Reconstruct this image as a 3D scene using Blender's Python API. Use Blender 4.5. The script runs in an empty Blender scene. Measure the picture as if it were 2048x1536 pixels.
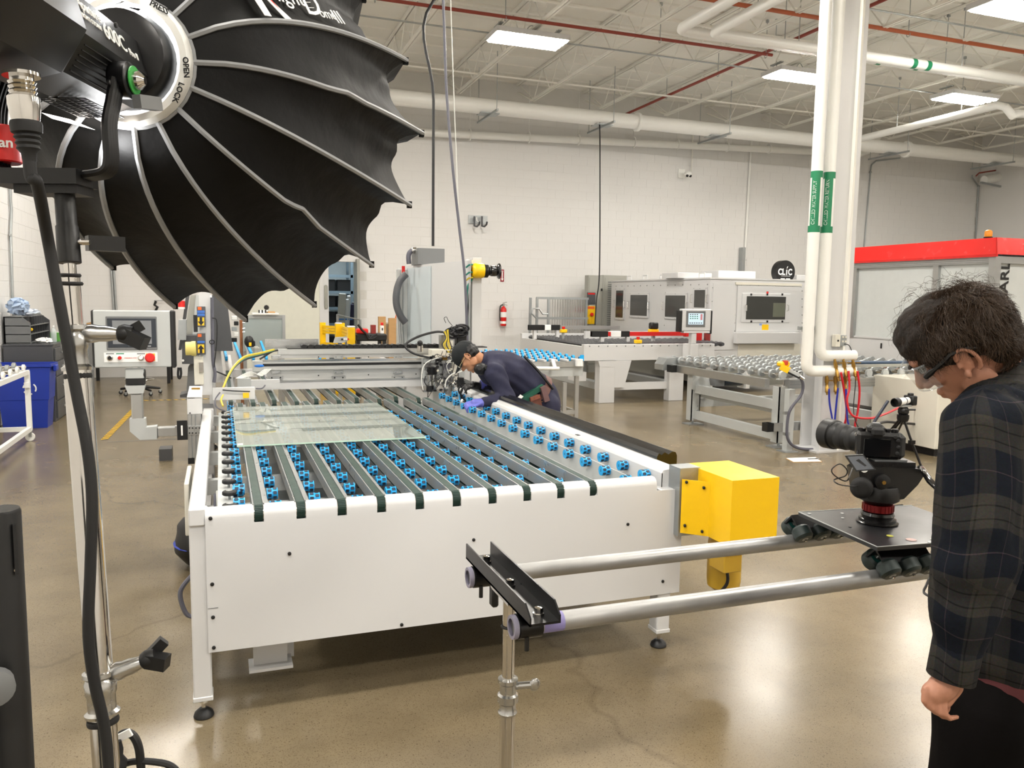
import bpy, bmesh, math, random
from mathutils import Vector, Matrix
random.seed(7)
PI = math.pi
C = bpy.context.scene.collection
S = bpy.context.scene
# ---------------------------------------------------------------- camera (metres; X right, Y into the hall, Z up)
FPX = 1590.0
EYE = Vector((0, 0, 1.7))
_dy = Vector((-584, 180, -FPX)).normalized()
_dx = Vector((4376, 106, -FPX)); _dx = (_dx - _dx.dot(_dy) * _dy).normalized()
_dz = _dx.cross(_dy)
CAM = Matrix((_dx, _dy, _dz))
cd = bpy.data.cameras.new('camera'); cam = bpy.data.objects.new('camera', cd); C.objects.link(cam)
cd.sensor_width = 36; cd.lens = FPX / 2048 * 36; cd.clip_start = .05; cd.clip_end = 200
cam.matrix_world = Matrix.Translation(EYE) @ CAM.to_4x4()
S.camera = cam
# ---------------------------------------------------------------- world, exposure, lamps
w = bpy.data.worlds.new('world'); S.world = w; w.use_nodes = True
w.node_tree.nodes['Background'].inputs[0].default_value = (.8, .85, 1, 1)
w.node_tree.nodes['Background'].inputs[1].default_value = .02
S.view_settings.view_transform = 'Standard'; S.view_settings.look = 'None'
S.view_settings.exposure = -0.03; S.view_settings.gamma = 1; S.view_settings.use_curve_mapping = False
LAMP_W = 122.0            # watts of light per ceiling fixture
LAMP_COL = (1.0, .98, .935)
FIX = [(4.75, 12.45), (10.1, 12.45), (14.2, 12.45), (10.6, 8.55), (-.6, 12.45), (4.75, 7.2), (-.6, 7.2), (15.5, 7.2),
       (4.75, 2.2), (-.6, 2.2), (10.1, 2.2), (15.5, 2.2), (4.75, -2.8), (-.6, -2.8), (10.1, -2.8), (15.5, -2.8)]
for i, (x, y) in enumerate(FIX):
    for dy in ((-.21, -.075, .075, .21) if i < 4 else (0,)):     # one lamp per LED strip where the strips can be seen
        l = bpy.data.lights.new('fixture_light', 'AREA'); l.shape = 'RECTANGLE'; l.size = 1.18; l.size_y = .076 if i < 4 else .5
        l.energy = LAMP_W / 4 if i < 4 else LAMP_W; l.color = LAMP_COL
        o = bpy.data.objects.new('fixture_light', l); C.objects.link(o); o.location = (x, y + dy, 5.8 if i < 4 else 5.8)

# ---------------------------------------------------------------- pixel -> point helpers (2048 x 1536 frame)
def ray(x, y): return CAM @ Vector(((x - 1024) / FPX, -(y - 768) / FPX, -1))
def pz(x, y, z=0.0): r = ray(x, y); return EYE + r * ((z - EYE.z) / r.z)
def py(x, y, Y): r = ray(x, y); return EYE + r * (Y / r.y)
def px(x, y, X): r = ray(x, y); return EYE + r * (X / r.x)
def pd(x, y, d): return EYE + ray(x, y) * d

# ---------------------------------------------------------------- materials
def lin(h):
    h = h.lstrip('#'); v = [int(h[i:i + 2], 16) / 255 for i in (0, 2, 4)]
    return tuple(c / 12.92 if c <= .04045 else ((c + .055) / 1.055) ** 2.4 for c in v) + (1,)
MATS = {}
def mat(name, hexc, rough=.5, metal=0.0, var=.06, scale=8.0, bump=0.0, bscale=60.0, emit=0, coat=0, trans=0, ior=1.45, spec=None, rvar=.08, stretch=None):
    if name in MATS: return MATS[name]
    m = bpy.data.materials.new(name); m.use_nodes = True; MATS[name] = m
    nt = m.node_tree; b = nt.nodes['Principled BSDF']; L = nt.links
    c = lin(hexc)
    b.inputs['Roughness'].default_value = rough; b.inputs['Metallic'].default_value = metal
    b.inputs['Base Color'].default_value = c
    if spec is not None: b.inputs['Specular IOR Level'].default_value = spec
    if coat: b.inputs['Coat Weight'].default_value = coat; b.inputs['Coat Roughness'].default_value = .08
    if trans: b.inputs['Transmission Weight'].default_value = trans; b.inputs['IOR'].default_value = ior
    if emit:
        b.inputs['Emission Color'].default_value = c; b.inputs['Emission Strength'].default_value = emit
    if var or bump:
        tc = nt.nodes.new('ShaderNodeTexCoord'); src = tc.outputs['Object']
        if stretch:
            mp = nt.nodes.new('ShaderNodeMapping'); mp.inputs['Scale'].default_value = stretch
            L.new(src, mp.inputs[0]); src = mp.outputs[0]
    if var:
        n = nt.nodes.new('ShaderNodeTexNoise'); n.inputs['Scale'].default_value = scale; n.inputs['Detail'].default_value = 5
        L.new(src, n.inputs['Vector'])
        mx = nt.nodes.new('ShaderNodeMix'); mx.data_type = 'RGBA'
        mx.inputs[6].default_value = tuple(max(0, x * (1 - var)) for x in c[:3]) + (1,)
        mx.inputs[7].default_value = tuple(min(1, x * (1 + var)) for x in c[:3]) + (1,)
        L.new(n.outputs['Fac'], mx.inputs[0]); L.new(mx.outputs[2], b.inputs['Base Color'])
        if rvar and not trans:
            mr = nt.nodes.new('ShaderNodeMapRange'); mr.inputs['To Min'].default_value = max(.02, rough - rvar); mr.inputs['To Max'].default_value = min(1, rough + rvar)
            L.new(n.outputs['Fac'], mr.inputs[0]); L.new(mr.outputs[0], b.inputs['Roughness'])
    if bump:
        n2 = nt.nodes.new('ShaderNodeTexNoise'); n2.inputs['Scale'].default_value = bscale; n2.inputs['Detail'].default_value = 6
        L.new(src, n2.inputs['Vector'])
        bp = nt.nodes.new('ShaderNodeBump'); bp.inputs['Strength'].default_value = bump; bp.inputs['Distance'].default_value = .01
        L.new(n2.outputs['Fac'], bp.inputs['Height']); L.new(bp.outputs[0], b.inputs['Normal'])
    return m
M_white = mat('machine_white_enamel', 'cfcfcf', .32, var=.02, scale=2)
M_cream = mat('cream_enamel', 'd9d5c8', .35, var=.03)
M_wall = mat('painted_block', 'dedddb', .62, var=.03, scale=1.2, bump=.25, bscale=45)
M_mortar = mat('painted_mortar', 'd3d1cc', .8, var=.04)
M_deck = mat('painted_deck', 'ebe9e1', .7, var=.07, scale=1.5, bump=.1, bscale=8)
M_joist = mat('painted_joist_steel', 'eae8e0', .55, var=.05, scale=3)
M_pipew = mat('white_pipe_jacket', 'eeeeea', .35, var=.02)
M_alu = mat('anodised_aluminium', 'b9bab9', .32, .85, var=.06, scale=14, rvar=.06)
M_galv = mat('galvanised_steel', 'a9adae', .42, .8, var=.16, scale=9, rvar=.12)
M_chrome = mat('polished_chrome', 'd2cfca', .12, 1, var=.03, rvar=.04)
M_steel = mat('brushed_stainless', 'bdbdbb', .25, .95, var=.05, scale=5, stretch=(1, 20, 20))
M_zinc = mat('worn_zinc_pipe', 'a9a9a8', .46, .75, var=.28, scale=22, rvar=.12, stretch=(.35, 1, 1))
M_black = mat('black_plastic', '0c0c0d', .45, var=.1)
M_blackm = mat('black_satin_metal', '121214', .3, .3, var=.1)
M_rubber = mat('black_rubber', '161617', .65, var=.1)
M_rail = mat('belt_rail_aluminium', 'aeb1b1', .3, .6, var=.05, scale=12)
M_plate = mat('satin_plate', 'c6c6c4', .32, .55, var=.08, scale=6, stretch=(1, 8, 8))
M_belt = mat('dark_green_belt', '1b362f', .5, var=.12, scale=20, bump=.1, bscale=200)
M_blue = mat('cyan_blue_plastic', '1ea0e0', .35, var=.06)
M_dkblue = mat('wheel_socket', '10233a', .5)
M_yellow = mat('safety_yellow', 'f2c204', .38, var=.03)
M_ochre = mat('ochre_yellow_paint', 'b8932a', .4, var=.06)
M_red = mat('signal_red', 'd4201c', .35, var=.04)
M_redpipe = mat('red_sprinkler_paint', '8e3a2c', .5, var=.1)
M_orpipe = mat('orange_red_pipe_paint', 'b05a35', .5, var=.1)
M_grey = mat('mid_grey_enamel', '6d6f70', .4, var=.04)
M_dgrey = mat('dark_grey_enamel', '48494c', .4, var=.05)
M_lgrey = mat('light_grey_enamel', 'b4b7b6', .38, var=.04)
M_cabgrey = mat('cabinet_grey', '9c9c94', .42, var=.03)
M_green = mat('label_green', '0c7a50', .5)
M_paper = mat('white_paper', 'f0f0ee', .7, var=.02)
M_brass = mat('brass', 'a88442', .3, .9)
M_wood = mat('plywood', 'b08a5a', .6, var=.15, scale=6, stretch=(1, 1, 12))
M_wire = mat('cable_black', '17171a', .5)
M_gwire = mat('cable_grey', '5b5b66', .5)
M_teal = mat('cable_teal', '1f7d6e', .45)
M_ywire = mat('cable_yellow', 'c9b020', .45)
M_wwire = mat('cable_white', 'd8d8d2', .45)
M_skin = mat('skin', 'b07c64', .5, var=.08, scale=14, bump=.06, bscale=220)
M_navy = mat('navy_work_jacket', '20213a', .8, var=.15, scale=12, bump=.3, bscale=14)
M_capbl = mat('black_cap_cloth', '101518', .85, var=.1, bump=.1, bscale=300)
M_hair = mat('dark_brown_hair', '1c130d', .85, var=.5, scale=40, bump=.3, bscale=120)
M_trouser = mat('black_trouser_cloth', '0b0909', .9, var=.12, bump=.15, bscale=30, spec=.08)
M_window = mat('smoked_window', '3b3b38', .12, var=.05)
M_screenoff = mat('unlit_touch_screen', '7d8084', .2, var=.02)
M_orange = mat('orange_plastic', 'e2641c', .4)
M_binblue = mat('blue_bin_plastic', '14329a', .4, var=.05)
M_leather = mat('brown_leather', '5a2f22', .55, var=.15)
M_glove = mat('violet_nitrile_glove', '5e63b8', .45)
M_softblack = mat('softbox_nylon', '060606', .62, var=.25, scale=5, bump=.6, bscale=9, spec=.22)
M_piping = mat('grey_piping_tape', '8e9092', .5, var=.06)

def floor_material():
    m = bpy.data.materials.new('polished_concrete'); m.use_nodes = True; nt = m.node_tree; L = nt.links
    b = nt.nodes['Principled BSDF']; tc = nt.nodes.new('ShaderNodeTexCoord')
    def noise(s, d=6, r=.6):
        n = nt.nodes.new('ShaderNodeTexNoise'); n.inputs['Scale'].default_value = s; n.inputs['Detail'].default_value = d
        n.inputs['Roughness'].default_value = r; L.new(tc.outputs['Object'], n.inputs['Vector']); return n.outputs['Fac']
    def ramp(src, stops):
        r = nt.nodes.new('ShaderNodeValToRGB'); e = r.color_ramp.elements
        e[0].position, e[0].color = stops[0]; e[1].position, e[1].color = stops[-1]
        for p, c in stops[1:-1]: q = e.new(p); q.color = c
        L.new(src, r.inputs[0]); return r.outputs[0]
    def mul(a, c, f=1.0, mode='MULTIPLY'):
        x = nt.nodes.new('ShaderNodeMix'); x.data_type = 'RGBA'; x.blend_type = mode; x.inputs[0].default_value = f
        L.new(a, x.inputs[6]); L.new(c, x.inputs[7]); return x.outputs[2]
    base = ramp(noise(.55, 4), [(.3, lin('6b5f4a')), (.7, lin('80745d'))])
    blot = ramp(noise(3.2, 6), [(.3, (.84, .83, .81, 1)), (.7, (1.08, 1.07, 1.05, 1))])
    def dots(s, a, b, c):
        v = nt.nodes.new('ShaderNodeTexVoronoi'); v.inputs['Scale'].default_value = s; L.new(tc.outputs['Object'], v.inputs['Vector'])
        sx = nt.nodes.new('ShaderNodeSeparateColor'); L.new(v.outputs['Color'], sx.inputs[0])
        q = nt.nodes.new('ShaderNodeMath'); q.operation = 'ADD'; L.new(v.outputs['Distance'], q.inputs[0]); L.new(sx.outputs[0], q.inputs[1])
        return ramp(q.outputs[0], [(a, c), (b, (1, 1, 1, 1))])
    speck = dots(105, .26, .4, (.4, .36, .3, 1))
    fleck = dots(230, .5, .75, (.62, .58, .52, 1))
    col = mul(mul(mul(base, blot), speck, .75), fleck, .7)
    # fine wandering cracks
    v = nt.nodes.new('ShaderNodeTexVoronoi'); v.feature = 'DISTANCE_TO_EDGE'; v.inputs['Scale'].default_value = .13
    nn = nt.nodes.new('ShaderNodeTexNoise'); nn.inputs['Scale'].default_value = 1.7; nn.inputs['Detail'].default_value = 5
    L.new(tc.outputs['Object'], nn.inputs['Vector'])
    ad = nt.nodes.new('ShaderNodeVectorMath'); ad.operation = 'MULTIPLY_ADD'; L.new(nn.outputs['Color'], ad.inputs[0])
    ad.inputs[1].default_value = (.7, .7, .7); L.new(tc.outputs['Object'], ad.inputs[2]); L.new(ad.outputs[0], v.inputs['Vector'])
    cr = ramp(v.outputs['Distance'], [(0, (.5, .47, .42, 1)), (.0006, (1, 1, 1, 1))])
    col = mul(col, cr, .4)
    L.new(col, b.inputs['Base Color'])
    mr = nt.nodes.new('ShaderNodeMapRange'); mr.inputs['To Min'].default_value = .18; mr.inputs['To Max'].default_value = .3
    L.new(noise(2.4, 6), mr.inputs[0]); L.new(mr.outputs[0], b.inputs['Roughness'])
    b.inputs['Specular IOR Level'].default_value = .42
    return m

def plaid_material():
    m = bpy.data.materials.new('plaid_flannel'); m.use_nodes = True; nt = m.node_tree; L = nt.links
    b = nt.nodes['Principled BSDF']; b.inputs['Roughness'].default_value = .9; b.inputs['Specular IOR Level'].default_value = .15
    tc = nt.nodes.new('ShaderNodeTexCoord'); nz = nt.nodes.new('ShaderNodeTexNoise'); nz.inputs['Scale'].default_value = 6
    L.new(tc.outputs['Object'], nz.inputs['Vector'])
    ad = nt.nodes.new('ShaderNodeVectorMath'); ad.operation = 'MULTIPLY_ADD'; ad.inputs[1].default_value = (.02, .02, .02)
    L.new(nz.outputs['Color'], ad.inputs[0]); L.new(tc.outputs['Object'], ad.inputs[2])
    sp = nt.nodes.new('ShaderNodeSeparateXYZ')
    at = nt.nodes.new('ShaderNodeAttribute'); at.attribute_name = 'cloth'; L.new(at.outputs['Vector'], sp.inputs[0])
    def band(src, per, off, stops):
        a = nt.nodes.new('ShaderNodeMath'); a.operation = 'MULTIPLY_ADD'; a.inputs[1].default_value = 1 / per; a.inputs[2].default_value = off
        L.new(src, a.inputs[0]); f = nt.nodes.new('ShaderNodeMath'); f.operation = 'FRACT'; L.new(a.outputs[0], f.inputs[0])
        r = nt.nodes.new('ShaderNodeValToRGB'); r.color_ramp.interpolation = 'CONSTANT'; e = r.color_ramp.elements
        e[0].position, e[0].color = stops[0]; e[1].position, e[1].color = stops[1]
        for p, c in stops[2:]: q = e.new(p); q.color = c
        L.new(f.outputs[0], r.inputs[0]); return r.outputs[0]
    G = lin('302e2b'); N = lin('0f131b'); K = lin('15140f'); P = lin('3c3338')
    h = band(sp.outputs['Y'], .152, .1, [(0, G), (.13, K), (.15, G), (.3, K), (.32, G), (.42, N), (.7, P), (.715, N)])
    v = band(sp.outputs['X'], .12, .45, [(0, G), (.28, K), (.31, G), (.36, N), (.7, P), (.72, N)])
    mx = nt.nodes.new('ShaderNodeMix'); mx.data_type = 'RGBA'; mx.inputs[0].default_value = .42
    L.new(h, mx.inputs[6]); L.new(v, mx.inputs[7])
    tw = nt.nodes.new('ShaderNodeTexNoise'); tw.inputs['Scale'].default_value = 260; L.new(tc.outputs['Object'], tw.inputs['Vector'])
    m2 = nt.nodes.new('ShaderNodeMix'); m2.data_type = 'RGBA'; m2.blend_type = 'OVERLAY'; m2.inputs[0].default_value = .45
    L.new(mx.outputs[2], m2.inputs[6]); L.new(tw.outputs['Color'], m2.inputs[7]); L.new(m2.outputs[2], b.inputs['Base Color'])
    bp = nt.nodes.new('ShaderNodeBump'); bp.inputs['Strength'].default_value = .35; bp.inputs['Distance'].default_value = .02
    n3 = nt.nodes.new('ShaderNodeTexNoise'); n3.inputs['Scale'].default_value = 13; n3.inputs['Detail'].default_value = 4; L.new(tc.outputs['Object'], n3.inputs['Vector'])
    L.new(n3.outputs['Fac'], bp.inputs['Height']); L.new(bp.outputs[0], b.inputs['Normal'])
    return m
M_floor = floor_material(); M_plaid = plaid_material()
def glass_mat(name, col, rough=.02, alpha=.25, spec=.5):
    m = bpy.data.materials.new(name); m.use_nodes = True; nt = m.node_tree; L = nt.links
    b = nt.nodes['Principled BSDF']; b.inputs['Base Color'].default_value = lin(col); b.inputs['Roughness'].default_value = rough
    b.inputs['Alpha'].default_value = alpha; b.inputs['Specular IOR Level'].default_value = spec; b.inputs['IOR'].default_value = 1.52
    return m
M_glass = glass_mat('float_glass', 'd3dcd4', .015, .56, 1.0); M_glass.node_tree.nodes['Principled BSDF'].inputs['Metallic'].default_value = .55
M_lens = glass_mat('clear_safety_lens', 'c8d2d8', .03, .25, .9)
M_bottle = glass_mat('clear_plastic', 'dde6e8', .1, .45, .6)
M_lens_wrap = glass_mat('stretch_wrap', 'e8e2d4', .2, .35, .6)
def emis(name, hexc, s):
    return mat(name, hexc, .4, var=0, emit=s)
M_tube = emis('lit_led_strip', 'fff6e8', 45)
M_screen = emis('lit_panel_screen', 'a9bcc6', .9)
M_lining_glow = emis('self_glowing_lining', 'fff4ea', 9)  # emission imitates lamp light on the softbox lining

# ---------------------------------------------------------------- mesh builder
class MB:
    def __init__(s): s.bm = bmesh.new(); s.i = 0
    def mi(s, i): s.i = i; return s
    def _f(s, vs):
        try: f = s.bm.faces.new(vs); f.material_index = s.i; return f
        except ValueError: return None
    def box(s, a, b, bev=0, m=None):
        a = Vector(a); b = Vector(b); lo = Vector([min(p, q) for p, q in zip(a, b)]); hi = Vector([max(p, q) for p, q in zip(a, b)])
        P = [Vector((x, y, z)) for z in (lo.z, hi.z) for y in (lo.y, hi.y) for x in (lo.x, hi.x)]
        if m is not None: P = [m @ p for p in P]
        v = [s.bm.verts.new(p) for p in P]
        fs = [s._f([v[i] for i in q]) for q in ((0, 2, 3, 1), (4, 5, 7, 6), (0, 1, 5, 4), (2, 6, 7, 3), (0, 4, 6, 2), (1, 3, 7, 5))]
        if bev:
            es = list({e for f in fs for e in f.edges})
            r = bmesh.ops.bevel(s.bm, geom=es, offset=bev, segments=1, affect='EDGES', profile=.5)
            for f in r['faces']: f.material_index = s.i
        return s
    def cb(s, c, size, rz=0, rx=0, ry=0, bev=0):
        h = Vector(size) / 2; m = Matrix.Translation(Vector(c)) @ Matrix.Rotation(rz, 4, 'Z') @ Matrix.Rotation(ry, 4, 'Y') @ Matrix.Rotation(rx, 4, 'X')
        return s.box(-h, h, bev, m)
    def bar(s, p0, p1, wd, ht, up=(0, 0, 1)):
        p0 = Vector(p0); p1 = Vector(p1); d = (p1 - p0); L = d.length; d.normalize(); u = Vector(up)
        sd = d.cross(u)
        if sd.length < 1e-4: u = Vector((0, 1, 0)); sd = d.cross(u)
        sd.normalize(); u = sd.cross(d); m = Matrix((sd, d, u)).transposed().to_4x4(); m.translation = p0
        return s.box((-wd / 2, 0, -ht / 2), (wd / 2, L, ht / 2), 0, m)
    def ring(s, c, ax, ay, n): return [s.bm.verts.new(Vector(c) + ax * math.cos(2 * PI * k / n) + ay * math.sin(2 * PI * k / n)) for k in range(n)]
    def skin(s, rings, closed=False, caps=True):
        n = len(rings[0]); R = len(rings)
        for i in range(R if closed else R - 1):
            a, b = rings[i], rings[(i + 1) % R]
            for k in range(n): s._f((a[k], a[(k + 1) % n], b[(k + 1) % n], b[k]))
        if caps and not closed:
            s._f(rings[0][::-1]); s._f(rings[-1])
        return s
    def basis(s, d):
        d = Vector(d).normalized(); a = Vector((0, 0, 1)) if abs(d.z) < .9 else Vector((1, 0, 0))
        u = d.cross(a).normalized(); return u, u.cross(d).normalized() * -1
    def cyl(s, p0, p1, r, n=14, r2=None, caps=True):
        p0 = Vector(p0); p1 = Vector(p1); u, v = s.basis(p1 - p0); r2 = r if r2 is None else r2
        return s.skin([s.ring(p0, u * r, v * r, n), s.ring(p1, u * r2, v * r2, n)], caps=caps)
    def lathe(s, prof, c=(0, 0, 0), d=(0, 0, 1), n=18, caps=True):
        c = Vector(c); d = Vector(d).normalized(); u, v = s.basis(d)
        return s.skin([s.ring(c + d * h, u * max(r, 1e-4), v * max(r, 1e-4), n) for r, h in prof], caps=caps)
    def tube(s, pts, r, n=8, closed=False, radii=None, caps=True):
        P = [Vector(p) for p in pts]; rings = []; N = len(P); u = None
        for i, p in enumerate(P):
            t = (P[(i + 1) % N] - P[i - 1]) if closed else (P[min(i + 1, N - 1)] - P[max(i - 1, 0)])
            t.normalize()
            if u is None: u, v = s.basis(t)
            u = (u - t * u.dot(t))
            if u.length < 1e-5: u, _ = s.basis(t)
            u.normalize(); v = t.cross(u); rr = radii[i] if radii else r
            rings.append(s.ring(p, u * rr, v * rr, n))
        return s.skin(rings, closed, caps)
    def prism(s, poly, axis, a, b):
        def P(q, h): return Vector((h, q[0], q[1])) if axis == 'x' else Vector((q[0], h, q[1])) if axis == 'y' else Vector((q[0], q[1], h))
        A = [s.bm.verts.new(P(q, a)) for q in poly]; B = [s.bm.verts.new(P(q, b)) for q in poly]; n = len(poly)
        s._f(A[::-1]); s._f(B)
        for k in range(n): s._f((A[k], A[(k + 1) % n], B[(k + 1) % n], B[k]))
        return s
    def slab(s, pts, th):
        """polygon in space with thickness vector th"""
        th = Vector(th); A = [s.bm.verts.new(Vector(p)) for p in pts]; B = [s.bm.verts.new(Vector(p) + th) for p in pts]; n = len(A)
        s._f(A[::-1]); s._f(B)
        for k in range(n): s._f((A[k], A[(k + 1) % n], B[(k + 1) % n], B[k]))
        return s
    def ell(s, c, r, n=16, m=10, mt=None):
        c = Vector(c); mt = mt or Matrix.Identity(3); rr = Vector(r) if hasattr(r, '__len__') else Vector((r, r, r))
        R = []
        for j in range(1, m):
            t = PI * j / m; R.append([s.bm.verts.new(c + mt @ Vector((rr.x * math.sin(t) * math.cos(2 * PI * k / n), rr.y * math.sin(t) * math.sin(2 * PI * k / n), rr.z * math.cos(t)))) for k in range(n)])
        top = s.bm.verts.new(c + mt @ Vector((0, 0, rr.z))); bot = s.bm.verts.new(c - mt @ Vector((0, 0, rr.z)))
        for k in range(n):
            s._f((top, R[0][(k + 1) % n], R[0][k])); s._f((bot, R[-1][k], R[-1][(k + 1) % n]))
        return s.skin(R, caps=False)
    def caps_(s, p0, r0, p1, r1, n=14):
        """tapered capsule"""
        p0 = Vector(p0); p1 = Vector(p1); d = p1 - p0; L = max(d.length, 1e-5); d.normalize(); u, v = s.basis(d); R = []
        for a in (-80, -50, -20): t = math.radians(a); R.append((p0 + d * r0 * math.sin(t), r0 * math.cos(t)))
        R.append((p0, r0)); R.append((p1, r1))
        for a in (20, 50, 80): t = math.radians(a); R.append((p1 + d * r1 * math.sin(t), r1 * math.cos(t)))
        return s.skin([s.ring(c, u * r, v * r, n) for c, r in R])
    def grid(s, rows):
        V = [[s.bm.verts.new(Vector(p)) for p in r] for r in rows]
        for i in range(len(V) - 1):
            for j in range(len(V[0]) - 1): s._f((V[i][j], V[i][j + 1], V[i + 1][j + 1], V[i + 1][j]))
        return s
    def build(s, name, mats, parent=None, sm=38, kind=None, origin=None):
        bmesh.ops.recalc_face_normals(s.bm, faces=s.bm.faces)
        W = wm(parent) if parent else Matrix.Identity(4)
        if origin is not None: W = Matrix.Translation(Vector(origin)) if not parent else W @ Matrix.Translation(W.inverted() @ Vector(origin))
        s.bm.transform(W.inverted())
        if sm:
            ca = math.radians(sm)
            for f in s.bm.faces: f.smooth = True
            for e in s.bm.edges:
                if len(e.link_faces) != 2 or e.calc_face_angle(9) > ca: e.smooth = False
        me = bpy.data.meshes.new(name); s.bm.to_mesh(me); s.bm.free()
        for m in (mats if isinstance(mats, (list, tuple)) else [mats]): me.materials.append(m)
        o = bpy.data.objects.new(name, me); C.objects.link(o)
        if parent: o.parent = parent
        if origin is not None: o.location = (wm(parent).inverted() @ Vector(origin)) if parent else Vector(origin)
        if kind: o['kind'] = kind
        return o
def wm(o):
    m = Matrix.Identity(4)
    while o is not None: m = o.matrix_basis @ m; o = o.parent
    return m
def tag(o, label=None, cat=None, group=None, kind=None):
    if label: o['label'] = label
    if cat: o['category'] = cat
    if group: o['group'] = group
    if kind: o['kind'] = kind
    return o
def thing(name, label, cat, loc=(0, 0, 0), rz=0, group=None, kind=None):
    o = bpy.data.objects.new(name, None); C.objects.link(o); o.location = loc; o.rotation_euler = (0, 0, rz); o.empty_display_size = .1
    return tag(o, label, cat, group, kind)
KIDS = {}
def copy_tree(o, loc=None, rot=None, label=None, parent=None):
    c = o.copy(); C.objects.link(c)
    if parent is not None: c.parent = parent
    if loc is not None: c.location = loc
    if rot is not None: c.rotation_euler = rot
    if label: c['label'] = label
    for ch in [q for q in C.objects if q.parent == o]: copy_tree(ch, parent=c)
    return c
def dup(o, parent, loc, rot=None, scale=None):
    c = bpy.data.objects.new(o.name.split('.')[0], o.data); C.objects.link(c); c.parent = parent; c.location = loc
    if rot is not None: c.rotation_euler = rot
    if scale is not None: c.scale = scale
    for k in o.keys():
        if k in ('label', 'kind', 'group'): c[k] = o[k]
    return c
def text(s, size, origin, right, up, m, parent, name='lettering', ext=.0006, bold=0, align='LEFT', italic=0, xs=1.0):
    cu = bpy.data.curves.new('t', 'FONT'); cu.body = s; cu.size = size; cu.extrude = ext; cu.offset = bold; cu.align_x = align; cu.shear = italic; cu.resolution_u = 3
    to = bpy.data.objects.new('t', cu); C.objects.link(to)
    dg = bpy.context.evaluated_depsgraph_get(); me = bpy.data.meshes.new_from_object(to.evaluated_get(dg)); bpy.data.objects.remove(to); bpy.data.curves.remove(cu)
    r = Vector(right).normalized(); u = Vector(up).normalized(); n = r.cross(u)
    T = Matrix((r * xs, u, n)).transposed().to_4x4(); T.translation = Vector(origin) + n * ext
    me.transform(wm(parent).inverted() @ T); me.materials.clear(); me.materials.append(m)
    o = bpy.data.objects.new(name, me); C.objects.link(o); o.parent = parent
    return o
def remeshed(mb, name, m, parent, voxel, smooth=6, factor=.5, disp=None):
    bm = mb.bm; me = bpy.data.meshes.new('tmp'); bmesh.ops.recalc_face_normals(bm, faces=bm.faces); bm.to_mesh(me); bm.free()
    o = bpy.data.objects.new('tmp', me); C.objects.link(o)
    r = o.modifiers.new('r', 'REMESH'); r.mode = 'VOXEL'; r.voxel_size = voxel; r.use_smooth_shade = True
    if smooth: q = o.modifiers.new('s', 'SMOOTH'); q.iterations = smooth; q.factor = factor
    dg = bpy.context.evaluated_depsgraph_get(); me2 = bpy.data.meshes.new_from_object(o.evaluated_get(dg)); bpy.data.objects.remove(o)
    if disp:
        nn = [v.normal.copy() for v in me2.vertices]
        for v, n in zip(me2.vertices, nn): v.co += n * disp(v.co, n)
    me2.name = name; me2.materials.clear()
    for mm in (m if isinstance(m, (list, tuple)) else [m]): me2.materials.append(mm)
    for p in me2.polygons: p.use_smooth = True
    me2.transform(wm(parent).inverted()) if parent else None
    ob = bpy.data.objects.new(name, me2); C.objects.link(ob); ob.parent = parent
    return ob
def spline(P, n=6):
    P = [Vector(p) for p in P]; out = []
    for i in range(len(P) - 1):
        a = P[max(i - 1, 0)]; b = P[i]; c = P[i + 1]; d = P[min(i + 2, len(P) - 1)]
        for k in range(n):
            t = k / n; out.append(.5 * ((2 * b) + (c - a) * t + (2 * a - 5 * b + 4 * c - d) * t * t + (3 * b - a - 3 * c + d) * t ** 3))
    out.append(P[-1]); return out
# ================================================================ THE SETTING
XL, XR, YB, YF, ZC = -2.65, 21.0, 17.7, -6.0, 6.62
MB().box((XL, YF, -.12), (XR, YB, 0)).build('floor', M_floor, kind='structure')

def block_wall(name, u0, u1, z1, place, flip, keep, holes=()):
    """painted concrete block wall: mortar backing + staggered proud blocks, 300 shown largest as parts, the rest joined"""
    root = place(None)
    BW, BH, J = .4064, .2032, .0034
    proto = None; rest = MB(); cells = []
    for r in range(int(z1 / BH)):
        k = 0; u = u0 - (BW / 2 if r % 2 else 0)
        while u < u1:
            a, b = max(u, u0), min(u + BW, u1)
            if b - a > .08 and not any(h[0] < b - .02 and h[1] > a + .02 and h[2] < (r + 1) * BH - .02 and h[3] > r * BH + .02 for h in holes):
                cells.append((a, b, r * BH, (r + 1) * BH))
            u += BW
    cells.sort(key=lambda c: keep((c[0] + c[1]) / 2, (c[2] + c[3]) / 2))
    n = 0
    for a, b, z0, z2 in cells:
        full = abs(b - a - BW) < 1e-3
        if full and n < 298 and keep((a + b) / 2, (z0 + z2) / 2) < 900:
            if proto is None:
                m = MB(); m.box(*place((J / 2 - BW / 2, BW / 2 - J / 2, J / 2 - BH / 2, BH / 2 - J / 2), True), bev=.0015)
                proto = m.build('block', M_wall, root, sm=0); proto.location = place(((a + b) / 2, (z0 + z2) / 2))
            else: dup(proto, root, place(((a + b) / 2, (z0 + z2) / 2)))
            n += 1
        else: rest.box(*place((a + J / 2, b - J / 2, z0 + J / 2, z2 - J / 2), False))
    o = rest.build('block_field', M_wall, root, sm=0, kind='stuff')
    return root
D = .004  # how far the blocks stand proud of the joint
def place_back(q, local=None):
    if q is None: return wall_back
    if local is None: return (q[0], YB - D / 2 + .0005, q[1])
    if local: return (q[0], -D / 2, q[2]), (q[1], D / 2, q[3])
    return (q[0], YB - D, q[2]), (q[1], YB + .001, q[3])
DOOR = (2.05, 2.84, -1, 2.42)
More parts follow.
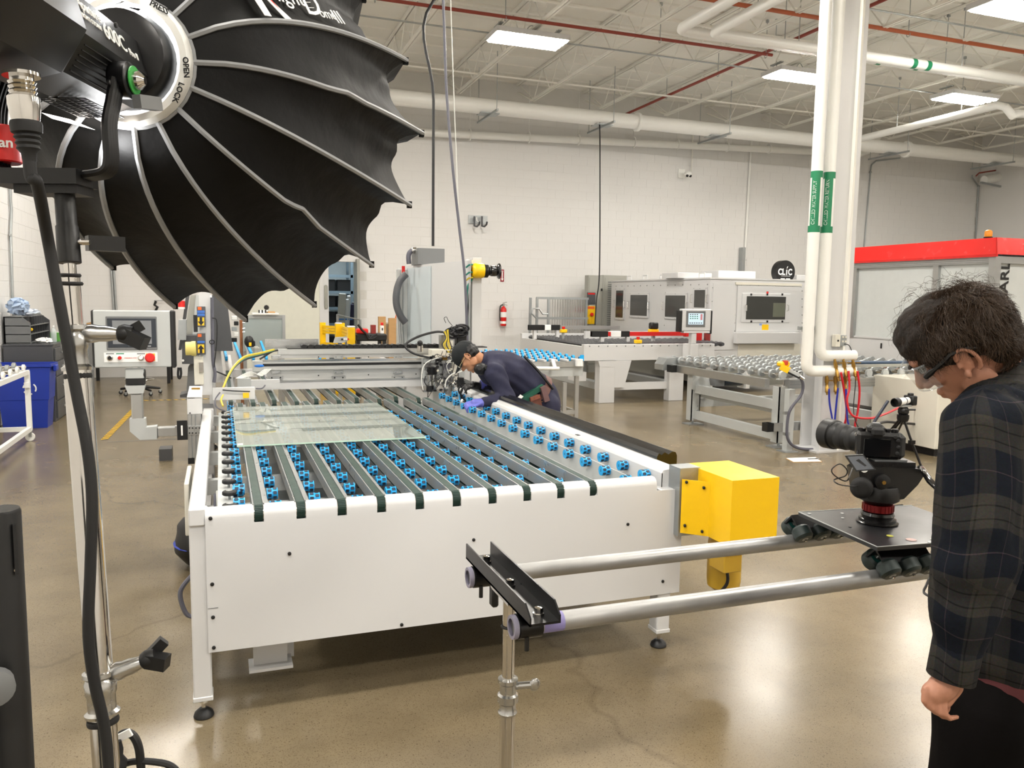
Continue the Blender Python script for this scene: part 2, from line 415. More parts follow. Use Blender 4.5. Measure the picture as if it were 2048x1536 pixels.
mb = MB(); mb.box((XL, YB, 0), (.75, YB + .2, ZC)); mb.box((.75, YB, 2.44), (2.84, YB + .2, ZC)); mb.box((2.84, YB, 0), (XR, YB + .2, ZC))
wall_back = mb.build('wall_back', M_mortar, kind='structure')
def keep_back(u, z):
    # visible cells nearest the camera first, skipping those behind the softbox, cabinet and booth
    d = math.hypot(u, 17.7)
    if u < .7 or (u < 3.2 and z < 2.6) or (u < 3.6 and z > 2.2) or z > 4.6 or u > 11.5: return 1000 + d
    return d
block_wall('wall_back', XL, XR, 6.0, place_back, 1, keep_back, holes=[(.75, 2.84, -1, 2.44)])
def place_left(q, local=None):
    if q is None: return wall_left
    if local is None: return (XL + D / 2 - .0005, q[0], q[1])
    if local: return (-D / 2, q[0], q[2]), (D / 2, q[1], q[3])
    return (XL - .001, q[0], q[2]), (XL + D, q[1], q[3])
wall_left = MB().box((XL - .2, YF, 0), (XL, YB + .2, ZC)).build('wall_left', M_mortar, kind='structure')
block_wall('wall_left', YF, YB, 6.0, place_left, 1, lambda u, z: (abs(u - 12.5) if (7.5 < u < 17.5 and .9 < z < 5) else 1000 + abs(u - 12)))
MB().box((XR, YF, 0), (XR + .2, YB + .2, ZC)).build('wall_right', M_wall, kind='structure')
MB().box((XL - .2, YF - .2, 0), (XR + .2, YF, ZC)).build('wall_front', M_wall, kind='structure')
# ribbed roof deck
m = MB(); y = YF - .2
prof = [(y, ZC)]
while y < YB + .2:
    prof += [(y + .02, ZC - .03), (y + .53, ZC - .03), (y + .55, ZC), (y + .605, ZC)]; y += .61
top = [(prof[-1][0], ZC + .15), (prof[0][0], ZC + .15)]
m.prism(prof + top, 'x', XL - .2, XR + .2)
ceiling = m.build('ceiling', M_deck, kind='structure', sm=0)
# open-web steel joists, parts of the ceiling
JB, JT = 6.0, 6.585
def joist(parent, name='joist'):
    m = MB()
    for s in (-1, 1):
        m.box((s * .012, YF, JT - .045), (s * .05, YB, JT)); m.box((s * .012, YF + .6, JB), (s * .045, YB - .9, JB + .04))
    c = m.build(name, M_joist, parent, sm=0)
    m = MB(); y = YF + .6; k = 0; P = []
    while y < YB - .8: P.append((0, y, JB + .02 if k % 2 == 0 else JT - .02)); y += .46; k += 1
    P.append((0, YB - .1, JT - .03))
    for a, b in zip(P, P[1:]): m.cyl(a, b, .011, 6, caps=False)
    # seat at the wall: bottom chord slopes up
    m.bar((0, YB - .95, JB + .02), (0, YB - .05, JT - .2), .05, .03)
    m.build('web', M_joist, c)
    return c
j0 = joist(ceiling); j0.location.x = -.19
for k in range(1, 13):
    j = dup(j0, ceiling, (-.19 + 1.68 * k, 0, 0)); dup([q for q in C.objects if q.parent == j0][0], j, (0, 0, 0))
# bridging rods across the joists
for Y, Z in ((15.3, JB + .03), (13.2, JT - .1), (11.3, JB + .03), (8.3, JB + .03), (4.6, JB + .03)):
    MB().bar((XL, Y, Z), (XR, Y, Z), .03, .03).build('bridging', M_joist, ceiling, sm=0)
for Y, Z in ((12.75, JB - .03), (9.6, JB - .03)):
    m = MB(); m.cyl((XL, Y, Z), (XR, Y, Z), .014, 8); m.build('conduit', M_galv, ceiling)
# steel column with encasement, a girder on its head
col = MB()
cx, cy = 6.56, 7.38
col.box((cx - .17, cy - .15, 0), (cx + .17, cy - .125, ZC - .6)); col.box((cx - .17, cy + .125, 0), (cx + .17, cy + .15, ZC - .6))
col.box((cx - .02, cy - .125, 0), (cx + .02, cy + .125, ZC - .6)); col.box((cx + .09, cy - .125, 0), (cx + .15, cy + .125, ZC - .6))
col.box((cx - .24, cy - .22, 0), (cx + .24, cy + .22, .02))
column = col.build('trim_1', M_white, kind='structure', sm=0)
MB().box((cx - .17, cy - .175, 0), (cx + .04, cy - .15, 1.05)).build('cover_plate', M_white, column, sm=0)
MB().box((cx + .07, cy - .2, .02), (cx + .1, cy - .151, ZC - .6)).build('conduit', M_joist, column, sm=0)
MB().box((cx + .11, cy - .19, .02), (cx + .165, cy - .151, ZC - .6)).build('surface_raceway', M_white, column, sm=0)
gd = MB()
for z in (ZC - .62, ZC - .08): gd.box((XL, cy - .1, z), (XR, cy + .1, z + .03))
gd.box((XL, cy - .01, ZC - .6), (XR, cy + .01, ZC - .06))
gd.build('girder', M_joist, ceiling, sm=0)

# ---------------------------------------------------------------- ceiling fixtures
FL = ['wide ceiling light over the middle of the cutting table, nearest the hanging cables', 'ceiling light just left of the white column',
      'ceiling light right of the white column beside a white pipe', 'ceiling light at the top right corner of the picture']
fx = thing('ceiling_light', FL[0], 'light', (4.75, 12.45, 5.85), group='ceiling lights')
mm = MB(); mm.box((-.62, -.29, .02), (.62, .29, .06)); mm.box((-.62, -.29, -.02), (-.6, .29, .02)); mm.box((.6, -.29, -.02), (.62, .29, .02)); mm.box((-.62, -.29, -.02), (.62, -.27, .02)); mm.box((-.62, .27, -.02), (.62, .29, .02))
for s in (-.14, .0, .14): mm.prism([(s - .035, .02), (s, -.012), (s + .035, .02)], 'x', -.6, .6)
mm.bm.transform(Matrix.Translation((4.75, 12.45, 5.85))); mm.build('housing', M_white, fx, sm=0)
for s in (-.21, -.075, .075, .21):
    b = MB(); b.box((4.16, 12.45 + s - .038, 5.806), (5.34, 12.45 + s + .038, 5.862)); b.build('led_strip', M_tube, fx, sm=0)
m = MB()
for sx in (-.5, .5): h = MB(); h.cyl((4.75 + sx, 12.45, 5.9), (4.75 + sx, 12.45, 6.06), .006, 6); h.box((4.75 + sx - .03, 12.3, 6.0), (4.75 + sx + .03, 12.6, 6.02)); h.build('hanger', M_galv, fx)
m.tube(spline([(4.75, 12.5, 5.91), (4.78, 12.55, 6.05), (4.9, 12.6, 6.12), (5.1, 12.7, 6.02), (5.4, 12.75, 5.97)]), .008, 6); m.build('wiring', M_galv, fx)
for i, (x, y) in enumerate(FIX[1:], 1):
    l = FL[i] if i < 4 else 'ceiling light outside the picture, %s row, %s from the left wall' % ({12.45: 'rear', 7.2: 'middle', 2.2: 'near'}.get(y, 'front'), {-.6: 'first', 4.75: 'second', 10.1: 'third'}.get(x, 'last'))
    copy_tree(fx, (x, y, 5.85), label=l)

# ---------------------------------------------------------------- pipes under the roof
def pipe(name, pts, r, m, label, cat='pipe', group=None, n=12, fit=True):
    root = thing(name, label, cat, pts[0], group=group)
    MB().tube(pts, r, n).build('run', m, root)
    return root
def rods(root, pts, z1=6.55, r=.007, loop=0):
    for p in pts:
        m = MB(); m.cyl((p[0], p[1], p[2]), (p[0], p[1], z1), r, 6); m.cb((p[0], p[1], z1 - .02), (.04, .04, .05))
        if loop: m.tube([(p[0], p[1] + loop * math.cos(a), p[2] - loop * .8 + loop * math.sin(a)) for a in [k * PI / 6 for k in range(12)]], .006, 5, closed=True)
        m.build('hanger', M_galv, root)
duct = pipe('large_pipe', [(XL + .1, 16.0, 5.6), (XR - .2, 16.0, 5.6)], .155, M_pipew, 'thickest white insulated pipe running across the hall near the back wall', n=20)
for x in (7.2, 12.2, 14.9): MB().lathe([(.16, -.03), (.2, -.02), (.2, .05), (.16, .06)], (x + 1.5, 16, 5.6), (1, 0, 0), 20).build('joint_ring', M_pipew, duct)
for i, p in enumerate([(985, 226), (1213, 250), (1450, 270), (1790, 308), (1990, 330)]):
    q = pz(p[0], p[1], 5.42)
    h = MB(); h.bar((q.x, 15.4, 5.42), (q.x, 16.7, 5.42), .04, .04); h.cyl((q.x, 15.45, 5.4), (q.x, 15.45, 6.55), .008, 6); h.cyl((q.x, 16.65, 5.4), (q.x, 16.65, 6.55), .008, 6)
    h.prism([(q.x - .2, 5.46), (q.x + .2, 5.46), (q.x + .2, 5.44), (q.x - .2, 5.44)], 'y', 15.85, 16.15)
    h.build('trapeze_hanger', M_galv, duct, sm=0)
wp0 = py(800, 262, 17.45); wp1 = py(1720, 308, 17.45)
drain = pipe('drain_pipe', [wp0 + Vector((-.8, 0, -.04)), wp1, wp1 + Vector((.35, -.05, .12)), wp1 + Vector((.45, -.2, .55))], .085, M_pipew, 'bright white pipe along the back wall below the thickest pipe', n=16)
for x in (940, 1058, 1157, 1268, 1355, 1454, 1538):
    q = py(x, 265 + .0488 * (x - 840) - 8, 17.45); m = MB(); m.cyl(q, (q.x, q.y, 6.5), .006, 6)
    m.tube([(q.x, q.y + .1 * math.cos(a), q.z - .08 + .1 * math.sin(a) * 1.2) for a in [k * PI / 6 for k in range(12)]], .014, 6, closed=True); m.build('clevis_hanger', M_pipew, drain)
def sprink(name, pts, r, m, lab, hx, axis):
    o = pipe(name, pts, r, m, lab); pts = []
    for h in hx:
        p = (h, o.location.y, o.location.z) if axis == 'x' else (o.location.x, h, o.location.z); pts.append(p)
    rods(o, pts, loop=.035); return o
sprink('sprinkler_pipe', [(XL, 11.98, 5.98), (9.13, 11.98, 5.98)], .026, M_redpipe, 'thin dark red sprinkler pipe running across above the first ceiling light', [2.2, 4.2, 6.9, 9.0], 'x')
sprink('sprinkler_pipe', [(9.13, 17.5, 6.08), (9.13, -5, 6.08)], .028, M_redpipe, 'dark red sprinkler pipe receding towards the back wall left of the column', [15.5, 13.6, 11.9, 9.8], 'y')
sprink('sprinkler_pipe', [(XL, 10.25, 6.0), (XR, 10.25, 6.0)], .032, M_orpipe, 'orange-red sprinkler pipe running across the hall behind the column head', [6.2, 8.8, 10.4, 13.0, 15], 'x')
for i, (dy, dz, lb) in enumerate(((0, .1, 'upper of the pair of white pipes with green bands under the roof'), (-.33, 0, 'lower of the pair of white pipes with green bands under the roof'))):
    Y = 10.6 + dy; Z = 5.55 + dz; x0 = 6.4 + i * .35
    o = pipe('chilled_pipe', [(XR - .2, Y, Z), (x0 + .12, Y, Z), (x0 + .04, Y - .04, Z), (x0, Y - .12, Z), (x0, -4, Z)], .075, M_pipew, lb, group='pair of white roof pipes', n=16)
    rods(o, [(8.3, Y, Z), (11.6, Y, Z), (14.5, Y, Z), (x0, 9.2, Z)])
    for x in (10.1 + i * .4, 10.9 - i * .1): MB().lathe([(.0765, 0), (.0765, .09)], (x, Y, Z), (1, 0, 0), 16, caps=False).build('green_band', M_green, o)
bq = pz(1729, 278, 5.4); br = pz(1999, 222, 5.4)
o = pipe('branch_pipe', [(13.85, 15.9, 5.45), (13.85, 11.4, 5.45), (13.9, 11.28, 5.4), (14.0, 11.25, 5.3), (14.05, 11.25, 5.25), (14.2, 11.25, 5.3), (16.5, 11.25, 5.35)], .075, M_pipew, 'white pipe running from the thickest pipe towards the upper right, ending in an elbow', n=16)
rods(o, [(13.85, 13.8, 5.5), (13.85, 12.2, 5.5)])
q = pz(2000, 350, 4.6)
o = thing('wall_bracket', 'grey strut bracket carrying a pipe at the far right of the back wall', 'bracket', (15.6, 17.2, 4.9))
m = MB(); a = py(1965, 368, 17.0); b2 = py(2048, 352, 17.0); m.bar(py(1962, 365, 17.0), py(2016, 376, 17.0), .05, .05); m.build('strut', M_galv, o, sm=0)
MB().tube([py(1968, 360, 17.1), py(2060, 345, 17.1)], .12, 14).build('pipe_stub', M_pipew, o)
MB().tube([py(1952, 352, 17.2), py(1958, 346, 17.2), py(2060, 330, 17.2)], .02, 8).build('red_pipe', M_redpipe, o)
# conduits down the back wall
for pts, r, lb in (([(1800, 316), (1752, 322), (1743, 330), (1741, 344), (1728, 500), (1722, 520)], .02, 'thin grey conduit bending down the back wall right of the column'),
                   ([(1944, 350), (1944, 355), (1957, 372), (1950, 500), (1948, 500)], .02, 'thin grey conduit down the back wall above the red roofed booth'),
                   ([(1503, 282), (1489, 520), (1486, 560)], .028, 'thin white conduit dropping down the back wall left of the column'),
                   ([(222, 535), (229, 640)], .022, 'left of the twin conduits on the back wall behind the touch panel'),
                   ([(227, 535), (234, 640)], .022, 'right of the twin conduits on the back wall behind the touch panel'),
                   ([(20, 360), (21, 400), (23, 420), (21, 470), (26, 620), (28, 640)], .018, 'thin grey conduit down the left wall above the grey cabinet')):
    P = [py(x, y, YB - D - r - .012) for x, y in pts] if pts[0][0] > 100 else [px(x, y, XL + D + r + .01) for x, y in pts]
    o = thing('conduit', lb, 'conduit', P[-1]); MB().tube(P, r, 8).build('tube', M_galv if 'white' not in lb else M_pipew, o)
    q = P[len(P) // 2]; MB().cb(q, (.09, .02, .03) if pts[0][0] > 100 else (.02, .09, .03)).build('strap', M_galv, o)
q = py(1486, 495, 17.6); MB().box((q.x - .05, 17.55, q.z - .65), (q.x + .05, 17.685, q.z)).build('junction_channel', M_galv, [x for x in C.objects if x.name.startswith('conduit') and x.get('label', '').startswith('thin white')][0])
# chilled water pipes coming down beside the column
def riser(pts, lb, lab_txt, taps, tcol):
    o = thing('riser_pipe', lb, 'pipe', pts[-1], group='chilled water risers')
    P = spline(pts, 5) if False else pts
    MB().tube(P, .0625, 18).build('run', M_pipew, o); return o
Yp = 7.12
A = py(1636, 400, Yp); xA = 6.1; xB = 6.27
zA = .93; zB = 1.1
def elbow(x, z, x1):
    r = .09
    return [(x, Yp, 6.5), (x, Yp, z + r)] + [(x + r - r * math.cos(t), Yp, z + r - r * math.sin(t)) for t in (PI / 8, PI / 4, 3 * PI / 8)] + [(x + r, Yp, z), (x1, Yp - .02, z)]
RA = riser(elbow(6.08, .945, 6.72), 'left chilled water riser pipe in front of the column, marked supply', 'S', None, None)
RB = riser(elbow(6.25, 1.115, 6.72), 'right chilled water riser pipe in front of the column, marked return', 'R', None, None)
for o, x, s in ((RA, 6.08, 'CHILLED WATER SUPPLY'), (RB, 6.25, 'CHILLED WATER RETURN')):
    z0, z1 = 2.46 + .0, 3.0 + .04
    for z in (z0, z1): MB().lathe([(.0637, 0), (.0637, .07)], (x, Yp, z), (0, 0, 1), 18, caps=False).build('green_band', M_green, o)
    m = MB(); rows = []
    for k in range(7):
        t = PI * 1.02 + k * PI * .08; rows.append([(x + .0638 * math.cos(t), Yp + .0638 * math.sin(t), z) for z in (z0 + .07, z1)])
    m.grid(rows).build('green_label', M_green, o)
    t = PI * 1.26
    # letters read upwards; they follow the pipe wall
    T = text(s, .052, (x + .066 * math.cos(t) + .024, Yp - .0645 , z0 + .08), (0, 0, 1), (-1, 0, 0), M_paper, o, bold=.0008, xs=.80)
    W = wm(o)
    for v in T.data.vertices:
        p = W @ v.co; a = (p.x - x) / .0644; a = max(-1.4, min(1.4, a)); p2 = Vector((x + .0646 * math.sin(a - .35), Yp - .0646 * math.cos(a - .35), p.z)); v.co = W.inverted() @ p2
    MB().cb((x, Yp + .07, z1 + 2.1), (.16, .03, .04)).build('clamp', M_galv, o); MB().cb((x, Yp + .07, 1.42), (.16, .03, .04)).build('clamp', M_galv, o)
# brass valves and hoses
def hose(name, pts, r, m, lb, cat='hose', n=8, k=7, group=None):
    P = spline(pts, k); o = MB().tube(P, r, n).build(name, m, origin=P[0]); return tag(o, lb, cat, group)
for i, X in enumerate((6.44, 6.56, 6.69)):
    v = MB(); v.lathe([(.014, 0), (.014, .03), (.022, .035), (.022, .09), (.016, .1), (.016, .14), (.02, .145), (.02, .2), (.011, .21), (.011, .25)], (X - .02, Yp - .05, 1.08), (.12, -.2, -1), 12)
    v.cb((X + .02, Yp - .1, 1.04), (.06, .015, .012)); v.build('valve', M_brass, RB)
for i, X in enumerate((6.34, 6.46, 6.6)):
    v = MB(); v.lathe([(.014, 0), (.014, .03), (.022, .035), (.022, .09), (.016, .1), (.016, .14), (.02, .145), (.02, .2), (.011, .21), (.011, .23)], (X, Yp - .03, .91), (0, -.1, -1), 12)
    v.cb((X + .04, Yp - .05, .84), (.06, .015, .012)); v.build('valve', M_brass, RA)
Mrh = mat('red_hose', 'c8202c', .35); Mbh = mat('blue_hose', '2530a0', .35)
H = lambda pts, Y0, Y1: [py(x, y, Y0 + (Y1 - Y0) * i / (len(pts) - 1)) for i, (x, y) in enumerate(pts)]
hose('hose', H([(1682, 745), (1688, 780), (1693, 820), (1690, 845), (1677, 866), (1670, 885)], 7.0, 7.1), .012, Mrh, 'red hose from the leftmost upper brass valve, crossing down left')
hose('hose', H([(1697, 742), (1699, 775), (1694, 800), (1700, 825), (1715, 835), (1745, 836), (1775, 826), (1800, 815), (1830, 808)], 7.0, 6.9), .012, Mrh, 'red hose looping right towards the white telephoto camera')
hose('hose', H([(1715, 742), (1719, 780), (1716, 820), (1710, 850), (1713, 866)], 7.0, 7.0), .012, Mrh, 'red hose from the rightmost upper brass valve, hanging straight')
hose('hose', H([(1658, 778), (1659, 805), (1664, 835), (1669, 862)], 7.0, 7.05), .010, Mbh, 'blue hose from the leftmost lower brass valve')
hose('hose', H([(1676, 776), (1673, 805), (1670, 835), (1669, 862)], 7.0, 7.05), .010, Mbh, 'blue hose from the middle lower brass valve')
hose('hose', H([(1692, 778), (1693, 810), (1696, 845), (1706, 868)], 7.0, 7.0), .010, Mbh, 'blue hose from the rightmost lower brass valve')
P = [pz(1780, 883, 0), pz(1800, 866, .02), pz(1815, 857, .03)]
hose('hose', [pz(1706, 872, .1), pz(1740, 885, .03), pz(1790, 870, .02), pz(1815, 857, .02), pz(1850, 850, .02)], .01, Mbh, 'blue hose lying on the floor behind the tripod')
hose('hose', [pz(1713, 870, .1), pz(1740, 890, .03), pz(1790, 880, .02), pz(1815, 873, .02), pz(1850, 862, .02)], .012, Mrh, 'red hose lying on the floor behind the tripod')
hose('cable', H([(1688, 688), (1699, 692), (1706, 715), (1711, 760), (1707, 815), (1712, 845), (1728, 872)], 7.15, 6.9), .005, M_wire, 'thin black cord plugged into the outlet box on the column', 'cord')
o = thing('outlet_box', 'grey outlet box with cream switch plate on the column', 'outlet', (6.58, 7.2, 1.25))
MB().box((6.5, 7.16, 1.21), (6.57, 7.22, 1.35), bev=.004).build('switch_plate', M_cream, o); MB().box((6.575, 7.17, 1.22), (6.67, 7.22, 1.34), bev=.004).build('box', M_galv, o)
for dx in (.02, .06):
    for dz in (.03, .08): MB().box((6.58 + dx, 7.165, 1.23 + dz), (6.6 + dx, 7.171, 1.25 + dz)).build('socket', M_cream, o)
MB().box((6.525, 7.155, 1.27), (6.545, 7.161, 1.29)).build('switch', M_black, o)

# ---------------------------------------------------------------- cables hanging from the roof
hose('hanging_cable', [(4.3, 9.8, 6.5), py(868, 0, 9.8), py(867, 200, 9.8), py(866, 492, 9.8)], .018, M_wire, 'thick black cable hanging down to the grey box on the white cabinet', 'cable')
hose('hanging_cable', [py(884, -60, 8.3), py(888, 40, 8.3), py(893, 180, 8.3), py(905, 330, 8.25), py(918, 450, 8.25), py(930, 560, 8.2), py(935, 700, 8.2)], .015, M_gwire, 'grey cable slanting from the roof to the tool head', 'cable')
hose('hanging_cable', [py(900, -40, 8.35), py(905, 120, 8.35), py(912, 300, 8.3), py(920, 470, 8.28), py(932, 560, 8.2)], .006, M_wwire, 'thin cream cord hanging beside the grey cable', 'cord')
hose('hanging_cable', [(py(1200, 244, 15.9).x, 15.92, 5.5), py(1200, 320, 15.6), py(1199, 540, 15.6), py(1193, 600, 15.6), py(1190, 650, 15.6)], .014, M_wire, 'thin black cable dropping onto the tall grey cabinet', 'cable')
# ================================================================ THE CUTTING TABLE
TB = thing('cutting_table', 'long white glass cutting table with green belts and rows of blue wheels', 'machine', (.95, 6.5, 0))
X0, X1, Y0 = -.12, 2.03, 3.24
ZT = .862
BX = [.125 + .1636 * i for i in range(10)]
# front apron with rounded slots where the belts turn down
m = MB()
m.box((-.075, Y0, .285), (2.075, Y0 + .004, .80))
sl = [(-.075, BX[0] - .019)] + [(BX[i] + .019, BX[i + 1] - .019) for i in range(9)] + [(BX[9] + .019, 1.93)]
R = .035
arc = [(Y0 + R - R * math.cos(t), ZT - R + R * math.sin(t)) for t in [k * PI / 10 for k in range(6)]]
for a, b in sl: m.prism([(Y0, .80)] + arc + [(Y0 + .055, ZT), (Y0 + .055, ZT - .004), (Y0 + R, ZT - .004), (Y0 + .004, ZT - R), (Y0 + .004, .80)], 'x', a, b)
for x in BX: m.box((x - .019, Y0 + .05, ZT - .09), (x + .019, Y0 + .054, ZT - .06))
m.build('front_panel', M_white, TB, sm=30)
for x, z in ((-.055, .83), (-.055, .565), (-.055, .43), (-.055, .305), (.24, .66), (1.02, .645), (1.78, .65), (.7, .3), (1.98, .35)):
    b = MB(); b.lathe([(.0, -.001), (.0075, -.001), (.0075, .004), (.004, .006), (.0, .006)], (x, Y0, z), (0, -1, 0), 10); b.build('screw', M_black, TB)
MB().box((-.073, Y0 - .001, .466), (-.035, Y0, .468)).build('seam', M_grey, TB)
# frame: posts with feet, side beams
def foot(x, y, parent):
    f = MB(); f.lathe([(.036, 0), (.04, .004), (.036, .018), (.018, .034), (.013, .036)], (x, y, 0), n=20); f.build('foot_pad', M_black, parent)
    s = MB(); s.cyl((x, y, .034), (x, y, .1), .009, 8); s.lathe([(.016, .06), (.016, .072)], (x, y, 0), n=6); s.build('foot_screw', M_chrome, parent)
for x, y in ((-.1, 3.292), (2.0, 3.292), (-.1, 6.2), (2.0, 6.2), (-.1, 9.3), (2.0, 9.3)):
    l = MB(); l.box((x - .035, y - .04, .085), (x + .035, y + .04, .86 if x < 1 else .8), bev=.005); l.box((x - .038, y - .043, .08), (x + .038, y + .043, .1), bev=.003)
    l.build('leg', M_white, TB, sm=0); foot(x, y, TB)
MB().box((-.135, 3.24, .80), (-.075, 6.05, .872), bev=.006).build('side_rail', M_white, TB, sm=0)
MB().box((-.125, 3.3, .3), (-.085, 9.3, .38)).build('lower_rail', M_white, TB, sm=0)
MB().box((1.985, 3.3, .3), (2.02, 9.3, .38)).build('lower_rail', M_white, TB, sm=0)
# right side rail: inner plate with wheels, white top, black bellows cover over the linear guide
m = MB(); m.prism([(1.99, .868), (2.0, .882), (2.03, .886), (2.045, .9), (2.056, .9), (2.056, .3), (2.05, .3), (2.05, .8), (1.99, .8)], 'y', 3.30, 9.35)
m.build('side_rail', M_white, TB, sm=20)
m = MB(); 
pr = [(2.056, .87), (2.056, .915), (2.066, .932), (2.082, .922), (2.1, .936), (2.122, .924), (2.145, .938), (2.163, .934), (2.172, .915), (2.172, .87)]
m.prism(pr, 'y', 3.46, 9.35); m.build('guide_cover', mat('black_guide_cover', '111112', .22, coat=.5), TB, sm=20)
MB().box((2.09, 3.5, .8), (2.13, 9.35, .87)).build('guide_beam', M_black, TB, sm=0)
MB().box((2.004, 4.3, .884), (2.024, 4.34, .8862)).build('slot', M_black, TB)
# cross beams and lower deck under the belts
for y in (3.5, 3.9, 4.5, 5.3, 6.1, 6.9): MB().box((-.1, y, .62 if y > 3.6 else .66), (1.95, y + .06, .70)).build('cross_beam', M_lgrey, TB, sm=0)
MB().box((.3, 3.3, .5), (1.98, 6.9, .515)).build('drip_tray', mat('reflective_tray', '8f9396', .35, .75, var=.2, scale=3), TB, sm=0)
MB().box((-.05, 3.25, .45), (.28, 3.6, .62)).build('gear_box', M_grey, TB, sm=0)
# belts (each a part) on aluminium rails
def rail_belt(x, ya, yb, droop):
    r = MB(); r.box((x - .023, ya + .03, ZT - .052), (x - .018, yb - .03, ZT)); r.box((x + .018, ya + .03, ZT - .052), (x + .023, yb - .03, ZT)); r.box((x - .02, ya + .03, ZT - .05), (x + .02, yb - .03, ZT - .012))
    r.box((x + .023, ya + .06, ZT - .02), (x + .042, yb - .03, ZT - .015)); r.build('belt_rail', M_rail, TB, sm=0)
    b = MB(); rr = .034; P = []
    for k in range(7): t = PI / 2 + k * PI / 6; P.append((ya + rr + rr * math.cos(t), ZT - rr + rr * math.sin(t)))
    for k in range(7): t = -PI / 2 + k * PI / 6; P.append((yb - rr + rr * math.cos(t), ZT - rr + rr * math.sin(t)))
    n = len(P); O = P; I = [(ya + rr + (y - ya - rr) * .9 if y < ya + rr + .001 else (yb - rr + (y - yb + rr) * .9 if y > yb - rr - .001 else y), ZT - rr + (z - ZT + rr) * .9) for y, z in P]
    for k in range(n):
        k2 = (k + 1) % n
        b.slab([(x - .016, *O[k]), (x - .016, *O[k2]), (x - .016, *I[k2]), (x - .016, *I[k])], (.032, 0, 0))
    # teeth over the front bend
    for k in range(15):
        t = PI * .55 + k * PI * .9 / 15; c = (ya + rr + (rr + .0005) * math.cos(t), ZT - rr + (rr + .0005) * math.sin(t)); dy, dz = -math.sin(t) * .002, math.cos(t) * .002
        b.slab([(x - .0155, c[0] - dy, c[1] - dz), (x - .0155, c[0] + dy, c[1] + dz), (x - .0155, c[0] + dy + math.cos(t) * .002, c[1] + dz + math.sin(t) * .002), (x - .0155, c[0] - dy + math.cos(t) * .002, c[1] - dz + math.sin(t) * .002)], (.031, 0, 0))
    b.build('belt', M_belt, TB, sm=0)
    for yy in (ya + rr, yb - rr): MB().cyl((x - .014, yy, ZT - rr), (x + .014, yy, ZT - rr), rr * .86, 14).build('pulley', M_alu, TB)
    e = MB(); e.cyl((x - .021, ya + rr, ZT - rr), (x - .017, ya + rr, ZT - rr), rr * .98, 16); e.cyl((x + .017, ya + rr, ZT - rr), (x + .021, ya + rr, ZT - rr), rr * .98, 16)
    e.build('pulley_cheek', M_chrome, TB)
for x in BX: rail_belt(x, Y0 + .002, 6.5, 1)
for i in range(10): rail_belt(.06 + .1636 * i, 6.42 if i % 2 else 6.55, 9.3, 0)
# tall web sheets between belts, seen as grey plates on the right
for i in range(5, 10):
    x = BX[i] + .035; MB().box((x, 3.35, .74), (x + .003, 6.45, .83)).build('web_plate', M_alu, TB, sm=0)
# blue omni wheels: hub with two rings of dark sockets
def omni(parent, nm='transfer_wheel'):
    r = .024; h = MB(); h.lathe([(.008, -.022), (.018, -.02), (.021, -.012), (.021, .012), (.018, .02), (.008, .022)], d=(1, 0, 0), n=14)
    for k in range(7):
        for s, ph in ((-.011, 0), (.011, PI / 7)):
            t = 2 * PI * k / 7 + ph + PI / 7; c = Vector((s, r * .93 * math.cos(t), r * .93 * math.sin(t)))
            h.cb(c, (.019, .0035, .013), rx=t)
    for s in (-.0215, .0, .0215): h.lathe([(.0205, s - .0015), (.0255, s - .0015), (.0255, s + .0015), (.0205, s + .0015)], d=(1, 0, 0), n=14)
    w = h.build(nm, M_blue, parent, sm=0, origin=(0, 0, 0))
    q = MB()
    for k in range(7):
        for s, ph in ((-.011, 0), (.011, PI / 7)):
            t = 2 * PI * k / 7 + ph; q.cb((s, r * .97 * math.cos(t), r * .97 * math.sin(t)), (.0135, .0135, .005), rx=t - PI / 2)
    q.lathe([(.009, .0225), (.004, .0235), (.003, .022)], d=(1, 0, 0), n=8); q.lathe([(.009, -.0225), (.004, -.0235), (.003, -.022)], d=(1, 0, 0), n=8)
    q.build('roller', M_dkblue, w, sm=0)
    return w
w0 = omni(TB); wk = [c for c in C.objects if c.parent == w0]; L0 = Vector(TB.location)
w0.location = Vector((.06, 3.66, .838)) - L0
def wheel(x, y, z):
    d = dup(w0, TB, Vector((x, y, z)) - L0, rot=(random.random() * .8, 0, 0))
    for k in wk: dup(k, d, (0, 0, 0))
rows = [(.055, 3.43, 15), (.195, 3.34, 13), (.36, 3.43, 13), (.53, 3.34, 13), (.695, 3.45, 13), (.86, 3.34, 13), (1.025, 3.36, 13), (1.18, 3.4, 12), (1.345, 3.34, 12), (1.505, 3.45, 12)]
for x, y0, n in rows:
    rz = .832 if x < 1.1 else .818
    for k in range(n): wheel(x, y0 + .2285 * k, rz)
    s = MB(); s.box((x - .036, 3.35, .76), (x - .03, 6.3, .81)); s.build('wheel_rail', M_alu, TB, sm=0)
for k in range(16): wheel(1.962, 3.42 + .228 * k, .838)
for k in range(16): wheel(1.828, 3.36 + .228 * k, .832)
m = MB(); m.slab([(1.985, 3.3, .7), (1.985, 7.2, .7), (1.99, 7.2, .868), (1.99, 3.3, .868)], (.006, 0, 0)); m.build('inner_plate', M_white, TB, sm=0)
m = MB(); m.slab([(1.853, 3.3, .66), (1.853, 7.2, .66), (1.853, 7.2, .845), (1.853, 3.3, .845)], (.006, 0, 0)); m.slab([(1.70, 3.3, .7), (1.85, 3.3, .7), (1.85, 7.2, .7), (1.70, 7.2, .7)], (0, 0, .004)); m.build('inner_plate', M_lgrey, TB, sm=0)
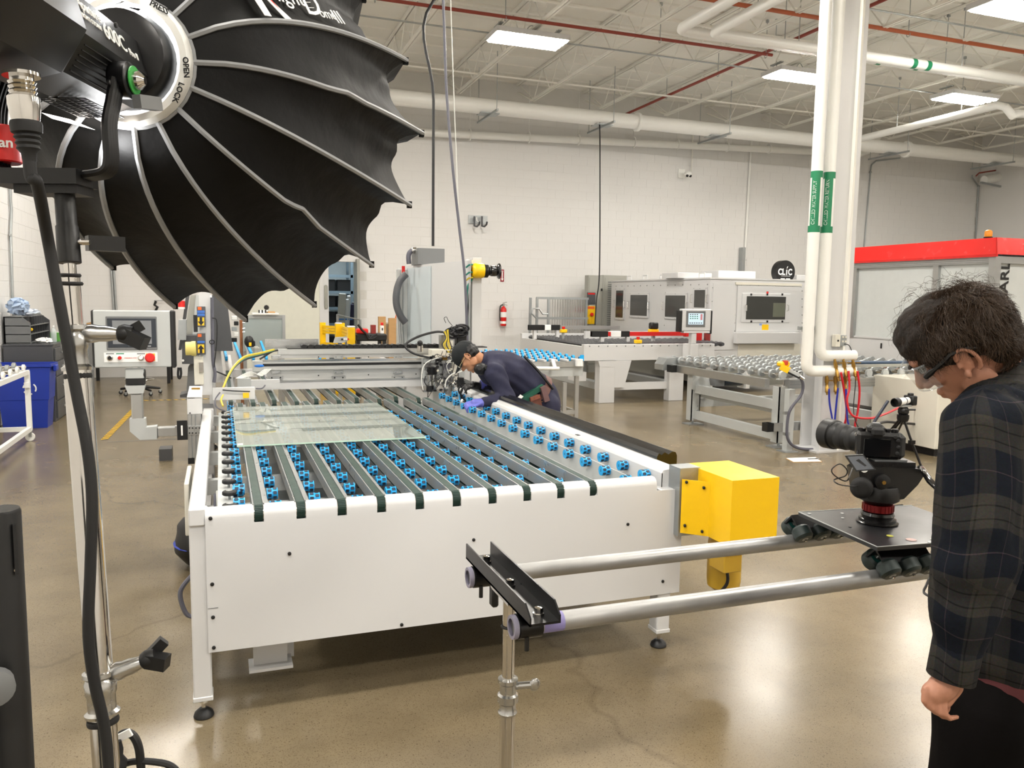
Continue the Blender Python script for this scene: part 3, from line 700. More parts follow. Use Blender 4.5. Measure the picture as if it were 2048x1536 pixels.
# left guide wheels (black rubber, lying flat) on a grey rail
MB().box((-.03, 3.35, .74), (.035, 6.3, .815)).build('guide_rail', M_lgrey, TB, sm=0)
g = MB(); g.lathe([(.01, -.009), (.026, -.009), (.03, -.005), (.03, .005), (.026, .009), (.01, .009)], n=18); g0 = g.build('guide_wheel', M_rubber, TB, origin=(0, 0, 0))
gh = MB(); gh.lathe([(.0, -.009), (.014, -.009), (.014, .0125), (.0, .0125)], n=10); gh0 = gh.build('hub', M_alu, g0)
g0.location = Vector((.018, 3.36, .843)) - L0
for k in range(1, 13): d = dup(g0, TB, Vector((.018, 3.36 + .2285 * k, .843)) - L0); dup(gh0, d, (0, 0, 0))
m = MB(); m.cyl((.018, 3.36, .8), (.018, 3.36, .835), .006, 6)
for k in range(1, 13): m.cyl((.018, 3.36 + .2285 * k, .8), (.018, 3.36 + .2285 * k, .835), .006, 6)
m.build('guide_pins', M_galv, TB)
# coiled hoses under the left rail
for k in range(5):
    MB().tube([(-.045 + .01 * k, 3.95 + k * .05 + .16 * math.cos(t), .62 + .13 * math.sin(t)) for t in [j * PI / 9 for j in range(18)]], .006, 6, closed=True).build('coiled_hose', M_wwire if k % 2 else M_gwire, TB)
for y in (3.62, 3.95, 4.4): MB().cb((.42 + (y - 3.6) * .4, y, .66), (.09, .06, .05)).build('air_fitting', M_brass if y < 3.7 else M_black, TB)
# label plate and bolts on the rail end, yellow drive guard with geared motor
YB_ = thing('drive_guard', 'big yellow box guard on the near right corner of the cutting table', 'guard', (2.2, 3.1, .56))
m = MB(); m.box((2.13, 2.93, .60), (2.385, 3.32, .905)); m.build('guard_box', M_yellow, YB_, sm=0)
MB().slab([(2.035, 3.19, .60), (2.13, 3.1, .60), (2.13, 3.1, .86), (2.035, 3.19, .86)], (.004, .004, 0)).build('flange', M_yellow, YB_, sm=0)
MB().box((2.03, 3.2, .58), (2.14, 3.3, .91)).build('back_plate', M_galv, YB_, sm=0)
for z in (.64, .85): 
    for y, x in ((3.175, 2.05), (3.12, 2.11)): MB().lathe([(.007, 0), (.007, .012), (.004, .014)], (x, y, z - (x - 2.05) * .3), (-.6, -1, 0), 8).build('bolt', M_black, YB_)
mo = thing('geared_motor', 'ochre geared motor hanging below the yellow guard box', 'motor', (2.3, 3.2, .3))
m = MB(); m.lathe([(.0, 0), (.05, .0), (.078, .02), (.082, .05), (.082, .24), (.08, .245), (.08, .3), (.08, .31)], (2.3, 3.2, .29), n=28); m.build('housing', M_ochre, mo)
MB().box((2.17, 3.02, .44), (2.27, 3.14, .535), bev=.005).build('terminal_box', M_ochre, mo, sm=0)
MB().lathe([(.012, 0), (.012, .02), (.018, .022)], (2.22, 3.06, .535), n=8).build('gland', M_brass, mo)
hose('cable', [(2.24, 3.1, .44), (2.25, 3.1, .36), (2.22, 3.15, .28), (2.16, 3.2, .22), (2.1, 3.24, .2)], .008, M_wire, 'black cord curving from the ochre motor to the table leg', 'cord')
MB().box((-.06 + .18, 3.6, .06), (.28, 3.62, .3)).build('bracket', M_white, TB, sm=0)
m = MB(); m.box((.1, 3.45, .1), (.24, 3.5, .3)); m.box((.08, 3.4, .1), (.26, 3.52, .112)); m.build('bracket', M_white, TB, sm=0)
# sheet of glass lying on the belts
gl = tag(MB().box((.07, 4.56, ZT + .003), (1.13, 6.15, ZT + .011), bev=.001).build('glass_sheet', [M_glass], origin=(.07, 4.56, ZT + .003), sm=0), 'clear glass sheet lying on the belts at the left of the cutting table', 'glass')
e = MB(); ME = mat('glass_edge_green', 'b9d3c2', .2)
e.box((.07, 4.558, ZT + .003), (1.13, 4.561, ZT + .011)); e.box((1.13, 4.558, ZT + .003), (1.132, 6.15, ZT + .011)); e.box((.068, 4.558, ZT + .003), (.07, 6.15, ZT + .011)); e.build('ground_edge', ME, gl, sm=0)
MB().box((.072, 4.57, ZT + .0112), (.1, 4.62, ZT + .0118)).build('corner_label', M_paper, gl, sm=0)

# ---------------------------------------------------------------- the gantry bridge across the table
GY = 7.15
G = thing('gantry_bridge', 'aluminium gantry beam spanning the cutting table with two long linear rails', 'machine', (1.0, GY, .9))
def gx(xp, yp, Y=GY): p = py(xp, yp, Y); return p.x, p.z
def face(name, xa, xb, ya, yb, dep, m, Y=GY, par=None, sm=0, bev=0):
    """box whose front face spans the given place on the plane Y"""
    a = py(xa, (ya + yb) / 2, Y); b = py(xb, (ya + yb) / 2, Y); t = py((xa + xb) / 2, ya, Y).z; o = py((xa + xb) / 2, yb, Y).z
    return MB().box((a.x, Y, o), (b.x, Y + dep, t), bev=bev).build(name, m, par or G, sm=sm)
xl = py(505, 740, GY).x; xr = py(880, 740, GY).x
def strip(name, x0p, x1, z0, z1, dep, m, Y=GY, par=None, bev=0): return MB().box((x0p, Y, z0), (x1, Y + dep, z1), bev=bev).build(name, m, par or G, sm=0)
z = lambda yp, xp=690, Y=GY: py(xp, yp, Y).z
strip('lower_beam', xl, xr, z(776), z(761), .1, M_white)
strip('lip', xl + .02, xr, z(761), z(758), .06, M_alu, GY - .01)
strip('face_plate', xl + .12, xr, z(758), z(738), .01, M_plate, GY + .04)
strip('linear_rail', xl + .02, xr, z(738), z(722), .03, M_plate, GY)
strip('rail_strip', xl + .06, xr, z(730.5), z(725.5), .004, M_black, GY - .004)
strip('linear_rail', xl + .06, xr, z(722), z(718), .03, M_chrome, GY - .002)
MB().box((xl, GY - .012, z(741)), (xl + .085, GY + .04, z(719)), bev=.005).build('end_cap', M_lgrey, G, sm=0)
MB().ell((xl + .055, GY - .014, z(729)), (.042, .003, .012), 14, 6).build('blue_cap', mat('rail_end_blue', '1672d2', .35), G)
strip('upper_plate', xl + .18, xr, z(717), z(709), .01, M_plate, GY + .1)
strip('upper_beam', xl + .22, xr + .05, z(709), z(699), .1, M_plate, GY + .08)
strip('chain_tray', xl + .3, 2.4, z(699), z(697), .16, M_black, GY + .1)
# energy chain links, one part each
lk = MB(); lk.prism([(-.03, 0), (.016, 0), (.03, .022), (-.012, .03), (-.03, .02)], 'y', 0, .09); l0 = lk.build('chain_link', M_black, G, sm=0, origin=(0, 0, 0))
zc = z(697); LG = Vector(G.location); l0.location = Vector((xl + .45, GY + .12, zc)) - LG
for k in range(1, 26): dup(l0, G, Vector((xl + .45 + .058 * k, GY + .12, zc)) - LG)
for k in range(1, 3):
    pass
# rail clamps with screws
def clamp(xp, yp, big):
    c = py(xp, yp, GY + .035); o = MB(); w_ = .06 if big else .04
    o.box((c.x - w_, GY + .02, c.z - .017), (c.x + w_, GY + .04, c.z + .017), bev=.003); o.build('rail_clamp', M_alu, G, sm=0)
    for s in (-.6, .6): MB().lathe([(.007, 0), (.007, .005), (.003, .005)], (c.x + w_ * s, GY + .02, c.z), (0, -1, 0), 8).build('screw', M_black if big else M_steel, G)
for xp in (552, 677, 796):
    clamp(xp, 755, 1); clamp(xp, 744, 0); clamp(xp, 714, 0)
for xp, yp in ((637, 751), (737, 749.5), (832, 748), (637, 714), (737, 714)): 
    c = py(xp, yp, GY + .038); MB().lathe([(.006, 0), (.006, .003)], c, (0, -1, 0), 8).build('screw', M_black, G)
# grey back plate on top
face('back_plate', 530, 637, 678, 697, .01, M_steel, GY + .35)
for xp in (535, 632): c = py(xp, 682, GY + .348); MB().lathe([(.006, 0), (.006, .004)], c, (0, -1, 0), 8).build('screw', M_galv, G)
# left carriage: brackets, valve block, wires
face('carriage_plate', 425, 510, 775, 800, .03, M_white, GY - .9, bev=.003); face('carriage_block', 475, 502, 757, 775, .06, M_lgrey, GY - .3); face('motor_bracket', 478, 560, 760, 778, .05, M_white, GY - .25)
face('yellow_clamp', 486, 498, 786, 796, .03, M_yellow, GY - .92)
W = lambda pts, Y0, Y1: [py(x, y, Y0 + (Y1 - Y0) * i / (len(pts) - 1)) for i, (x, y) in enumerate(pts)]
def wire(pts, Y0_, Y1_, r, m, par, name='cable'): return MB().tube(spline(W(pts, Y0_, Y1_), 5), r, 6).build(name, m, par)
for k in range(4):
    wire([(548, 699 + k), (520, 706 + k * 1.5), (490, 713 + k * 2), (470, 730 + k), (457, 750 + k), (446, 776)], GY, GY - .8, .008, [M_ywire, M_ywire, M_teal, M_wire][k], G)
wire([(560, 700), (545, 703), (530, 712), (520, 718)], GY + .1, GY, .008, M_wire, G)
for k in range(5): wire([(530 + k * 3, 738), (515 + k * 2, 748 + k), (500, 752 - k * 2), (480 - k * 2, 757)], GY, GY - .3, .004, M_wwire, G)
wire([(512, 777), (525, 776), (532, 765), (528, 750)], GY - .3, GY - .2, .005, M_gwire, G); wire([(430, 742), (450, 750), (462, 756)], GY - .4, GY - .3, .006, M_wire, G)
wire([(440, 785), (430, 800), (434, 815), (450, 822)], GY - .95, GY - 1.1, .005, M_gwire, G); wire([(445, 780), (470, 782), (500, 783)], GY - .92, GY - .92, .005, M_wire, G)
for k in range(6): wire([(448, 826 + k * 2), (462, 822 + k * 4), (480, 826), (500, 838 - k * 3)], GY - 1.25, GY - 1.2, .0025, M_wwire, G)
wire([(446, 790), (442, 800), (446, 812)], GY - .98, GY - 1.1, .007, M_ywire, G)

# ---------------------------------------------------------------- tool head on the bridge
TH = thing('gantry_carriage', 'cluttered cutting head of motors, cylinders and wiring at the right end of the gantry', 'machine', py(890, 780, GY - .1))
YH = GY - .12
def fb(name, xa, xb, ya, yb, dep, m, Y=YH, bev=0): return face(name, xa, xb, ya, yb, dep, m, Y, TH, 0, bev)
fb('carriage', 848, 930, 716, 757, .1, M_lgrey, YH + .02, .003); fb('cream_bracket', 863, 905, 699, 716, .12, M_cream, YH, .004); fb('top_plate', 879, 909, 670, 699, .03, M_alu, YH + .1)
fb('bracket_arm', 838, 870, 711, 716, .05, M_cream, YH)
def fc(name, xp, ya, yb, r, m, Y=YH, n=16, d=None):
    a = py(xp, yb, Y); b = py(xp, ya, Y); o = MB(); o.lathe([(r * .8, 0), (r, .004), (r, b.z - a.z - .004), (r * .8, b.z - a.z)], a, (0, 0, 1), n); return o.build(name, m, TH)
fc('servo_motor', 864, 733, 749, .048, M_blackm, YH - .03); fc('cylinder', 859, 749, 783, .02, M_chrome, YH - .03); fc('cylinder', 868, 749, 783, .02, M_chrome, YH - .03); fc('spindle', 859, 771, 783, .03, M_black, YH - .05)
fb('base_plate', 848, 874, 781, 784, .06, M_alu, YH - .04); fb('slide', 850, 872, 726, 733, .05, M_steel, YH - .02)
fc('reservoir', 840, 691, 704, .03, M_chrome, YH + .08); MB().ell(py(840, 686, YH + .08), .026, 14, 8).build('knob', M_black, TH)
fb('cylinder_block', 885, 903, 724, 770, .05, M_steel, YH - .02, .004); fb('valve_manifold', 905, 916, 722, 760, .05, M_cream, YH, .003); fc('cutter_spindle', 894, 768, 786, .03, M_alu, YH - .03); fc('cutter_spindle', 908, 760, 783, .032, M_chrome, YH - .03)
fb('foot_plate', 880, 912, 785, 789, .05, M_chrome, YH - .05); MB().ell(py(907, 768, YH - .06), .03, 14, 8).build('bearing_cap', M_chrome, TH); MB().ell(py(893, 777, YH - .06), .022, 12, 8).build('bearing_cap', M_alu, TH)
fb('sensor', 872, 884, 716, 724, .03, M_black, YH - .02); fb('regulator', 896, 906, 681, 698, .04, M_cream, YH + .05, .003); fb('fitting', 886, 895, 712, 720, .04, M_brass, YH - .03)
r1 = random.Random(5)
for k in range(44):
    xp, yp = r1.uniform(852, 918), r1.uniform(712, 784); s = r1.uniform(1.2, 3.2)
    fb('fitting', xp - s, xp + s, yp - s * .8, yp + s * .8, .03, r1.choice([M_steel, M_black, M_alu, M_cream, M_blackm]), YH - .07 + r1.uniform(0, .03), .001)
for k in range(18):
    xa, ya = r1.uniform(850, 925), r1.uniform(690, 770); P = [(xa, ya)]
    for j in range(4): P.append((P[-1][0] + r1.uniform(-16, 16), P[-1][1] + r1.uniform(-6, 24)))
    wire(P, YH - .05, YH - .08, r1.choice([.002, .003, .004]), r1.choice([M_wwire, M_wire, M_wire, M_gwire]), TH)
wire([(846, 780), (843, 760), (846, 735), (858, 722), (880, 715)], YH - .1, YH - .06, .005, M_wwire, TH); wire([(890, 775), (893, 760), (905, 748), (920, 744), (926, 740)], YH - .12, YH - .1, .006, M_wwire, TH)
wire([(858, 715), (830, 708), (812, 696), (815, 685), (840, 672), (870, 664), (886, 664)], YH - .05, YH + .05, .011, M_wire, TH)
for k in range(7): wire([(886 + k * 2, 664 - k), (892 + k, 676), (884 + k * 3, 690), (895 + k * 2, 705)], YH + .05, YH, .005, M_ywire if k % 3 else M_wire, TH)
for k in range(14):
    c = (912 + r1.uniform(-8, 12), 664 + r1.uniform(-8, 14)); R_ = r1.uniform(7, 16); a0 = r1.uniform(0, 6)
    wire([(c[0] + R_ * math.cos(a0 + j * .8), c[1] + R_ * .55 * math.sin(a0 + j * .8)) for j in range(8)], YH + .05, YH + .1, r1.choice([.005, .008, .01]), M_wire, TH)
wire([(892, 646), (888, 637), (893, 634), (897, 642), (905, 652)], YH + .1, YH + .1, .003, M_wire, TH)
fb('chain_bundle', 914, 934, 652, 690, .1, M_black, YH + .1, .01)
fb('black_column', 917, 928, 755, 806, .05, M_black, YH - .15, .004)
# probe unit the operator leans over
PR = thing('scoring_unit', 'grey scoring unit under the operator hands with curled black hose', 'tool', py(940, 815, 6.6))
def fp(name, xa, xb, ya, yb, dep, m, Y=6.6, bev=0): return face(name, xa, xb, ya, yb, dep, m, Y, PR, 0, bev)
fp('support_bar', 945, 977, 786, 790, .03, M_chrome); fp('housing', 928, 952, 790, 816, .06, M_alu, bev=.004); fp('handle', 931, 946, 784, 789, .04, M_black); fp('base', 926, 950, 820, 824, .08, M_black); fp('pen', 936, 950, 795, 798, .02, M_cream, 6.55)
fp('column', 977, 981, 776, 792, .03, M_black, 6.62)
for P in ([(926, 775), (921, 785), (924, 795), (930, 800)], [(930, 770), (918, 776), (919, 786), (926, 792)], [(930, 800), (933, 808), (931, 820)], [(905, 815), (915, 812), (928, 802)], [(914, 760), (920, 770), (925, 778), (921, 790), (926, 802)]):
    wire(P, 6.55, 6.55, .008, M_wire, PR, 'hose')
wire([(925, 800), (922, 806), (914, 812), (905, 816)], 6.5, 6.45, .012, M_chrome, PR, 'hose'); wire([(937, 800), (939, 808), (938, 820)], 6.5, 6.5, .007, M_wwire, PR, 'hose')

# ---------------------------------------------------------------- left side of the table: post, sensors, pillar, panel on its arm
PY = 6.35
P_ = thing('sensor_post', 'white upright post left of the table with two arrow labelled sensors', 'post', py(412, 840, PY))
def fl(name, xa, xb, ya, yb, dep, m, Y=PY, par=None, bev=0): return face(name, xa, xb, ya, yb, dep, m, Y, par or P_, 0, bev)
fl('post', 400, 422, 585, 790, .09, M_white); fl('cable_duct', 419, 426, 590, 770, .05, M_alu, PY + .02)
MB().tube(spline(W([(424, 595), (425, 660), (426, 720), (430, 745), (428, 765)], PY - .02, PY - .02), 4), .012, 8).build('conduit', M_gwire, P_)
wire([(424, 636), (433, 640), (434, 670), (432, 700), (428, 735)], PY - .03, PY - .03, .004, M_wire, P_)
MB().tube(W([(424 + 5 * math.cos(t), 684 + 4 * math.sin(t)) for t in [k * PI / 5 for k in range(10)]], PY - .03, PY - .03), .004, 6, closed=True).build('cable', M_wire, P_)
for ya, yb, s, dirn in ((613, 654, 'I', -1), (667, 709, 'II', 1)):
    b = fl('sensor_housing', 394, 411, ya, yb, .05, M_dgrey, PY - .06, bev=.002)
    fl('arrow_label', 395.5, 408.5, yb - 19 if dirn < 0 else yb - 20, yb - 3 if dirn < 0 else yb - 3, .002, M_yellow, PY - .063, b)
    c = py(402, yb - 11, PY - .065); s_ = .03 * dirn
    MB().box((c.x - .009, PY - .0655, c.z), (c.x + .009, PY - .063, c.z - s_)).prism([(c.x + .022, c.z), (c.x, c.z + s_), (c.x - .022, c.z)], 'y', PY - .0655, PY - .063).build('arrow', M_black, b, sm=0)
    fl('orange_label', 395.5, 403, ya + 1, ya + 7, .002, M_orange, PY - .063, b)
    fl('tape', 394.5, 409.5, ya + (8 if dirn < 0 else 15), ya + (13 if dirn < 0 else 19), .003, mat('blue_masking_tape', '3f6fc0', .7), PY - .063, b)
    if dirn < 0: fl('tape', 394.5, 409.5, ya + 14, ya + 19, .003, MATS['blue_masking_tape'], PY - .063, b)
fl('reflector', 387, 395, 630, 664, .04, M_black, PY - .03)
o = MB(); a = py(393, 697, PY - .02); o.lathe([(.045, 0), (.055, .005), (.055, .03), (.05, .04), (.05, .075)], a, (-1, 0, 0), 18); o.build('yellow_sensor', mat('pale_yellow_plastic', 'e3d27a', .45), P_)
fl('arm_plate', 388, 407, 712, 770, .04, M_cream, PY - .02, bev=.004); fl('silver_latch', 398, 407, 725, 745, .03, M_chrome, PY - .04)
Q = thing('control_pillar', 'white box on an aluminium profile pillar at the left rail of the table', 'box', py(390, 925, 5.9))
QY = 5.55
def fq(name, xa, xb, ya, yb, dep, m, Y=QY, bev=0): return face(name, xa, xb, ya, yb, dep, m, Y, Q, 0, bev)
fq('box', 374, 404, 794, 829, .16, M_white, bev=.004); MB().slab([py(374, 794, QY), py(404, 794, QY), py(405, 772, QY + .3), py(379, 772, QY + .3)], (0, 0, -.01)).build('lid', M_white, Q, sm=0)
fq('connector', 383, 400, 776, 780, .03, M_brass, QY + .2)
for i, (a, b) in enumerate(((377, 383), (385, 391), (393, 402))): fq('profile_rib', a, b, 829, 921, .03, M_alu, QY)
fq('profile', 376, 403, 829, 920, .04, M_galv, QY + .012)
fq('end_cap', 376, 389, 916, 928, .04, M_black, QY - .003); fq('hinge', 376, 388, 852, 870, .01, M_alu, QY - .01); fq('hinge', 389, 402, 852, 870, .01, M_alu, QY - .01)
fq('grip_plate', 354, 375, 841, 880, .015, M_black, QY - .02); fq('grip_slot', 362, 365.5, 851, 871, .002, M_paper, QY - .022)
for a in ((379, 856), (385, 856), (379, 866), (385, 866), (392, 856), (399, 856), (392, 866), (399, 866), (380, 826)): c = py(a[0], a[1], QY - .012); MB().lathe([(.005, 0), (.005, .004)], c, (0, -1, 0), 6).build('screw', M_black, Q)
# panel
HY = 5.75
HM = thing('touch_panel', 'large white operator touch panel on a bent arm left of the table', 'control panel', py(275, 870, QY))
def fh(name, xa, xb, ya, yb, dep, m, Y=HY, bev=0, par=None): return face(name, xa, xb, ya, yb, dep, m, Y, par or HM, 0, bev)
hs = fh('housing', 187, 345, 621, 735, .07, M_lgrey, bev=.006); fh('side_grip', 183, 189, 620, 735, .085, M_black, HY + .002, .008); fh('side_grip', 340, 351, 621, 736, .09, M_black, HY - .005, .008)
fh('bezel', 212, 314, 633, 700, .006, M_grey, HY - .006, .003); s = fh('screen', 215, 312, 637, 695, .004, mat('screen_glass_dark', '2c323a', .25), HY - .009, .001); fh('display', 225, 303, 641, 688, .002, M_screenoff, HY - .0105)
fh('brand_bar', 287, 302, 691.5, 693, .001, M_lgrey, HY - .0105)
fh('button_plate', 208, 315, 705, 724, .003, M_paper, HY - .003)
for xp, mm_, mr_ in ((220, M_black, M_chrome), (240, M_red, M_paper), (282, M_paper, M_chrome)):
    c = py(xp, 715.5, HY - .003); MB().lathe([(.019, 0), (.019, .008), (.014, .01)], c, (0, -1, 0), 16).build('button_ring', mr_, HM); MB().lathe([(.012, .008), (.012, .022), (.009, .025)], c, (0, -1, 0), 14).build('button', mm_, HM)
    fh('legend_plate', xp - 8, xp + 8, 706.5, 708.5, .0005, M_green if xp == 240 else M_grey, HY - .0038)
fh('yellow_plate', 292, 310, 707, 722, .001, M_yellow, HY - .004); c = py(300.5, 715, HY - .004); MB().lathe([(.018, 0), (.018, .015), (.031, .018), (.031, .028), (.022, .036)], c, (0, -1, 0), 20).build('emergency_stop', M_red, HM)
text('EMERGENCY STOP', .009, py(249, 717, HY - .0045), (1, 0, 0), (0, 0, 1), M_red, HM, xs=.95)
# arm
fh('swivel', 250, 288, 737, 762, .07, M_lgrey, HY + .02, .006); a = py(287, 748, HY + .055); MB().lathe([(.034, -.01), (.034, .01), (.025, .014)], a, (1, 0, 0), 18).build('swivel_cap', M_black, HM)
fh('swivel_ring', 251, 290, 756, 770, .075, M_black, HY + .018, .004)
m = MB(); rg = []
for yp, w_ in ((770, .062), (786, .045)): c = py(271 + (yp - 770) * .1, yp, HY + .055); rg.append([m.bm.verts.new(c + Vector((sx * w_, sy * .04, 0))) for sx, sy in ((-1, -1), (1, -1), (1, 1), (-1, 1))])
m.skin(rg); m.build('neck', M_lgrey, HM, sm=0)
a = py(274, 786, HY + .055); b = py(278, 845, HY + .055); m = MB(); m.box((a.x - .036, HY + .025, b.z), (a.x + .036, HY + .09, a.z), bev=.008); m.build('arm_tube', M_alu, HM, sm=0)
m = MB(); bz = py(276, 878, HY + .055).z; ex = py(315, 870, HY + .055).x
m.prism([(a.x - .048, b.z + .03), (a.x + .048, b.z + .03), (a.x + .05, b.z - .03), (ex, b.z - .025), (ex, bz), (a.x + .01, bz), (a.x - .048, bz + .06)], 'y', HY + .015, HY + .1); m.build('elbow', M_lgrey, HM, sm=0)
MB().box((ex, HY + .025, bz + .012), (py(358, 862, HY + .055).x, HY + .09, b.z - .035), bev=.006).build('arm_tube', M_alu, HM, sm=0)
fl('panel_bracket', 350, 378, 852, 868, .05, M_alu, QY + .1, Q)
# ================================================================ BACKGROUND, LEFT TO RIGHT
def fz(par, name, xa, xb, ya, yb, Y, dep, m, bev=0, sm=0):
    return face(name, xa, xb, ya, yb, dep, m, Y, par, sm, bev)
def leg4(par, xs, ys, z0, z1, w_, m, name='leg'):
    for x in xs:
        for y in ys: MB().box((x - w_ / 2, y - w_ / 2, z0), (x + w_ / 2, y + w_ / 2, z1)).build(name, m, par, sm=0)
# grey workbench cabinet and its pigeonhole shelf along the left wall
o = thing('drawer_cabinet', 'long dark grey drawer cabinet standing against the left wall', 'cabinet', (-2.3, 12.3, 0))
xr_ = -2.06
MB().box((XL + .03, 11.75, .0), (xr_, 13.0, 1.0), bev=.004).build('body', M_dgrey, o, sm=0)
MB().box((XL + .03, 11.74, 1.0), (xr_ + .01, 13.4, 1.02)).build('worktop', M_dgrey, o, sm=0)
for k, (z0, z1) in enumerate(((.04, .26), (.28, .58), (.6, .78), (.8, .96))):
    d = MB().box((xr_ + .001, 11.8, z0), (xr_ + .02, 12.95, z1), bev=.003).build('drawer', M_dgrey, o, sm=0)
    MB().box((xr_ + .021, 12.2, (z0 + z1) / 2 - .01), (xr_ + .035, 12.5, (z0 + z1) / 2 + .02), bev=.004).build('pull', M_alu, d, sm=0)
o = thing('drawer_cabinet', 'second dark grey cabinet farther along the left wall, behind the light stand', 'cabinet', (-2.3, 14, 0))
MB().box((XL + .03, 13.45, 0), (-2.0, 14.7, .96), bev=.004).build('body', M_dgrey, o, sm=0); 
for z0 in (.05, .5): MB().box((-1.999, 13.5, z0), (-1.985, 14.65, z0 + .4), bev=.003).build('door', M_grey, o, sm=0)
s = thing('pigeonhole_shelf', 'grey pigeonhole shelf on top of the drawer cabinet', 'shelf', (-2.45, 12.4, 1.02))
yA, yB2, zA2, zB2 = 11.85, 13.1, 1.02, 1.37
m = MB(); m.box((XL + .03, yA, zA2), (XL + .045, yB2, zB2)); m.build('back', M_dgrey, s, sm=0)
MB().slab([(XL + .03, yA, zA2), (-2.32, yA, zA2), (-2.32, yA, zB2 - .08), (-2.42, yA, zB2), (XL + .03, yA, zB2)], (0, .012, 0)).build('side', M_grey, s, sm=0)
MB().slab([(XL + .03, yB2, zA2), (-2.32, yB2, zA2), (-2.32, yB2, zB2 - .08), (-2.42, yB2, zB2), (XL + .03, yB2, zB2)], (0, .012, 0)).build('side', M_dgrey, s, sm=0)
for k in range(4): MB().box((XL + .045, yA, zA2 + .005 + k * .11), (-2.33 - (.08 if k == 3 else 0), yB2, zA2 + .015 + k * .11)).build('shelf_board', M_grey, s, sm=0)
for k in range(1, 8): MB().box((XL + .045, yA + k * .155, zA2), (-2.36, yA + k * .155 + .006, zB2 - .01)).build('divider', M_dgrey, s, sm=0)
MB().ell((-2.34, 12.0, 1.2), .02, 10, 6).build('yellow_tag', M_yellow, s)
def lumpy(name, c, r, m, lb, cat, seed=1, amp=.25):
    b = MB(); b.ell(c, r, 20, 12); rr = random.Random(seed)
    for v in b.bm.verts: v.co += Vector([rr.uniform(-amp, amp) * q for q in r])
    return tag(b.build(name, m, origin=c), lb, cat)
lumpy('plastic_bag', (-2.38, 12.05, 1.42), (.13, .14, .045), mat('thin_white_plastic', 'd2dae6', .3), 'crumpled white and blue plastic bag on the pigeonhole shelf', 'bag', 2)
lumpy('plastic_bag', (-2.46, 11.9, 1.5), (.12, .1, .1), mat('bluish_film', 'a9bcd6', .25), 'bluish film bundle on the shelf at the left picture edge', 'bag', 4)
lumpy('paper_towel', (-2.2, 12.0, 1.055), (.1, .12, .035), M_paper, 'crumpled white paper towel on the grey cabinet', 'paper', 3)
def boxt(name, c, s_, m, lb, cat, rz=0, bev=.003, par=None):
    o = MB().cb(c, s_, rz=rz, bev=bev).build(name, m, origin=(c[0], c[1], c[2] - s_[2] / 2), sm=0); return tag(o, lb, cat)
o = boxt('tissue_box', (-2.14, 12.5, 1.08), (.12, .2, .12), mat('box_green', '5fa24a', .6), 'green and white tissue box on the grey cabinet', 'box'); MB().box((-2.19, 12.45, 1.1405), (-2.1, 12.55, 1.142)).build('opening', M_paper, o)
boxt('glove_box', (-2.12, 12.9, 1.07), (.12, .18, .1), mat('box_teal', '2e8f80', .6), 'teal glove box behind the spray bottle on the grey cabinet', 'box')
o = tag(MB().lathe([(.035, 0), (.037, .01), (.037, .14), (.028, .17), (.012, .19), (.012, .2)], (-2.13, 12.25, 1.02)).build('bottle', M_bottle, origin=(-2.13, 12.25, 1.02)), 'clear plastic bottle on the grey cabinet', 'bottle')
MB().lathe([(.014, 0), (.014, .025)], (-2.13, 12.25, 1.22)).build('cap', M_paper, o)
# blue recycling bin
b = thing('recycling_bin', 'tall blue recycling bin in front of the grey cabinet', 'bin', (-2.35, 11.4, 0))
m = MB(); rg = []
for z_, w_, d_ in ((0, .24, .17), (.35, .265, .185), (.36, .275, .19), (.76, .3, .205), (.77, .32, .225), (.80, .32, .225)): rg.append([m.bm.verts.new((-2.4 + sx * w_, 11.42 + sy * d_, z_)) for sx, sy in ((-1, -1), (1, -1), (1, 1), (-1, 1))])
for z_, w_, d_ in ((.80, .30, .2), (.1, .22, .15)): rg.append([m.bm.verts.new((-2.4 + sx * w_, 11.42 + sy * d_, z_)) for sx, sy in ((-1, -1), (1, -1), (1, 1), (-1, 1))])
m.skin(rg); m.bm.transform(Matrix.Translation((.09, 0, 0))); m.build('body', M_binblue, b, sm=20)
MB().box((-2.0, 11.34, .70), (-1.96, 11.5, .78), bev=.01).build('handle', M_binblue, b, sm=0)
cpt = (-2.24, 11.222, .5)
for k in range(3):
    t0 = PI / 2 + k * 2 * PI / 3; P = [(cpt[0] + .07 * math.cos(t0 + j * .35), cpt[1], cpt[2] + .07 * math.sin(t0 + j * .35)) for j in range(5)]
    MB().tube(P, .009, 6).build('recycling_mark', M_paper, b)
# white profile roller cart at the left edge
c = thing('roller_cart', 'white aluminium profile roller cart at the left edge with grey rollers', 'cart', (-2.08, 9.6, 0))
xc = -2.07
for x in (xc, xc - .55):
    for y in (8.2, 10.28): MB().box((x - .025, y - .025, .12), (x + .025, y + .025, .80)).build('upright', M_pipew, c, sm=0)
    for z_ in (.14, .79): MB().box((x - .022, 8.2, z_ - .025), (x + .022, 10.3, z_ + .025)).build('side_rail', M_pipew, c, sm=0)
for y in (8.2, 10.28):
    for z_ in (.14, .79): MB().box((xc - .55, y - .02, z_ - .025), (xc, y + .02, z_ + .025)).build('cross_rail', M_pipew, c, sm=0)
for k in range(7):
    y = 8.35 + k * .3; r_ = MB(); r_.cyl((xc - .55, y, .86), (xc + .02, y, .86), .012, 8)
    q = r_.build('roller_shaft', M_chrome, c)
    for j in range(4): MB().lathe([(.045, 0), (.05, .005), (.05, .03), (.045, .035)], (xc - .08 - j * .14, y, .86), (-1, 0, 0), 14).build('roller_disc', M_galv, q)
    MB().lathe([(.032, 0), (.038, .005), (.038, .025), (.03, .03)], (xc - .02, y, .85), (1, 0, 0), 14).build('bearing', M_pipew, q)
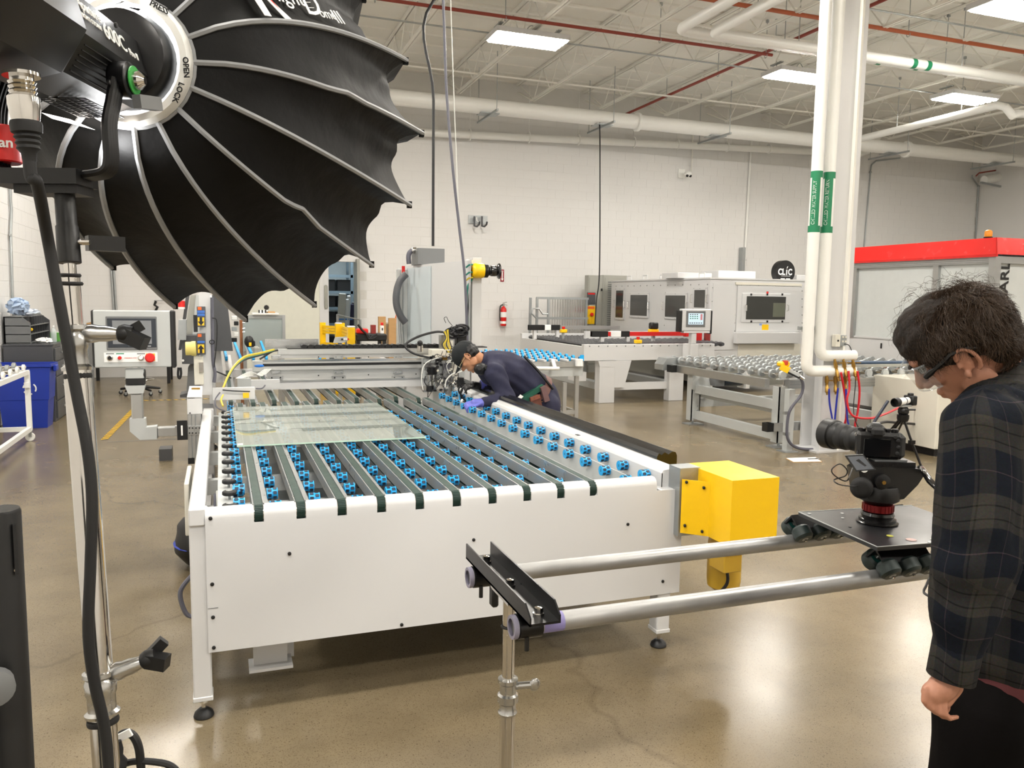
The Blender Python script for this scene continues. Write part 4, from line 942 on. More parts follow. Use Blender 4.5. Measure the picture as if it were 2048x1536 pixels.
def caster(par, x, y, r=.05, m=None, z0=0, h=.03):
    k = MB(); k.lathe([(r * .4, -.012), (r * .95, -.012), (r, -.008), (r, .008), (r * .95, .012), (r * .4, .012)], (x, y, z0 + r), (0, 1, 0), 16); q = k.build('caster_wheel', m or M_pipew, par)
    f = MB(); f.box((x - .012, y - .018, z0 + r), (x + .02, y - .014, z0 + 2 * r + h)); f.box((x - .012, y + .014, z0 + r), (x + .02, y + .018, z0 + 2 * r + h)); f.box((x - .02, y - .02, z0 + 2 * r + h - .006), (x + .03, y + .02, z0 + 2 * r + h)); f.build('fork', M_galv, q, sm=0)
for y in (8.2, 10.28):
    for x in (xc, xc - .55): caster(c, x, y)
MB().box((xc - .02, 10.2, .62), (xc + .03, 10.25, .68)).build('clip', M_paper, c)
# wooden bench and stool behind the panel
o = thing('wood_bench', 'wooden topped bench at the back wall behind the touch panel', 'bench', (-1.2, 16.9, 0))
q = py(160, 645, 16.5); MB().box((-2.3, 16.3, q.z - .06), (-.9, 17.2, q.z), bev=.004).build('top', M_wood, o, sm=0); leg4(o, (-2.25, -.95), (16.35, 17.1), 0, q.z - .06, .06, M_black)
boxt('tool_tray', (-1.9, 16.6, q.z + .03), (.3, .2, .05), M_black, 'black tray lying on the wooden bench', 'tray')
stool = thing('swivel_stool', 'black swivel stool on casters half hidden behind the touch panel', 'stool', (-1.35, 14.6, 0))
sx_, sy_ = -1.3, 14.6
for k in range(5):
    t = 2 * PI * k / 5 + .3; l = MB(); l.tube([(sx_, sy_, .14), (sx_ + .32 * math.cos(t), sy_ + .32 * math.sin(t), .09)], .02, 8, radii=[.03, .018]); q = l.build('leg', M_black, stool)
    caster(stool, sx_ + .32 * math.cos(t), sy_ + .32 * math.sin(t), .032, M_black, h=.01)
MB().cyl((sx_, sy_, .1), (sx_, sy_, .68), .025, 12).build('gas_column', M_black, stool)
MB().tube([(sx_ + .22 * math.cos(t), sy_ + .22 * math.sin(t), .26) for t in [k * PI / 10 for k in range(20)]], .011, 6, closed=True).build('foot_ring', M_chrome, stool)
m = MB()
for k in range(3): t = 2 * PI * k / 3; m.cyl((sx_, sy_, .26), (sx_ + .22 * math.cos(t), sy_ + .22 * math.sin(t), .26), .008, 6)
m.build('ring_spokes', M_chrome, stool)
MB().lathe([(.02, 0), (.2, .0), (.21, .02), (.21, .06), (.18, .08)], (sx_, sy_, .68)).build('seat', M_black, stool)
# hazard tape on the floor
def tape(pts, w_, lb):
    o = thing('hazard_tape', lb, 'tape', pts[0]); a = Vector(pts[0]); b = Vector(pts[1]); d = (b - a); L = d.length; d.normalize(); s = d.cross(Vector((0, 0, 1))) * w_ / 2; n = int(L / .11)
    base = MB(); base.slab([a - s, b - s, b + s, a + s], (0, 0, .0006)); base.build('black_tape', M_black, o, sm=0)
    for k in range(n):
        p = a + d * (k * .11 + .01); m = MB(); m.slab([p - s + Vector((0, 0, .0007)), p + d * .055 - s + Vector((0, 0, .0007)), p + d * .1 + s + Vector((0, 0, .0007)), p + d * .045 + s + Vector((0, 0, .0007))], (0, 0, .0003)); m.build('yellow_stripe', M_yellow, o, sm=0)
tape([(-1.3, 10.15, .001), (-1.2, 13.6, .001)], .075, 'black and yellow striped floor tape running away beside the panel arm')
tape([(-1.2, 13.75, .001), (.4, 13.75, .001)], .06, 'black and yellow striped floor tape crossing behind the panel arm')
MB().box((-1.25, 9.98, .0), (.0, 10.0, .002)).build('floor_joint', M_grey, [q for q in C.objects if q.name == 'floor'][0], sm=0)
o = thing('wall_hook', 'small black hook rail on the back wall above the touch panel', 'hook', py(322, 605, 17.6))
MB().tube([py(308, 601, 17.62), py(352, 601, 17.62)], .008, 6).build('rail', M_galv, o); MB().tube([py(312, 602, 17.58), py(309, 610, 17.58), py(315, 614, 17.58), py(311, 622, 17.58)], .025, 8).build('hook', M_black, o)
o = thing('gas_pipe', 'grey horizontal pipe low on the back wall with valves', 'pipe', py(100, 650, 17.5)); MB().tube([py(58, 636, 17.55), py(120, 648, 17.55), py(128, 656, 17.55), py(290, 648, 17.55)], .03, 8).build('run', M_joist, o)
# dark grey inclined machine behind the post
K = thing('inclined_machine', 'dark grey inclined machine with tall slanting panels behind the white post', 'machine', (-.3, 9.2, 0))
KY = 8.9
def kp(name, P, Y, dep, m): return MB().prism([(py(x, y, Y).x, py(x, y, Y).z) for x, y in P], 'y', Y, Y + dep).build(name, m, K, sm=0)
kp('side_panel', [(424, 590), (453, 590), (466, 702), (424, 702)], KY, .6, M_dgrey)
kp('slanted_beam', [(381, 590), (396, 590), (386, 672), (368, 672)], KY - .2, .1, M_cabgrey); kp('slanted_beam', [(392, 590), (402, 590), (397, 680), (384, 680)], KY - .25, .08, M_lgrey); kp('slanted_rail', [(372, 590), (378, 590), (362, 700), (357, 700)], KY - .1, .2, M_dgrey)
kp('lower_housing', [(364, 671), (396, 671), (400, 728), (364, 728)], KY - .5, .5, M_dgrey); kp('knee', [(376, 735), (400, 700), (400, 800), (372, 800)], KY - .3, .3, M_grey)
kp('foot', [(360, 790), (400, 780), (400, 795), (360, 795)], KY - .4, .3, M_dgrey); kp('motor', [(357, 640), (372, 640), (372, 680), (355, 680)], KY - .6, .2, M_galv)
for p in ((366, 678), (366, 721)): MB().lathe([(.012, 0), (.012, .006)], py(p[0], p[1], KY - .5), (0, -1, 0), 8).build('bolt', M_paper, K)
MB().lathe([(.035, 0), (.035, .06), (.0, .07)], py(363, 614, KY - .2), n=14).build('beacon', M_red, K); MB().lathe([(.035, 0), (.035, .02)], py(363, 618, KY - .2), n=14).build('beacon_base', M_paper, K)
MB().box((-.62, KY - .2, .0), (-.5, KY, .12)).build('foot', M_dgrey, K, sm=0); MB().tube(spline(W([(357, 735), (356, 750), (359, 757), (362, 748), (361, 735)], 8.0, 8.0), 4), .012, 6).build('cable_loop', M_wire, K)
MB().box((-.24, KY - .1, .0), (-.1, KY + .4, .5)).build('base', M_dgrey, K, sm=0)
# rear loading table with rows of little blue wheels
LT = thing('loading_table', 'rear white loading table with four rows of small blue wheels', 'table', (.8, 10.5, 0))
MB().box((.1, 9.62, .75), (2.12, 9.72, .84)).build('cross_beam', M_white, LT, sm=0); MB().box((.05, 9.6, .7), (.12, 12.0, .84)).build('side_beam', M_white, LT, sm=0); MB().box((2.1, 9.6, .7), (2.17, 12.0, .84)).build('side_beam', M_white, LT, sm=0)
leg4(LT, (.1, 2.13), (9.7, 11.9), 0, .75, .08, M_white)
kk = MB(); kk.prism([(py(424, 720, 9.4).x, .72), (py(447, 720, 9.4).x, .72), (py(440, 676, 9.4).x, 1.12), (py(424, 676, 9.4).x, 1.12)], 'y', 9.4, 9.6); kk.build('white_bracket', M_white, LT, sm=0)
for k, (xa, xb) in enumerate(((446, 453), (469, 481), (492, 507), (522, 533), (626, 640))):
    a = pz(xa, 690, 1.0); b = pz(xb, 722, .95); b2_ = b
    MB().bar(a, b, .03, .04).build('wheel_rail', M_white, LT, sm=0)
    n = 16; w_ = MB(); w_.lathe([(.012, -.015), (.03, -.012), (.03, .012), (.012, .015)], d=(1, 0, 0), n=10); wp = w_.build('transfer_wheel', M_blue, LT, origin=(0, 0, 0)); hb = MB(); hb.lathe([(.017, -.0155), (.017, .0155)], d=(1, 0, 0), n=8); hb.build('hub', M_dkblue, wp)
    hb = [q for q in C.objects if q.parent == wp][0]; L1 = LT.location
    for j in range(n):
        t = j / (n - 1); p = a + (b - a) * t + Vector((0, 0, .03)) - L1
        if j == 0: wp.location = p
        else: d = dup(wp, LT, p); dup(hb, d, (0, 0, 0))
m = MB(); m.ell(py(498, 683, 9.9), (.055, .05, .07), 14, 8); m.box(py(495, 694, 9.9), py(510, 681, 9.95), bev=.01); m.build('drive_motor', M_black, LT); fz(LT, 'motor_label', 498, 503, 685, 692, 9.8, .005, M_yellow)
fz(LT, 'cover', 506, 520, 693, 712, 9.6, .1, M_cabgrey, .02)
o = thing('copper_fitting', 'thin copper pipe with small valves standing behind the loading table', 'pipe', (1.0, 10, 0)); MB().tube([py(482, 640, 10), py(483, 700, 10), (py(483, 700, 10).x, 10, 0)], .018, 8).build('tube', mat('copper', 'a8714f', .35, .8), o)
for y in (646, 658, 665): MB().tube([py(483, y, 10), py(490, y - 1, 10)], .01, 6).build('valve', M_galv, o)
for k in range(5): fz(K, 'latch', 463 + (k % 2) * 5, 474 + (k % 2) * 3, 632 + k * 11, 640 + k * 11, 9.6, .08, (M_pipew, M_black, M_galv)[k % 3], .004)
# galvanised sheet rack
o = thing('sheet_rack', 'galvanised sheet box frame standing before the sliding door', 'rack', py(520, 700, 12.5))
fz(o, 'sheet', 486, 566, 636, 702, 12.4, .02, mat('zinc_sheet', 'a7b0ae', .38, .6, var=.1, scale=3)); fz(o, 'corner_post', 565, 571, 630, 702, 12.36, .06, M_alu); fz(o, 'top_frame', 486, 568, 630, 637, 12.38, .05, M_lgrey); fz(o, 'top_tray', 505, 558, 626.5, 629, 12.3, .3, M_paper)
z1_ = py(520, 700, 12.4).z; leg4(o, (py(490, 700, 12.4).x, py(566, 700, 12.4).x), (12.5, 13.2), 0, z1_, .05, M_alu)
boxt('wood_offcut', py(541, 626, 12.5) + Vector((0, 0, .0)), (.13, .1, .05), M_wood, 'brown block on top of the sheet rack', 'block')
o = thing('fixture_strip', 'black and white clip strip on top of the sheet rack', 'clip strip', py(526, 626, 12.45))
for k in range(6): fz(o, 'clip', 517 + k * 3.2, 519.5 + k * 3.2, 620, 626, 12.45, .05, M_black if k % 2 == 0 else M_paper)
m = MB(); m.lathe([(.03, -.03), (.04, 0), (.03, .03)], py(533, 615, 12.6), (0, 1, 0), 8); m.cyl(py(533, 617, 12.6), py(533, 628, 12.6), .01, 6); tag(m.build('star_knob', M_black, origin=py(533, 626, 12.6)), 'black star knob standing on the sheet rack', 'knob')
# sliding door, doorway and store room behind
o = thing('sliding_door', 'big cream sliding door partly open on the back wall', 'door', (1.45, 17.5, 0))
pa = py(658, 600, 17.45).x
MB().box((.45, 17.5, .02), (pa, 17.6, 2.75)).build('leaf', mat('cream_door_panel', 'd6d6c9', .5), o, sm=0); MB().box((pa - .19, 17.49, .02), (pa, 17.61, 2.75)).build('edge_stile', M_white, o, sm=0)
q0 = py(652, 570, 17.45); q1 = py(653, 618, 17.45); MB().box((q0.x - .035, 17.455, q1.z), (q0.x + .035, 17.49, q0.z), bev=.02).build('pull_grip', M_cabgrey, o)
MB().box((.3, 17.45, 2.75), (3.0, 17.62, 2.9)).build('track', M_galv, o, sm=0)
MB().box((2.80, 17.48, 0), (2.86, 17.92, 2.5)).build('trim_2', M_cabgrey, kind='structure', sm=0)
MB().box((.4, 21.5, 0), (4.5, 21.6, 3.2)).build('wall_back_store', mat('store_wall', 'c2cdd0', .6), kind='structure'); MB().box((.3, 17.9, -.1), (4.6, 21.6, 0)).build('floor_store', M_floor, kind='structure'); MB().box((.3, 17.9, 3.2), (4.6, 21.6, 3.3)).build('ceiling_store', M_deck, kind='structure')
MB().box((.3, 17.9, 0), (.4, 21.6, 3.2)).build('wall_left_store', M_wall, kind='structure'); MB().box((4.5, 17.9, 0), (4.6, 21.6, 3.2)).build('wall_right_store', M_wall, kind='structure')
l = bpy.data.lights.new('store_light', 'AREA'); l.size = 1.2; l.size_y = .6; l.shape = 'RECTANGLE'; l.energy = 55; l.color = (.85, .95, 1); lo = bpy.data.objects.new('store_light', l); C.objects.link(lo); lo.location = (2.6, 19.4, 3.15)
o = thing('store_rack', 'steel blue storage rack seen through the doorway', 'rack', (3.0, 20.5, 0))
mr_ = mat('rack_blue_grey', '70808a', .45, .3)
for x in (2.3, 3.1, 3.9):
    for y in (20.2, 20.9): MB().box((x - .03, y - .03, 0), (x + .03, y + .03, 2.9)).build('upright', mr_, o, sm=0)
for z_ in (.35, .95, 1.35, 1.75, 2.15, 2.6): MB().box((2.27, 20.17, z_), (3.93, 20.22, z_ + .07)).build('beam', mr_, o, sm=0)
for z_ in (.42, 1.02, 1.42, 1.82):
    for x in (2.36, 2.75): tag(MB().box((x, 20.25, z_), (x + .34, 20.85, z_ + .28), bev=.01).build('storage_bin', M_black, origin=(x, 20.25, z_), sm=0), '%s black storage bin on the %s shelf of the rack beyond the doorway' % ('left' if x < 2.5 else 'right', {.42: 'lowest', 1.02: 'second', 1.42: 'third', 1.82: 'top'}[z_]), 'bin', 'bins in the store room')
rr = random.Random(9)
for k, (xp, w_, h_, mm_) in enumerate(((681, .18, 1.75, M_cabgrey), (688, .16, 1.62, M_lgrey), (694, .10, 1.7, M_galv), (700, .12, 1.5, M_navy), (704, .1, 1.55, M_dgrey), (711, .2, 1.4, M_grey), (716, .16, 1.35, M_galv))):
    q = py(xp, 640, 19.0 + k * .07); MB_ = MB(); MB_.cb((q.x, q.y, h_ / 2 + .012), (w_, .04, h_), ry=.06, bev=.02)
    o2 = MB_.build('panel_case', mm_, origin=(q.x, q.y, 0), sm=0)
    tag(o2, ('wide grey upright panel case', 'pale upright panel case with strap', 'narrow metal panel case', 'navy blue upright panel case', 'slim dark panel case', 'mid grey panel case near the door frame', 'metal panel case touching the door frame')[k] + ' beyond the doorway', 'case', 'panel cases beyond the doorway')
    MB().cb((q.x, q.y - .025, 1.15), (w_ * .9, .008, .04)).build('blue_strap', mat('strap_blue', '3d6fa8', .5), o2); 
# yellow guard rails
def guard(pA, pB, nm, lb, Y0_, Y1_):
    o = thing('guard_rail', lb, 'guard rail', (pA.x, pA.y, 0)); a = Vector((pA.x, Y0_, 0)); b = Vector((pB.x, Y1_, 0))
    for p in (a, b): MB().box((p.x - .05, p.y - .05, 0), (p.x + .05, p.y + .05, pA.z)).build('post', M_yellow, o, sm=0)
    for z_ in (pA.z - .12, pA.z - .42):
        for dz in (-.05, .0, .05): MB().bar(a + Vector((0, -.06 + abs(dz) * .3, z_ + dz)), b + Vector((0, -.06 + abs(dz) * .3, z_ + dz)), .03, .044).build('rail_wave', M_yellow, o, sm=0)
guard(py(645, 645, 14.6), py(676, 650, 14.2), 'g', 'left yellow corrugated guard rail before the doorway', 14.6, 14.2)
guard(py(683, 646, 14.0), py(702, 657, 12.6), 'g', 'right yellow guard rail section turning towards the camera', 14.0, 12.6)
for xp, yp, Y_ in ((702, 655, 12.4), (677, 648, 14.0)):
    q = py(xp, yp, Y_); o = thing('bollard', 'yellow post with white cap %s' % ('nearest the white cabinet' if xp == 702 else 'between the two guard rails'), 'bollard', (q.x, q.y, 0))
    MB().box((q.x - .055, q.y - .055, 0), (q.x + .055, q.y + .055, q.z), bev=.006).build('tube', M_yellow, o, sm=0); MB().box((q.x - .057, q.y - .057, q.z), (q.x + .057, q.y + .057, q.z + .025), bev=.01).build('cap', M_paper, o, sm=0)
o = thing('handrail', 'dark square tube handrail behind the yellow rails', 'rail', (2.4, 15.2, 0)); a = py(675, 629, 15.3); b = py(720, 640, 14.9)
MB().tube([(a.x, a.y, 0), a, b, (b.x, b.y, 0)], .025, 4).build('frame', M_galv, o, sm=0)
q = py(683, 679, 11.6); o = thing('pendant_box', 'grey pendant control box with knobs behind the gantry', 'control box', (q.x, q.y, .9)); MB().slab([py(668, 686, 11.6), py(672, 675, 11.6), py(694, 674, 11.6), py(697, 681, 11.6), py(686, 686, 11.6)], (0, .1, 0)).build('housing', M_lgrey, o, sm=0)
for xp, mm_ in ((684, M_black), (689, M_paper), (693, M_paper), (696, M_red)): MB().lathe([(.014, 0), (.014, .015)], py(xp, 678.5, 11.6), (0, -1, 0), 10).build('knob', mm_, o)
MB().tube([py(680, 686, 11.65), py(680, 700, 11.65), (py(680, 686, 11.65).x, 11.65, 0)], .03, 8).build('stalk', M_cabgrey, o)
# black tool cart with red box etc.
tcY = 13.4; o = thing('tool_cart', 'black plastic tool cart beside the guard rails', 'cart', (py(745, 700, tcY).x, tcY, 0)); xa = py(712, 680, tcY).x; xb = py(774, 680, tcY).x; zt = py(745, 668, tcY).z
MB().box((xa, tcY, zt - .12), (xb, tcY + .5, zt), bev=.02).build('top_tray', M_black, o, sm=0); MB().box((xa, tcY, .2), (xb, tcY + .5, .3), bev=.02).build('bottom_tray', M_black, o, sm=0); leg4(o, (xa + .04, xb - .04), (tcY + .04, tcY + .46), .1, zt - .1, .06, M_black)
for x in (xa + .05, xb - .05): caster(o, x, tcY + .06, .05, M_black, h=.0)
def st(name, xp0, xp1, y0, y1, Y, dep, m, lb, cat, bev=.004):
    a = py(xp0, (y0 + y1) / 2, Y); b = py(xp1, (y0 + y1) / 2, Y); t = py((xp0 + xp1) / 2, y0, Y).z; bb = py((xp0 + xp1) / 2, y1, Y).z
    return tag(MB().box((a.x, Y, bb), (b.x, Y + dep, t), bev=bev).build(name, m, origin=(a.x, Y, bb), sm=0), lb, cat)
st('toolbox', 714, 737, 657.5, 668, tcY + .1, .2, M_red, 'red toolbox on the black tool cart', 'toolbox', .02)
st('red_canister', 743, 752, 650, 668, tcY + .2, .12, mat('dull_red', '8c2a24', .5), 'dull red canister on the black tool cart', 'canister')
o = st('spray_bottle', 761, 768, 651, 668, tcY + .1, .07, M_paper, 'white spray bottle with red top on the black tool cart', 'bottle', .012); st_ = fz(o, 'nozzle', 762, 767, 645, 651, tcY + .1, .05, M_red, .006); fz(o, 'mark', 763.5, 766, 656, 661, tcY + .098, .002, M_black)
o = thing('grease_gun', 'black long lever tool lying across the tool cart', 'tool', py(730, 665, tcY)); MB().tube([py(716, 649, tcY), py(724, 660, tcY), py(733, 668, tcY)], .02, 8).build('lever', M_black, o)
for k in range(4): MB().tube(spline(W([(733 + k, 669), (738 + k * 2, 678), (745 + k * 3, 672), (753, 668)], tcY - .05, tcY - .05), 4), .012, 6).build('cord', M_wire, o)
o = thing('white_tub', 'white tub on the lower tray of the black tool cart', 'tub', ((xa + xb) / 2, tcY + .2, .3)); MB().lathe([(.12, .0), (.15, .28), (.16, .29), (.15, .3), (.14, .28)], ((xa + xb) / 2, tcY + .22, .302)).build('tub', M_paper, o)
# wrapped crate, plank and cone
o = thing('wrapped_crate', 'cardboard crate wrapped in clear film beside the white cabinet', 'crate', (py(790, 700, 15).x, 15, 0)); a = py(776, 690, 15).x; b = py(830, 690, 15).x; t = py(790, 648, 15).z
MB().box((a, 15, .1), (b, 15.9, t), bev=.01).build('carton', mat('cardboard', 'b89a70', .7), o, sm=0); MB().box((a - .02, 14.98, .1), (b + .02, 15.92, t + .01)).build('film', M_lens_wrap, o, sm=0)
for z_ in (t - .1, t - .28): MB().box((a - .01, 14.96, z_), (b, 14.99, z_ + .05)).build('slat', M_wood, o, sm=0)
leg4(o, (a + .06, (a + b) / 2, b - .06), (15.1, 15.8), 0, .1, .1, M_wood, 'skid')
for xp, y0, lb in ((763.5, 633, 'short'), (784, 636, 'tall')):
    a = py(xp, y0, 14.9); tag(MB().box((a.x - .07, 14.86, 0), (a.x + .07, 14.92, a.z), bev=.004).build('plank', M_wood, origin=(a.x, 14.9, 0), sm=0), '%s upright wooden plank leaning by the wrapped crate' % ('narrow' if lb == 'short' else 'wide'), 'plank')
q = py(798, 652, 15.2); o = thing('traffic_cone', 'orange traffic cone standing on the wrapped crate', 'cone', (q.x, 15.2, t + .012)); MB().lathe([(.11, .01), (.1, .015), (.025, .3), (.02, .3)], (q.x, 15.2, t + .012)).build('cone', M_orange, o); MB().cb((q.x, 15.2, t + .02), (.26, .26, .02)).build('base', M_orange, o)

# white control cabinet behind the tool head
CW = thing('control_cabinet', 'tall white control cabinet behind the tool head', 'cabinet', (2.5, 9.4, 0))
A_ = py(808, 533, 10.2); zt = 2.1
def atz(xp, yp): return pz(xp, yp, zt)
a = atz(808, 533); b = atz(863, 527); c_ = atz(942, 520)
d_ = c_ + Vector((.1, .45, 0)); e_ = Vector((d_.x + .3, a.y, zt))
MB().slab([(a.x, a.y, .12), (b.x, b.y, .12), (c_.x, c_.y, .12), (d_.x, d_.y, .12), (e_.x, e_.y + .1, .12)], (0, 0, zt - .12)).build('body', M_white, CW, sm=0)
MB().slab([(a.x, a.y, 0), (b.x, b.y, 0), (c_.x, c_.y, 0), (d_.x, d_.y, 0), (e_.x, e_.y + .1, 0)], (0, 0, .12)).build('plinth', M_dgrey, CW, sm=0)
nrm = Vector((b.y - a.y, -(b.x - a.x), 0)).normalized(); nrm = -nrm if nrm.y > 0 else nrm
MB().slab([Vector((a.x, a.y, .2)) + nrm * .002, Vector((b.x, b.y, .2)) + nrm * .002, Vector((b.x, b.y, zt - .03)) + nrm * .002, Vector((a.x, a.y, zt - .03)) + nrm * .002], nrm * .012).build('door', mat('pale_blue_grey_door', 'c3cdd1', .35), CW, sm=0)
for k, xp in enumerate((799, 803)):
    MB().tube([py(xp, 541, 10.3), py(xp, 640, 10.3), py(xp + 3, 692, 10.3)], .02, 8).build('hinge_rail', M_alu, CW)
q0 = py(795, 536, 10.35); MB().box((q0.x, 10.3, py(800, 697, 10.35).z), (q0.x + .14, 10.45, q0.z), bev=.02).build('side_panel', M_lgrey, CW, sm=0)
fz(CW, 'warning_plate', 804, 810, 532, 547, 10.1, .02, M_red)
MB().tube(spline(W([(812, 548), (800, 562), (793, 585), (793, 610), (801, 632), (811, 645)], 10.0, 10.0), 5), .045, 12).build('corrugated_hose', mat('hose_grey', '57585c', .5), CW)
q0 = py(830, 497, 9.9); q1 = py(883, 525, 9.9)
g = MB(); g.box((q0.x, 9.75, 2.1), (q1.x, 10.1, q0.z), bev=.004); g.build('junction_box', M_grey, CW, sm=0)
MB().tube(spline(W([(832, 501), (822, 502), (817, 512), (818, 528)], 9.9, 9.9), 4), .03, 10).build('conduit', M_gwire, CW)
MB().lathe([(.04, 0), (.04, .05), (.03, .06)], py(832, 501, 9.9), (-1, 0, 0), 12).build('gland', M_chrome, CW)
# scanner post
SP = thing('scanner_post', 'white square post with yellow and black laser scanner on top', 'post', (2.62, 8.3, 0))
a = py(945, 515, 8.3).x; b = py(964, 515, 8.3).x; zt2 = py(955, 515, 8.3).z
MB().box((a, 8.3, 0), (b, 8.4, zt2), bev=.004).build('post', M_white, SP, sm=0); MB().box((a - .05, 8.36, 0), (a, 8.44, zt2 - .02)).build('cable_channel', M_pipew, SP, sm=0)
fz(SP, 'mount_plate', 943, 961, 520, 561, 8.29, .01, M_cream)
MB().lathe([(.06, 0), (.07, .01), (.08, .03), (.08, .11), (.072, .13)], py(944, 541, 8.24), (1, -.05, 0), 22).build('yellow_housing', M_yellow, SP)
MB().lathe([(.072, .13), (.074, .14), (.074, .17), (.05, .19), (.05, .2)], py(944, 541, 8.24), (1, -.05, 0), 22).build('scanner_neck', M_blackm, SP)
MB().lathe([(.045, .195), (.058, .21), (.058, .26), (.05, .275), (.08, .29), (.086, .3), (.086, .305), (.07, .31)], py(944, 541, 8.24), (1, -.05, 0), 22).build('scanner_dome', mat('gloss_black', '09090b', .08, coat=.6), SP)
for y in (529, 544, 555): MB().tube([py(946, y, 8.22), py(938, y + 1, 8.22), py(932, y + 6, 8.24)], .01, 6).build('connector', M_teal if y < 550 else M_ywire, SP)
wire([(945, 556), (934, 580), (934, 640), (936, 700)], 8.27, 8.25, .012, M_teal, SP, 'teal_cable')
wire([(941, 552), (939, 580), (936, 620), (934, 640)], 8.25, 8.25, .006, M_wire, SP)
# back wall items
o = thing('fire_extinguisher', 'red fire extinguisher hanging on the back wall', 'fire extinguisher', py(1006, 655, 17.55))
b = py(1006.5, 652, 17.58); t = py(1006.5, 613, 17.58); h = t.z - b.z
MB().lathe([(.06, 0), (.072, .02), (.072, h * .82), (.06, h * .92), (.02, h), (.02, h + .02)], b, n=18).build('cylinder', M_red, o); MB().lathe([(.0735, h * .45), (.0735, h * .72)], b, n=18, caps=False).build('label_band', M_paper, o); MB().lathe([(.0735, h * .12), (.0735, h * .25)], b, n=18, caps=False).build('inspection_label', M_paper, o)
m = MB(); m.cb((b.x, b.y, t.z + .04), (.05, .04, .06)); m.bar((b.x - .02, b.y, t.z + .06), (b.x + .09, b.y, t.z + .03), .02, .015); m.bar((b.x - .02, b.y, t.z + .08), (b.x + .08, b.y, t.z + .1), .02, .015); m.build('valve_handle', M_chrome, o)
MB().tube(spline([(b.x - .02, b.y - .02, t.z + .04), (b.x - .09, b.y - .03, t.z), (b.x - .1, b.y - .03, t.z - .2), (b.x - .09, b.y - .03, b.z + .12)], 5), .014, 8).build('hose', M_black, o); MB().cb((b.x, b.y + .085, b.z + .3), (.05, .03, .3)).build('wall_bracket', M_galv, o)
o = thing('fire_sign', 'small red fire extinguisher sign with white arrow on the back wall', 'sign', py(1004, 562, YB - .012)); fz(o, 'plate', 1001, 1008, 539, 563.5, YB - .014, .006, mat('fire_sign_red', '8f1026', .5))
q = py(1004.5, 552, YB - .016); MB().prism([(q.x - .012, q.z + .09), (q.x + .012, q.z + .09), (q.x + .012, q.z - .06), (q.x + .03, q.z - .06), (q.x, q.z - .115), (q.x - .03, q.z - .06), (q.x - .012, q.z - .06)], 'y', YB - .017, YB - .0145).build('arrow', M_paper, o, sm=0)
text('FIRE', .032, (q.x - .034, YB - .0145, q.z + .1), (1, 0, 0), (0, 0, 1), M_paper, o, bold=.001)
o = thing('hook_plate', 'galvanised plate with two bent hooks high on the back wall', 'hook', py(955, 440, 17.6)); fz(o, 'plate', 937, 975, 431, 448, YB - .03, .02, M_galv)
for xp in (949, 964): MB().tube([py(xp, 433, 17.6), py(xp, 452, 17.55), py(xp + 5, 453, 17.45), py(xp + 9, 449, 17.35), py(xp + 10, 444, 17.3)], .022, 8).build('hook', M_dgrey, o)
MB().tube([py(953, 435, 17.6), py(954, 442, 17.58), py(958, 444, 17.55)], .012, 6).build('clip', M_paper, o)
o = thing('security_camera', 'white twin lens security camera high on the back wall', 'camera', py(1370, 350, 17.5)); fz(o, 'wall_plate', 1357, 1370, 338, 356, YB - .03, .02, M_pipew)
q = py(1376, 348, 17.5); MB().ell(q, (.1, .08, .07), 14, 8).build('body', M_pipew, o)
for dx in (-.045, .045): MB().ell(q + Vector((dx, -.04, -.05)), .035, 12, 8).build('lens', M_black, o)
MB().tube([py(1383, 343, 17.62), py(1386, 262, 17.62)], .015, 6).build('conduit', M_joist, o)

# ---------------------------------------------------------------- tilting blue-wheel table behind the operator
TT = thing('transfer_table', 'white wheeled transfer table with blue wheels behind the operator', 'table', pz(1110, 700, 0) if False else (4.6, 10.2, 0))
z_ = .93
near = [pz(990, 702, z_), pz(1168, 700, z_)]; far = [pz(958, 682, z_), pz(1105, 676, z_)]
yN = 9.35; yF = 10.9; xA_ = py(985, 700, yN).x; xB_ = py(1168, 700, yN).x
MB().box((xA_, yN, z_ - .1), (xB_, yN + .06, z_ - .03)).build('front_beam', M_alu, TT, sm=0); MB().box((xA_, yN + .02, z_ - .22), (xB_, yN + .06, z_ - .1)).build('lower_plate', M_lgrey, TT, sm=0); MB().box((xA_, yF, z_ - .1), (xB_, yF + .06, z_ - .03)).build('rear_beam', M_alu, TT, sm=0)
n = 8; wp = None
for k in range(n):
    x = xA_ + .08 + (xB_ - xA_ - .16) * k / (n - 1)
    MB().box((x - .02, yN - .02, z_ - .03), (x + .02, yF + .04, z_), bev=.006).build('slat', M_white, TT, sm=0)
    for j in range(8):
        P = Vector((x + .035, yN + .02 + j * .22, z_ + .005)) - TT.location
        if wp is None:
            q = MB(); q.lathe([(.012, -.018), (.032, -.015), (.032, .015), (.012, .018)], d=(1, 0, 0), n=12); wp = q.build('transfer_wheel', M_blue, TT, origin=(0, 0, 0)); q = MB(); q.lathe([(.018, -.019), (.018, .019)], d=(1, 0, 0), n=8); hb = q.build('hub', M_dkblue, wp); wp.location = P
        else: d = dup(wp, TT, P); dup(hb, d, (0, 0, 0))
leg4(TT, (xB_ - .05, xB_ - .75, xA_ + .1), (yN + .1, yF - .1), .1, z_ - .1, .05, M_alu)
for x in (xB_ - .05, xB_ - .75, xA_ + .1): MB().box((x - .02, yN + .1, .2), (x + .02, yF - .1, .25)).build('side_rail', M_alu, TT, sm=0); caster(TT, x, yN + .1, .055, M_cabgrey, h=.0); caster(TT, x, yF - .1, .055, M_cabgrey, h=.0)
